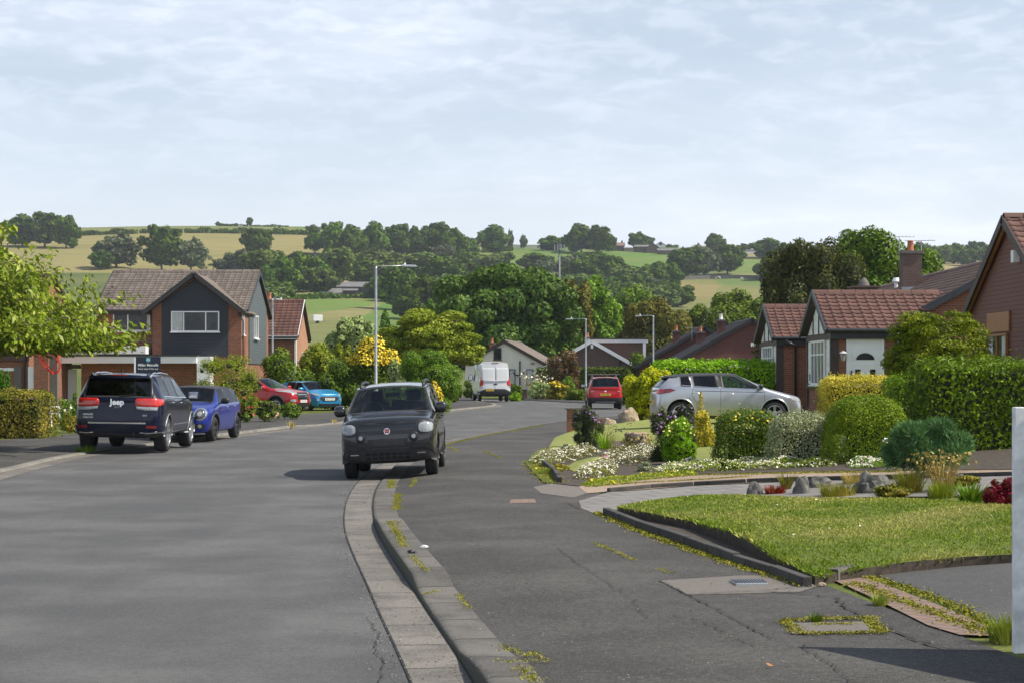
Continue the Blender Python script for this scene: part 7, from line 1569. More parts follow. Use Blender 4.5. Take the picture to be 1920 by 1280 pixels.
# ---------------------------------------------------------------- hillside trees: five crown meshes, copied per tree
def proto(seed, leafm, nb=26, br=.36, n=2600, leaf=.085, flat=0.0, cone=0.0, tk='far_trunk', sparse=False):
    rs = np.random.RandomState(seed); B = lumpy(rs, .5, .5, .46, nb, br, .50, flat, low=-.75)
    if cone: B = [(x * (1 - cone * max(0, z - .3)), y * (1 - cone * max(0, z - .3)), z * 1.02, rx * (1 - cone * .6 * max(0, z - .3)), ry * (1 - cone * .6 * max(0, z - .3)), rz) for (x, y, z, rx, ry, rz) in B]
    top = max(b_[2] + b_[5] for b_ in B); side = max(abs(b_[0]) + b_[3] for b_ in B); k = .5 / side; B = [(x * k, y * k, z / top, rx * k, ry * k, rz / top) for (x, y, z, rx, ry, rz) in B]
    if sparse: B = B[1:]
    return foliage_mesh('crown', B, n, leaf, rs, [mt[leafm], mt['inner_core']], .35, .75, .0 if sparse else .6, .8)
m = MB(); m.tube([(0, 0, -.15), (0, 0, .1), (.01, 0, .45)], [.035, .024, .012], 6); trunk_me = m.build('trunk', mt['bark']); TM = trunk_me.data; bpy.data.objects.remove(trunk_me)
PR = {'a': proto(1, 'L_far'), 'b': proto(2, 'L_far', 34, .30), 'c': proto(3, 'L_far2'), 'd': proto(4, 'L_far3', 30, .28, 2200), 'e': proto(5, 'L_far', 22, .3, cone=.75), 's': proto(6, 'L_far3', 16, .22, 900, .06, sparse=True), 'f': proto(7, 'L_far2', 36, .28)}
def hill_tree(px, pyb, wpx, hpx, k, label, group=None, name='hill_tree', D=None):
    b0 = G(px, pyb) if D is None else None
    if D is not None: x = (px - 960) / F * D; b0 = Vector((x, D, ground(x, D)))
    s = F / b0.y; hh = hpx / s if D is None else (pyb - hpx, D)
    if D is not None: hh = CH + (HY - (pyb - hpx)) / s - b0.z
    t = empty(name, b0, R.random() * 6.28, label, 'tree', group); t.scale = (wpx / s * 1.16, wpx / s * 1.16, hh * 1.02)
    link('crown', PR[k], None, t); link('trunk', TM, None, t); return t
G1 = 'trees on the left skyline'; G2 = 'row of big dark trees along the skyline'; G3 = 'trees in the wooded hollow below the barley field'; G4 = 'trees in the middle woodland'; G5 = 'trees on the right skyline'
HT = [(42, 462, 62, 60, 'a', 'dark round tree, leftmost of the clump on the left skyline', G1), (84, 464, 66, 66, 'b', 'tallest dark tree in the clump on the left skyline', G1), (124, 466, 50, 62, 'a', 'right hand tree of the clump on the left skyline', G1),
 (218, 503, 80, 66, 'd', 'wide grey green tree in the barley field above the clad house roof', None), (190, 506, 44, 36, 'b', 'low dark tree at the left foot of the wide grey green tree', None), (303, 508, 72, 84, 'b', 'tall dark tree directly above the clad house gable', None), (358, 508, 56, 62, 'd', 'grey green tree just right of the tall dark one above the gable', None), (400, 512, 46, 34, 's', 'sparse low tree with thin top above the clad house roof', None), (418, 513, 34, 30, 'd', 'small bushy tree behind the right end of the clad house roof', None),
 (455, 515, 56, 48, 'd', 'pale green tree below the isolated field tree', None), (480, 482, 54, 54, 'b', 'isolated dark tree standing alone in the barley field', None), (590, 478, 38, 52, 'e', 'conical dark tree at the left end of the skyline row', G2), (588, 441, 26, 20, 'd', 'almost bare pale tree on the skyline by the green field', None),
 (626, 482, 46, 66, 'b', 'tall dark tree, second in the skyline row', G2), (662, 484, 52, 62, 'a', 'dark tree, third in the skyline row', G2), (704, 484, 54, 68, 'a', 'broad domed tree, fourth in the skyline row', G2), (748, 482, 56, 61, 'b', 'dark tree, fifth in the skyline row', G2), (782, 484, 46, 60, 'a', 'dark tree, sixth in the skyline row', G2), (820, 486, 60, 68, 'b', 'tallest dark tree with ragged top in the skyline row', G2), (850, 490, 46, 62, 'a', 'dark tree sloping down at the right end of the skyline row', G2), (830, 492, 42, 36, 'd', 'grey green tree in front of the skyline row', None), (876, 484, 40, 38, 'a', 'low dark tree right of the skyline row', None),
 (508, 514, 60, 46, 'a', 'dark tree above the wooded hollow', G3), (560, 512, 56, 40, 'a', 'low dark tree below the conical one', G3), (620, 516, 52, 50, 'a', 'dark tree below the second skyline tree', G3), (485, 545, 80, 76, 'c', 'tall green tree at the left of the wooded hollow', G3), (530, 556, 66, 74, 'a', 'green tree right of the tall one in the hollow', G3), (574, 548, 78, 72, 'a', 'broad tree in the middle of the wooded hollow', G3), (628, 540, 70, 76, 'c', 'broad green tree above the stone barn', G3), (600, 556, 70, 54, 'f', 'paler tree just left of the stone barn', G3), (655, 532, 40, 40, 'a', 'small dark tree beside the tan field strip', G3), (545, 520, 52, 36, 'c', 'light tree above the hollow', G3),
 (705, 512, 90, 44, 'c', 'wide green tree below the skyline row', G4), (690, 535, 60, 52, 'a', 'dark tree above the stone barn roof', G4), (722, 548, 74, 64, 'f', 'tall tree behind the right end of the stone barn', G4), (770, 530, 90, 56, 'c', 'broad green tree left of the low barn', G4), (825, 545, 80, 66, 'a', 'dark tree above the low barn', G4), (745, 582, 84, 80, 'b', 'big dark tree standing in the green field right of the stone barn', None), (797, 600, 70, 84, 'a', 'dark tree left of the huge round sycamore', G4), (770, 600, 60, 46, 'a', 'low tree at the foot of the dark tree', G4), (860, 532, 66, 52, 'a', 'dark tree above the huge sycamore', G4), (905, 520, 66, 44, 'c', 'green tree above the huge sycamore', G4), (885, 505, 44, 34, 'a', 'small tree below the skyline shed', G4),
 (882, 470, 34, 26, 'd', 'small pale tree left of the round skyline tree', None), (928, 472, 58, 50, 'a', 'round dark tree on the skyline at left of the pale storage building', None), (957, 470, 12, 40, 'd', 'thin poplar beside the round skyline tree', None), (982, 468, 14, 28, 'd', 'thin pointed poplar standing alone on the skyline', None), (940, 500, 50, 28, 'a', 'low dark tree under the pale storage building', G4), (1000, 508, 70, 34, 'a', 'wide low tree under the pale storage building', G4), (1025, 520, 44, 34, 'd', 'grey green tree just left of the mast', G4),
 (1040, 470, 56, 28, 'a', 'low dark tree left of the big oak clump', None), (1090, 474, 60, 54, 'a', 'left crown of the big oak clump on the skyline', None), (1122, 476, 56, 52, 'b', 'right crown of the big oak clump on the skyline', None), (1142, 472, 26, 34, 'a', 'small tree joined to the right of the oak clump', None), (1068, 520, 50, 44, 'd', 'pale tree just right of the mast', G4), (1110, 516, 80, 44, 'a', 'broad tree under the oak clump', G4), (1140, 530, 56, 52, 'b', 'dark tree below the oak clump', G4), (1085, 535, 70, 50, 'a', 'dark tree behind the light green tree', G4),
 (1185, 548, 74, 48, 'c', 'rounded green tree in the middle wood', G4), (1225, 545, 56, 52, 'a', 'dark tree in the middle wood left of the meadow', G4), (1240, 520, 50, 30, 'a', 'low tree at the top of the middle wood', G4), (1190, 562, 74, 42, 'b', 'domed dark tree above the olive brown tree', G4), (1228, 562, 44, 42, 'd', 'grey green tree beside the meadow', G4), (1255, 540, 50, 48, 'a', 'dark tree at the left edge of the meadow', G4), (1175, 530, 60, 34, 'c', 'small green tree above the middle wood', G4),
 (1195, 466, 34, 31, 'a', 'round skyline tree between farmhouse and barns', G5), (1215, 465, 22, 22, 'd', 'small pale tree touching the round skyline tree', G5), (1258, 463, 30, 15, 'a', 'low tree right of the white farmhouse', G5), (1280, 464, 9, 11, 'e', 'tiny conical tree on the skyline', G5), (1315, 464, 36, 10, 's', 'low sparse hedge tree on the skyline', G5), (1341, 468, 36, 30, 'a', 'domed dark tree on the skyline above the field wall', G5), (1290, 522, 64, 58, 'b', 'dark tree at the left of the field wall', None), (1320, 520, 62, 62, 'd', 'grey green tree above the field wall', None), (1364, 516, 62, 58, 'b', 'dark ragged tree above the field wall', None), (1395, 474, 34, 17, 'd', 'low pale tree on the skyline right of the domed one', G5), (1440, 484, 60, 37, 'a', 'dark tree behind the coppery conifer', G5), (1474, 486, 40, 30, 'b', 'dark tree touching the coppery conifer', G5), (1440, 525, 56, 44, 'a', 'dark tree left of the coppery conifer', None)]
for i, x in enumerate(range(1728, 1990, 17)): HT.append((x, 492 + (i % 3) * 3, 40, 38 - (i * 7) % 13 + (x - 1728) * .04, 'abcfa'[i % 5], 'rounded tree of the wooded ridge above the brown roof', 'trees of the wooded ridge at right'))
for i in range(46):
    t_ = i / 46; HT.append((430 + 860 * ((i * .618) % 1), 556 + 26 * ((i * .37) % 1), 62, 44, 'acf'[i % 3], 'rounded tree of the far wood behind the big near trees', 'trees of the far wood'))
for i in range(20): HT.append((-60 - i * 60, 470 + (i * 37) % 60, 70, 60, 'abc'[i % 3], 'tree on the hill', 'out')) if False else None
for a in HT:
    if a[6] == 'trees of the far wood' and (520 < a[0] < 715): continue
    hill_tree(*a[:5], a[5], a[6])
hill_tree(468, 421, 13, 17, 'b', 'tiny lone tree on the highest skyline', None); hill_tree(409, 421, 10, 8, 'a', 'small bush at the left end of the highest skyline hedge', None)
def hill_hedge(label, pix, h, n=1800, group='hedges on the hill'):
    rs = np.random.RandomState(int(pix[0][0])); L = [G(x, y) for x, y in pix]; P = []
    seg = [(L[i + 1] - L[i]).length for i in range(len(L) - 1)]; tot = sum(seg)
    for i in range(len(L) - 1):
        for _ in range(int(n * seg[i] / tot)): q = L[i].lerp(L[i + 1], rs.rand()); hh = h * (.75 + .3 * math.sin(q.x * .13) * math.sin(q.x * .41)); P.append((q.x + rs.normal() * .6, q.y + rs.normal() * 1.1, ground(q.x, q.y) + hh * rs.rand()))
    P = np.array(P); V, Fc = leaf_quads(P, rand_dirs(len(P), rs), 1.0, rs, .8, .5); o = link('hill_hedge', np_mesh('hill_hedge', V, Fc), mt['L_far']); tag(o, label, 'hedge', group)
hill_hedge('dark hedge crossing the barley field above the cherry tree, left section', [(144, 443), (255, 439)], 3.4); hill_hedge('short dark hedge section between two gaps above the tall dark tree', [(262, 438), (340, 437)], 3.2, 1200); hill_hedge('longest dark hedge section ending at the conical tree', [(347, 437), (470, 438), (592, 442)], 3.6, 3200); hill_hedge('thin hedge on the highest skyline left of the lone tree', [(408, 422), (446, 422)], 1.8, 500); hill_hedge('thin hedge on the highest skyline right of the lone tree', [(450, 423), (540, 425)], 1.2, 600)
hill_hedge('low hedge under the wooded ridge at right', [(1755, 492), (1860, 488)], 3.5, 1200); hill_hedge('scrubby hedge line below the stone barn', [(540, 562), (620, 560), (710, 558)], 2.0, 1500); hill_hedge('hedge behind the field left of the mast', [(905, 474), (960, 471)], 3.0, 900)
# ---------------------------------------------------------------- big trees behind the houses
def btree(name, label, px0, px1, pytop, D, leafm, n, leaf, seed, trunk_h=1.5, **k):
    x = ((px0 + px1) / 2 - 960) / F * D; zg = gz(x, D) if D < 130 else ground(x, D); return tree(name, label, 'tree', (x, D, zg), (px1 - px0) / F * D * 1.1, CH + (HY - pytop) / F * D - zg, trunk_h, leafm, n, leaf, seed, **k)
btree('sycamore', 'huge dark green round topped tree filling the centre behind the bungalows', 815, 1085, 495, 176, 'L_syc', 46000, .42, 21, 1.5, nb=80, br=.24, low=-.8, tr=.6, dy=13, up=.3)
btree('ash_tree', 'brownish tree wedged between the huge sycamore and the light green tree', 1035, 1110, 522, 184, 'L_olive', 12000, .35, 22, 1.5, nb=40, br=.3, low=-.9, dy=5, tr=.4)
btree('lime_tree', 'light green rounded tree right of the huge sycamore', 1068, 1170, 516, 188, 'L_lime', 20000, .36, 23, 1.5, nb=56, br=.26, low=-.9, dy=6, tr=.4)
btree('oak_tree', 'olive brown tree behind the brown bungalow', 1160, 1300, 556, 178, 'L_olive', 22000, .36, 24, 1.2, nb=60, br=.26, low=-.9, dy=7, tr=.4)
btree('oak_tree', 'mid green tree right of the olive brown one', 1285, 1450, 541, 186, 'L_green', 24000, .36, 25, 1.2, nb=60, br=.26, low=-.9, dy=8, tr=.4)
btree('field_maple', 'low light green domed tree above the olive brown tree', 1130, 1262, 533, 240, 'L_lime', 9000, .45, 26, 1, nb=30, br=.3, low=-.9, dy=9)
btree('hawthorn', 'dark tree left behind the yellow green garden tree', 700, 752, 583, 170, 'L_syc', 6000, .3, 27, .8, nb=26, br=.3, low=-.9)
btree('hawthorn', 'dark tree peeping left of the huge sycamore', 790, 850, 560, 196, 'L_syc', 9000, .36, 28, .8, nb=30, br=.3, low=-.9)
btree('cypress', 'coppery dark drooping conifer behind the gabled bungalow', 1424, 1625, 443, 92, 'L_copper', 38000, .20, 29, .3, nb=80, br=.25, low=-.9, tr=.3, droop=1.1, aspect=.4, dy=4.2)
btree('walnut_tree', 'broad dark green tree behind the chimney of the gabled bungalow', 1525, 1760, 426, 98, 'L_hyp', 50000, .19, 30, .6, nb=90, br=.22, low=-.8, tr=.3, dy=5, shell=.45, up=.4)
btree('robinia', 'bright yellow green tree right of the chimney', 1690, 1775, 482, 104, 'L_yel', 9000, .17, 31, 1.2, nb=40, br=.26, low=-.8)
btree('hazel', 'loose dark shrub tree low down between conifer and chimney', 1590, 1660, 530, 90, 'L_hyp', 7000, .14, 32, .6, nb=30, br=.3, low=-.8)
for i, (a, b_, y, D, mm) in enumerate([(1215, 1300, 640, 140, 'L_olive'), (1280, 1380, 655, 150, 'L_hyp'), (1180, 1235, 655, 136, 'L_green')]): x = ((a + b_) / 2 - 960) / F * D; shrub('garden_shrub', ['olive shrub under the right street lamp', 'dark shrub behind the wine brick roofs', 'green shrub right of the dormer'][i], 'shrub', (x, D, gz(x, D)), (b_ - a) / F * D, CH + (HY - y) / F * D, mm, 4000, .2, 40 + i)
# ---------------------------------------------------------------- left gardens
def bshrub(name, label, px0, px1, pytop, D, leafm, n, leaf, seed, **k):
    x = ((px0 + px1) / 2 - 960) / F * D; zg = gz(x, D) - (.02 if D < 132 else 0); cat = k.pop('cat', 'shrub'); return shrub(name, label, cat, (x, D, zg), (px1 - px0) / F * D, CH + (HY - pytop) / F * D - zg, leafm, n, leaf, seed, **k)
bshrub('wispy_shrub', 'wispy olive shrub behind the blue hatchback', 362, 494, 662, 66, 'L_yel', 14000, .075, 50, nb=60, br=.26, shell=.6, aspect=.35, jitter=1.0, up=.7, core=.35)
bshrub('green_shrub', 'mid green rounded shrub behind the red SUV', 480, 590, 650, 88, 'L_green', 8000, .13, 51); bshrub('laburnum', 'yellowish green tall shrub behind the bright blue hatchback', 552, 640, 640, 92, 'L_yel', 9000, .13, 52, nb=36, br=.3); bshrub('laburnum', 'second yellowish shrub left of the yellow flowering one', 610, 668, 642, 94, 'L_yel', 6000, .13, 53, nb=30); bshrub('green_shrub', 'dark green shrub between the bright blue car and the lamp', 590, 690, 672, 86, 'L_hyp', 9000, .12, 54)
bshrub('golden_broom', 'dark bush with a bright yellow flowering top beside the street lamp', 642, 752, 627, 86, 'L_green', 13000, .12, 55, nb=40, extra=petals(1.0, .12, 2, 2.15), exm=['F_yel']); bshrub('variegated_shrub', 'pale variegated shrub right of the yellow topped bush', 722, 768, 672, 84, 'L_pale', 5000, .12, 56)
btree('whitebeam', 'pale silvery green tree behind the yellow topped bush', 608, 712, 592, 104, 'L_pale', 12000, .17, 57, 1.0, nb=46, br=.26, low=-.7, up=.7)
btree('rowan_tree', 'large yellow green tree above the round hedge bush left of the van', 718, 905, 578, 101, 'L_yel', 32000, .16, 58, 1.4, nb=80, br=.24, low=-.55, tr=.2, flat=.3, dy=4.5)
bshrub('hedge_bush', 'large rounded light green bush behind the dark grey hatchback', 745, 868, 652, 80, 'L_lime', 30000, .075, 59, nb=50, br=.28, low=-.9); bshrub('broom', 'small yellow flowering shrub beside the far pavement', 797, 832, 712, 76, 'L_yel', 2500, .08, 60, extra=petals(.9, .07, 2), exm=['F_yel']); bshrub('garden_shrub', 'dark shrub at the foot of the yellow green tree near the van', 868, 905, 712, 128, 'L_hyp', 3000, .15, 61)
bshrub('garden_shrub', 'low dark shrub behind the far end of the left pavement', 830, 868, 715, 112, 'L_hyp', 2500, .14, 62)
for i, (a, b_, y, D, mm, fl) in enumerate([(445, 480, 742, 63, 'L_green', 'F_rose'), (475, 530, 748, 64, 'L_green', 'F_peach'), (528, 568, 752, 67, 'L_green', None), (405, 450, 718, 62.5, 'L_green', 'F_rose')]):
    bshrub('rose_bush' if fl else 'low_shrub', ['rose bush with deep red flowers at the drive edge', 'low flowering plants with peach blooms before the red SUV', 'small leafy green shrub at the front wheel of the red SUV', 'rose bush half hidden behind the blue hatchback'][i], a, b_, y, D, mm, 1800, .07, 65 + i, extra=petals(.05, .10, 2) if fl else None, exm=[fl] if fl else (), shell=.7)
hedge('hedge', 'browning clipped conifer hedge at the left edge of the photograph', 'hedge', (-13.75, 47.2, .08), 0, 3.4, 1.6, 1.20, 14000, .06, [mt['L_olhedge'], mt['inner_core']], seed=3, rnd=.2, lump=.07)
bshrub('conifer', 'small dark green columnar conifer behind the browning hedge', -12, 20, 690, 55, 'L_conif', 4000, .06, 70, nb=20)
bshrub('rose_bush', 'thin white rose bush in front of the white garage door', 100, 143, 742, 52, 'L_green', 1500, .055, 71, shell=.9, core=0, extra=petals(.06, .07, 2), exm=['F_white']); bshrub('low_shrub', 'golden brown low shrub left of the navy SUV', 112, 150, 770, 51, 'L_olhedge', 3000, .05, 72)
bshrub('garden_shrub', 'dark shrub against the brick beside the navy SUV', 128, 150, 735, 60, 'L_hyp', 1500, .07, 73)
p = G(160, 842); tuft_plant('kerb_weeds', 'tuft of weeds at the rear left wheel of the navy SUV', 'weeds', (p.x, p.y, .05), 120, .16, .22, .02, 'L_green', 5); p = G(546, 800); tuft_plant('kerb_weeds', 'lone weed tuft growing from the far kerb', 'weeds', (p.x, p.y, .05), 60, .26, .12, .02, 'L_straw', 6); p = G(628, 792); tuft_plant('kerb_weeds', 'small weed tuft on the far kerb nearest the dark grey hatchback', 'weeds', (p.x, p.y, .05), 40, .16, .1, .02, 'L_straw', 7)
# cherry tree: trunk just outside the frame, its branches reach over the navy SUV
t = empty('cherry_tree', (-12.75, 38.5, .08), 0, 'cherry tree whose leafy branches hang in from the left edge', 'tree'); rs = np.random.RandomState(77); m = MB(); m.tube([(0, 0, -.1), (0, 0, 1.0), (.1, .1, 2.0), (.15, .1, 2.5)], [.22, .16, .14, .12], 10)
tw = MB(); LP = []; LN = []; LA = []
def branch(p, d, L, r, lvl):
    pts = [p]; q = p.copy(); dd = d.normalized(); k = 6
    zmin = 2.3 + .03 * max(0, 2 - p.x)
    for i in range(k):
        dd = (dd + Vector(rs.normal(scale=.16, size=3)) + Vector((0, 0, -.03 * lvl - .02 * i))).normalized()
        if q.z > 4.85 - .8 * max(0, q.x - 3.1) and dd.z > 0: dd = Vector((dd.x, dd.y, -.12)).normalized()
        if q.z + dd.z * L / k < zmin: dd = Vector((dd.x, dd.y, .08)).normalized()
        q = q + dd * (L / k); pts.append(q.copy())
    tw.tube(pts, [r * (1 - .75 * i / k) for i in range(k + 1)], 5)
    if lvl < 3:
        for i in range(2, k + 1):
            for _ in range(2 if lvl < 2 else 1): s_ = Vector(rs.normal(size=3)); s_.z = s_.z * .5 + .1; branch(pts[i], (dd + s_.normalized() * .95), L * (.5 + .2 * rs.rand()), r * .5, lvl + 1)
    if lvl >= 2:
        for i in range(1, k + 1):
            for _ in range(9 if lvl == 3 else 7): o = Vector(rs.normal(scale=.10, size=3)); LP.append(pts[i] + o); LN.append((rs.normal() * .5, rs.normal() * .5 - .2, .8)); LA.append((dd.x, dd.y, -.9))
for a, e, L in ((-.05, .42, 2.9), (.35, .30, 2.6), (-.45, .34, 2.6), (-.9, .5, 2.2), (.9, .5, 2.2), (.1, .85, 2.5), (-.3, .12, 2.5), (.2, .06, 2.4), (2.2, .5, 2.4), (3.2, .4, 2.4), (4.2, .5, 2.4), (.0, 1.15, 2.0), (-.6, .95, 2.2)): branch(Vector((.12, .1, 2.15)), Vector((math.cos(a), math.sin(a), math.tan(e) * .9)), L, .065, 1)
P = np.array([tuple(v) for v in LP]); k = (P[:, 2] > 2.0) & (P[:, 2] < 5.0 - .75 * np.maximum(0, P[:, 0] - 3.1)) & (P[:, 0] < 4.9 - .35 * np.maximum(0, 2.6 - P[:, 2])); P, Q, A_ = P[k], np.array(LN)[k], np.array(LA)[k]
V, Fc = leaf_quads(P, Q, .15, rs, .44, .35, align=A_, fold=True); link('crown', np_mesh('crown', V, Fc), mt['L_cherry'], t); tw.build('branches', mt['bark'], t); m.build('trunk', mt['bark'], t, smooth=True)
rc = [o for o in C.objects if o.name == 'red_estate_car'][0]; c2 = copy_tree(rc); c2.location = (14.6, 112.0, .35); c2.rotation_euler = (0, 0, .2); c2['label'] = 'red car almost hidden behind the silver hatchback, only its roof showing'
# ---------------------------------------------------------------- far end gardens
hedge('hedge', 'dark clipped flat topped hedge in front of the brown bungalow', 'hedge', (at(1098, 700, 136).x, 136.5, .06), 0, 7.3, 1.4, 2.25, 9000, .13, [mt['L_hyp'], mt['inner_core']], seed=5, rnd=.15, rough=.04)
bshrub('bronze_shrub', 'bronze leaved open shrub before the brown bungalow', 1022, 1092, 655, 132, 'L_purp', 6000, .16, 80, nb=40, br=.3, shell=.5); bshrub('round_shrub', 'round shrub with golden top beside the stone gatepost', 1022, 1068, 713, 124, 'L_olhedge', 4000, .11, 81, extra=petals(.4, .14, 2, 1.0), exm=['F_yel'], flat=.3)
bshrub('pampas_grass', 'feathery grey green clump in front of the cream bungalow', 985, 1032, 712, 127, 'L_pale', 3500, .16, 82, aspect=.25, up=.8, core=.5); bshrub('low_hedge', 'low bright yellow green groundcover right of the white van', 955, 978, 734, 123, 'L_bright', 2500, .11, 83, sink=.2); bshrub('garden_shrub', 'green shrub above the yellow green groundcover', 955, 988, 718, 130, 'L_green', 2500, .13, 84)
bshrub('spurge', 'pale green arching plant right of the round golden shrub', 1050, 1084, 703, 126, 'L_lime', 4000, .12, 85); bshrub('low_shrub', 'low green border plants behind the street lamp', 1058, 1100, 728, 122, 'L_green', 3000, .10, 86); bshrub('garden_shrub', 'tall dark shrub left of the bright hedge', 1160, 1192, 690, 104, 'L_hyp', 3000, .13, 87)
p = G(1010, 748); tuft_plant('pampas_grass', 'tall cream plumes beside the cream bungalow', 'grass', (at(1010, 700, 129).x, 129, .05), 60, 2.2, .5, .05, 'L_straw', 12, lean=.2, heads=4, headm='F_white', head_size=.12, hfrac=.25)
# bright hedge behind the silver car and the golden privet at its left end
hedge('hedge', 'bright green clipped hedge behind the silver hatchback', 'hedge', (7.4, 66.4, .15), math.radians(4), 4.4, 2.2, 2.05, 16000, .10, [mt['L_bright'], mt['inner_core']], seed=6, rnd=.3, lump=.1)
bshrub('golden_privet', 'golden privet bush at the left end of the bright hedge', 1166, 1262, 686, 63, 'L_priv', 16000, .085, 88, nb=46, br=.3, low=-.9, dy=1.8)
bshrub('garden_shrub', 'pale green shrub between the silver car and the far bay window', 1400, 1442, 672, 75, 'L_lime', 4000, .10, 89)
# ---------------------------------------------------------------- flower garden beside the near drive
def gshrub(name, label, px0, px1, pytop, pybot, leafm, n, leaf, seed, **k):
    b0 = G((px0 + px1) / 2, pybot); w_ = (px1 - px0) / F * b0.y; h = (pybot - pytop) / F * b0.y; cat = k.pop('cat', 'shrub'); d_ = k.pop('depth', .8); return shrub(name, label, cat, (b0.x, b0.y + w_ * d_ * .45, b0.z - .02), w_, h * 1.02, leafm, n, leaf, seed, dy=w_ * d_, **k)
def ghedge(name, label, px0, px1, pytop, pybot, depth, n, leaf, leafm, seed, rz=0.0, **k):
    b0 = G((px0 + px1) / 2, pybot); w_ = (px1 - px0) / F * b0.y; h = (pybot - pytop) / F * b0.y; return hedge(name, label, 'hedge', (b0.x, b0.y + depth / 2, b0.z - .02), rz, w_, depth, h, n, leaf, [mt[leafm], mt['inner_core']] + k.pop('mats', []), seed=seed, **k)
ghedge('topiary', 'clipped dark green dome shaped bush in the middle of the right garden', 1563, 1710, 743, 866, 1.2, 26000, .030, 'L_box', 90, rnd=.44, lump=.015, rough=.018)
ghedge('shrub', 'clipped dark shrub speckled with yellow flowers in the flower garden', 1348, 1462, 772, 868, .85, 14000, .034, 'L_hyp', 91, rnd=.28, lump=.03, extra=petals(.016, .036, 2, .45), mats=[mt['F_yel']])
ghedge('shrub', 'clipped white variegated shrub between the yellow flowered one and the dome', 1450, 1568, 777, 868, .85, 15000, .030, 'L_vari', 92, rnd=.28, lump=.03)
ghedge('hedge', 'golden clipped hedge in front of the white gabled bay', 1548, 1690, 706, 812, 1.0, 20000, .040, 'L_gold', 93, rnd=.2, lump=.03)
ghedge('hedge', 'green clipped hedge section between golden hedge and tall laurel', 1676, 1745, 706, 836, 1.1, 9000, .042, 'L_box', 94, rnd=.15, lump=.03)
hedge('hedge', 'tall glossy laurel hedge at the right of the drive', 'hedge', (9.3, 29.0, .45), math.radians(-2), 5.7, 1.3, 1.46, 30000, .062, [mt['L_laurel'], mt['inner_core']], seed=95, rnd=.18, lump=.06, rough=.045, aspect=.5, slope=.008)
SPIKY[0] = True
gshrub('juniper', 'spiky blue green juniper in front of the laurel hedge', 1670, 1840, 792, 892, 'L_jun', 24000, .20, 96, nb=26, br=.34, aspect=.075, up=1.2, shell=.5, low=-.3, jitter=.25, core=.5)
SPIKY[0] = False
btree('japanese_maple', 'dark olive japanese maple in front of the gabled bungalow', 1660, 1872, 582, 40, 'L_maple', 42000, .065, 97, .45, nb=80, br=.24, low=-.8, flat=.35, tr=.06, aspect=.35, core=.5, dy=2.2, shell=.5)
def aster(label, px0, px1, pytop, pybot, seed): return gshrub('purple_aster', label, px0, px1, pytop, pybot, 'L_aster', 7000, .06, seed, nb=34, br=.30, aspect=.22, shell=.6, extra=petals(.045, .045, 2, .55), exm=['F_purp'], low=-.9, cat='flowers', core=.5, up=.3)
aster('tall clump of purple asters in front of the brick wall end', 1066, 1138, 757, 840, 100); aster('purple asters behind the yellow green goldenrod', 1213, 1290, 762, 866, 101); aster('purple asters below the rear wheel of the silver hatchback', 1262, 1308, 756, 860, 102)
gshrub('goldenrod', 'feathery yellow green goldenrod clump in the flower garden', 1240, 1318, 780, 870, 'L_bright', 9000, .065, 103, aspect=.16, up=1.0, nb=30, shell=.5, extra=petals(.05, .045, 2, .5), exm=['F_pale_yel'], cat='flowers', low=-.8)
gshrub('spindle_shrub', 'yellow variegated shrub with an upright shoot behind the goldenrod', 1298, 1345, 768, 848, 'L_gold', 4500, .05, 104, low=-.8); b0 = G(1318, 846); V, Fc = leaf_quads(np.array([(R.gauss(0, .05) * (1.3 - i / 260), R.gauss(0, .05), .55 + .6 * i / 260) for i in range(260)]), rand_dirs(260, rs), .045, rs); o = link('spindle_shoot', np_mesh('spindle_shoot', V, Fc), mt['L_gold'], None, (b0.x, b0.y + .4, b0.z)); tag(o, 'tall pale yellow shoot rising in front of the silver car door', 'plant')
def carpet(name, label, outline, h, n, leafm, size, seed, fl=.5, flm='F_white', fs=.028, cat='flowers'):
    P2 = gpts(outline); rs_ = np.random.RandomState(seed); xs = [p[0] for p in P2]; ys = [p[1] for p in P2]; Q = []
    while len(Q) < n:
        x = xs_ = min(xs) + rs_.rand() * (max(xs) - min(xs)); y = min(ys) + rs_.rand() * (max(ys) - min(ys))
        if pip(x, y, P2): d = min(1, dist_poly(x, y, P2) / .15); hh = h * (.3 + .7 * d) * (.75 + .35 * math.sin(x * 7) * math.sin(y * 5)); Q.append((x, y, gz(x, y) + hh * (1 - .5 * rs_.rand() ** 2)))
    Q = np.array(Q); nn = np.tile([0, -.2, 1.0], (n, 1)); V, F_ = leaf_quads(Q, nn, size, rs_, .6, .8); parts = [(V, F_, 0)]; k = (rs_.rand(n) < fl) & (np.sin(Q[:, 0] * 4.1 + Q[:, 1] * 2.3) * np.sin(Q[:, 1] * 3.3) > -.35)
    V2, F2 = leaf_quads(Q[k] + [0, 0, .015], nn[k], fs, rs_, 1.0, .6); parts.append((V2, F2, 1)); V, F_, M = join_np(parts); me = np_mesh(name, V, F_, M); me.materials.append(mt[leafm]); me.materials.append(mt[flm]); return tag(link(name, me), label, cat, kind='stuff')
carpet('alyssum', 'white alyssum carpet along the pavement side of the flower garden', [(990, 868), (1010, 852), (1050, 846), (1110, 838), (1128, 850), (1075, 866), (1035, 876)], .13, 5200, 'L_olive', .03, 110, .30); carpet('alyssum', 'white alyssum mound in front of the small round lawn', [(1075, 898), (1085, 882), (1130, 868), (1160, 876), (1150, 896), (1110, 902)], .15, 3600, 'L_olive', .03, 111, .36)
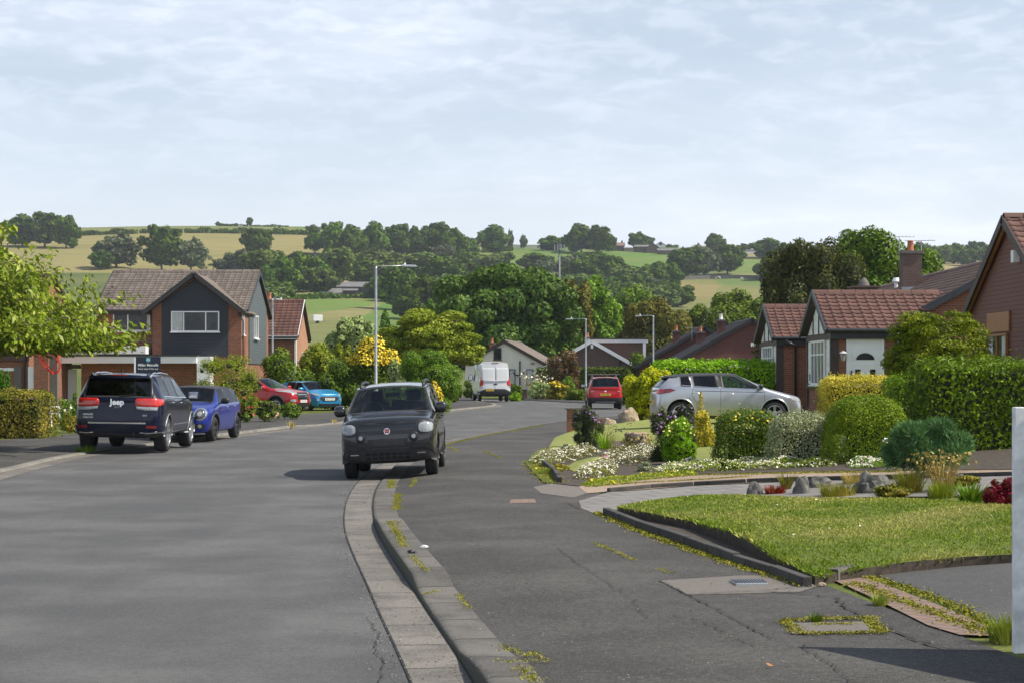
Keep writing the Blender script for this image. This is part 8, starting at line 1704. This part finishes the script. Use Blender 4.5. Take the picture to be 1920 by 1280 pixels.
carpet('alyssum', 'white alyssum drift below the tree stump', [(1118, 862), (1140, 846), (1200, 838), (1235, 842), (1230, 862), (1180, 874), (1140, 872)], .14, 4600, 'L_olive', .03, 112, .30); carpet('alyssum', 'long white alyssum edging beside the pink gravel', [(1225, 882), (1290, 870), (1360, 872), (1450, 866), (1560, 866), (1570, 874), (1480, 880), (1360, 884), (1240, 888)], .13, 6800, 'L_yel', .03, 113, .28); carpet('alyssum', 'white alyssum strip under the clipped dome', [(1585, 874), (1610, 864), (1685, 866), (1690, 877), (1600, 879)], .12, 2400, 'L_green', .03, 114, .32)
carpet('sedum', 'low yellow green sedum along the front of the flower bed', [(1085, 910), (1110, 900), (1200, 892), (1300, 882), (1310, 890), (1200, 900), (1120, 912)], .06, 3200, 'L_yel', .03, 115, .04, 'F_yel', cat='groundcover'); carpet('sedum', 'orange tinted sedum between the alyssum drifts', [(1000, 880), (1060, 872), (1075, 880), (1040, 888), (1010, 888)], .07, 1500, 'L_olhedge', .03, 116, .1, 'F_yel', cat='groundcover')
gshrub('pink_flower', 'bright pink flower cushion in the alyssum', 1128, 1144, 852, 862, 'L_green', 400, .03, 117, extra=petals(.8, .04, 2), exm=['F_pink'], cat='flowers'); gshrub('lavender', 'grey lavender cushion left of the tall asters', 1048, 1080, 830, 848, 'L_vari', 1200, .03, 118); gshrub('lavender', 'grey green lavender clump under the goldenrod', 1195, 1228, 862, 884, 'L_vari', 1200, .03, 119)
gshrub('heather', 'dark heather cushions below the yellow flowered shrub', 1340, 1400, 862, 882, 'L_hyp', 1500, .03, 120)
def gtuft(name, label, px, py, n, hpx, spx, wd, matk, seed, cat='plant', **k): b0 = G(px, py); s = F / b0.y; return tuft_plant(name, label, cat, (b0.x, b0.y, b0.z - .01), n, hpx / s, spx / s, wd, matk, seed, **k)
gtuft('crocosmia', 'spiky bright green leaves right of the tall asters', 1133, 842, 90, 44, 10, .018, 'L_bright', 121); gtuft('seed_heads', 'thin brown seed heads above the spiky green leaves', 1140, 838, 60, 50, 22, .008, 'L_straw', 122, heads=5, headm='timber_dk', head_size=.02, lean=.25)
gtuft('hosta_flower', 'arching stalk of pale lilac bells beside the juniper', 1680, 876, 5, 78, 3, .014, 'timber_dk', 123, heads=12, headm='white_old', head_size=.035, hfrac=1, lean=.12)
b0 = G(1452, 922); gtuft('houseleek', 'dark red spiky houseleek between the lawn rocks', 1453, 924, 170, 20, 20, .02, 'L_red', 124); gtuft('orange_plant', 'small orange leaved plant on the drive edge', 1474, 916, 60, 36, 9, .03, 'L_olhedge', 125)
gtuft('border_grass', 'straw and green grasses at the centre of the lawn border', 1570, 928, 420, 30, 34, .012, 'L_olhedge', 126); gtuft('border_grass', 'reddish grasses behind the long limestone rock', 1600, 905, 200, 26, 20, .012, 'L_straw', 127); gtuft('border_plant', 'fresh green tuft right of the long limestone rock', 1672, 926, 160, 22, 14, .02, 'L_bright', 128); gtuft('border_grass', 'orange brown grasses in front of the juniper', 1705, 922, 360, 52, 24, .014, 'L_olhedge', 129); gtuft('border_grass', 'tall pale seed spikes right of the juniper', 1768, 918, 130, 78, 22, .012, 'L_straw', 130, heads=3, headm='L_straw', hfrac=.4); gtuft('border_plant', 'yellow green feathery plant under the seed spikes', 1766, 930, 380, 36, 26, .012, 'L_yel', 131); gtuft('primula', 'broad leaved fresh green plant left of the dark red shrub', 1820, 938, 110, 40, 20, .05, 'L_lime', 132, lean=.6)
gshrub('red_barberry', 'dark red leaved low shrub at the right end of the lawn border', 1846, 1925, 893, 952, 'L_red', 5000, .035, 133, shell=.5); gshrub('border_plant', 'low mixed plants behind the pale rock', 1775, 1850, 888, 912, 'L_olhedge', 2000, .035, 134); gshrub('border_plant', 'ground hugging green plants in front of the limestone rock', 1640, 1720, 905, 932, 'L_olhedge', 1800, .035, 135)
gtuft('weeds', 'tall weeds at the foot of the white sign post', 1888, 1200, 260, 60, 32, .012, 'L_blade', 136, cat='weeds'); gtuft('weeds', 'weed tuft on the brick paving strip', 1650, 1132, 120, 26, 14, .012, 'L_blade', 137, cat='weeds'); gtuft('weeds', 'weed growing out of the square access cover edge', 1529, 1165, 90, 24, 9, .012, 'L_green', 138, cat='weeds'); gtuft('weeds', 'grass tuft at the corner of the dark lawn edging', 1540, 1088, 120, 26, 14, .010, 'L_blade', 139, cat='weeds'); gtuft('weeds', 'grass tuft at the pavement edge of the flower bed', 1025, 888, 300, 16, 22, .010, 'L_blade', 140, cat='weeds')
# ---------------------------------------------------------------- the air
me = bpy.data.meshes.new('haze'); bm = bmesh.new(); bmesh.ops.create_cube(bm, size=2); bm.to_mesh(me); bm.free(); hz_ = link('haze', me, None, None, (0, 940, 59)); hz_.scale = (1650, 985, 66); b = NB('haze_air'); v = b.n('ShaderNodeVolumePrincipled'); v.inputs['Color'].default_value = (.80, .88, 1, 1); v.inputs['Density'].default_value = .00012; v.inputs['Anisotropy'].default_value = .2; b.l(v.outputs[0], b.out.inputs['Volume']); me.materials.append(b.m); tag(hz_, kind='stuff')
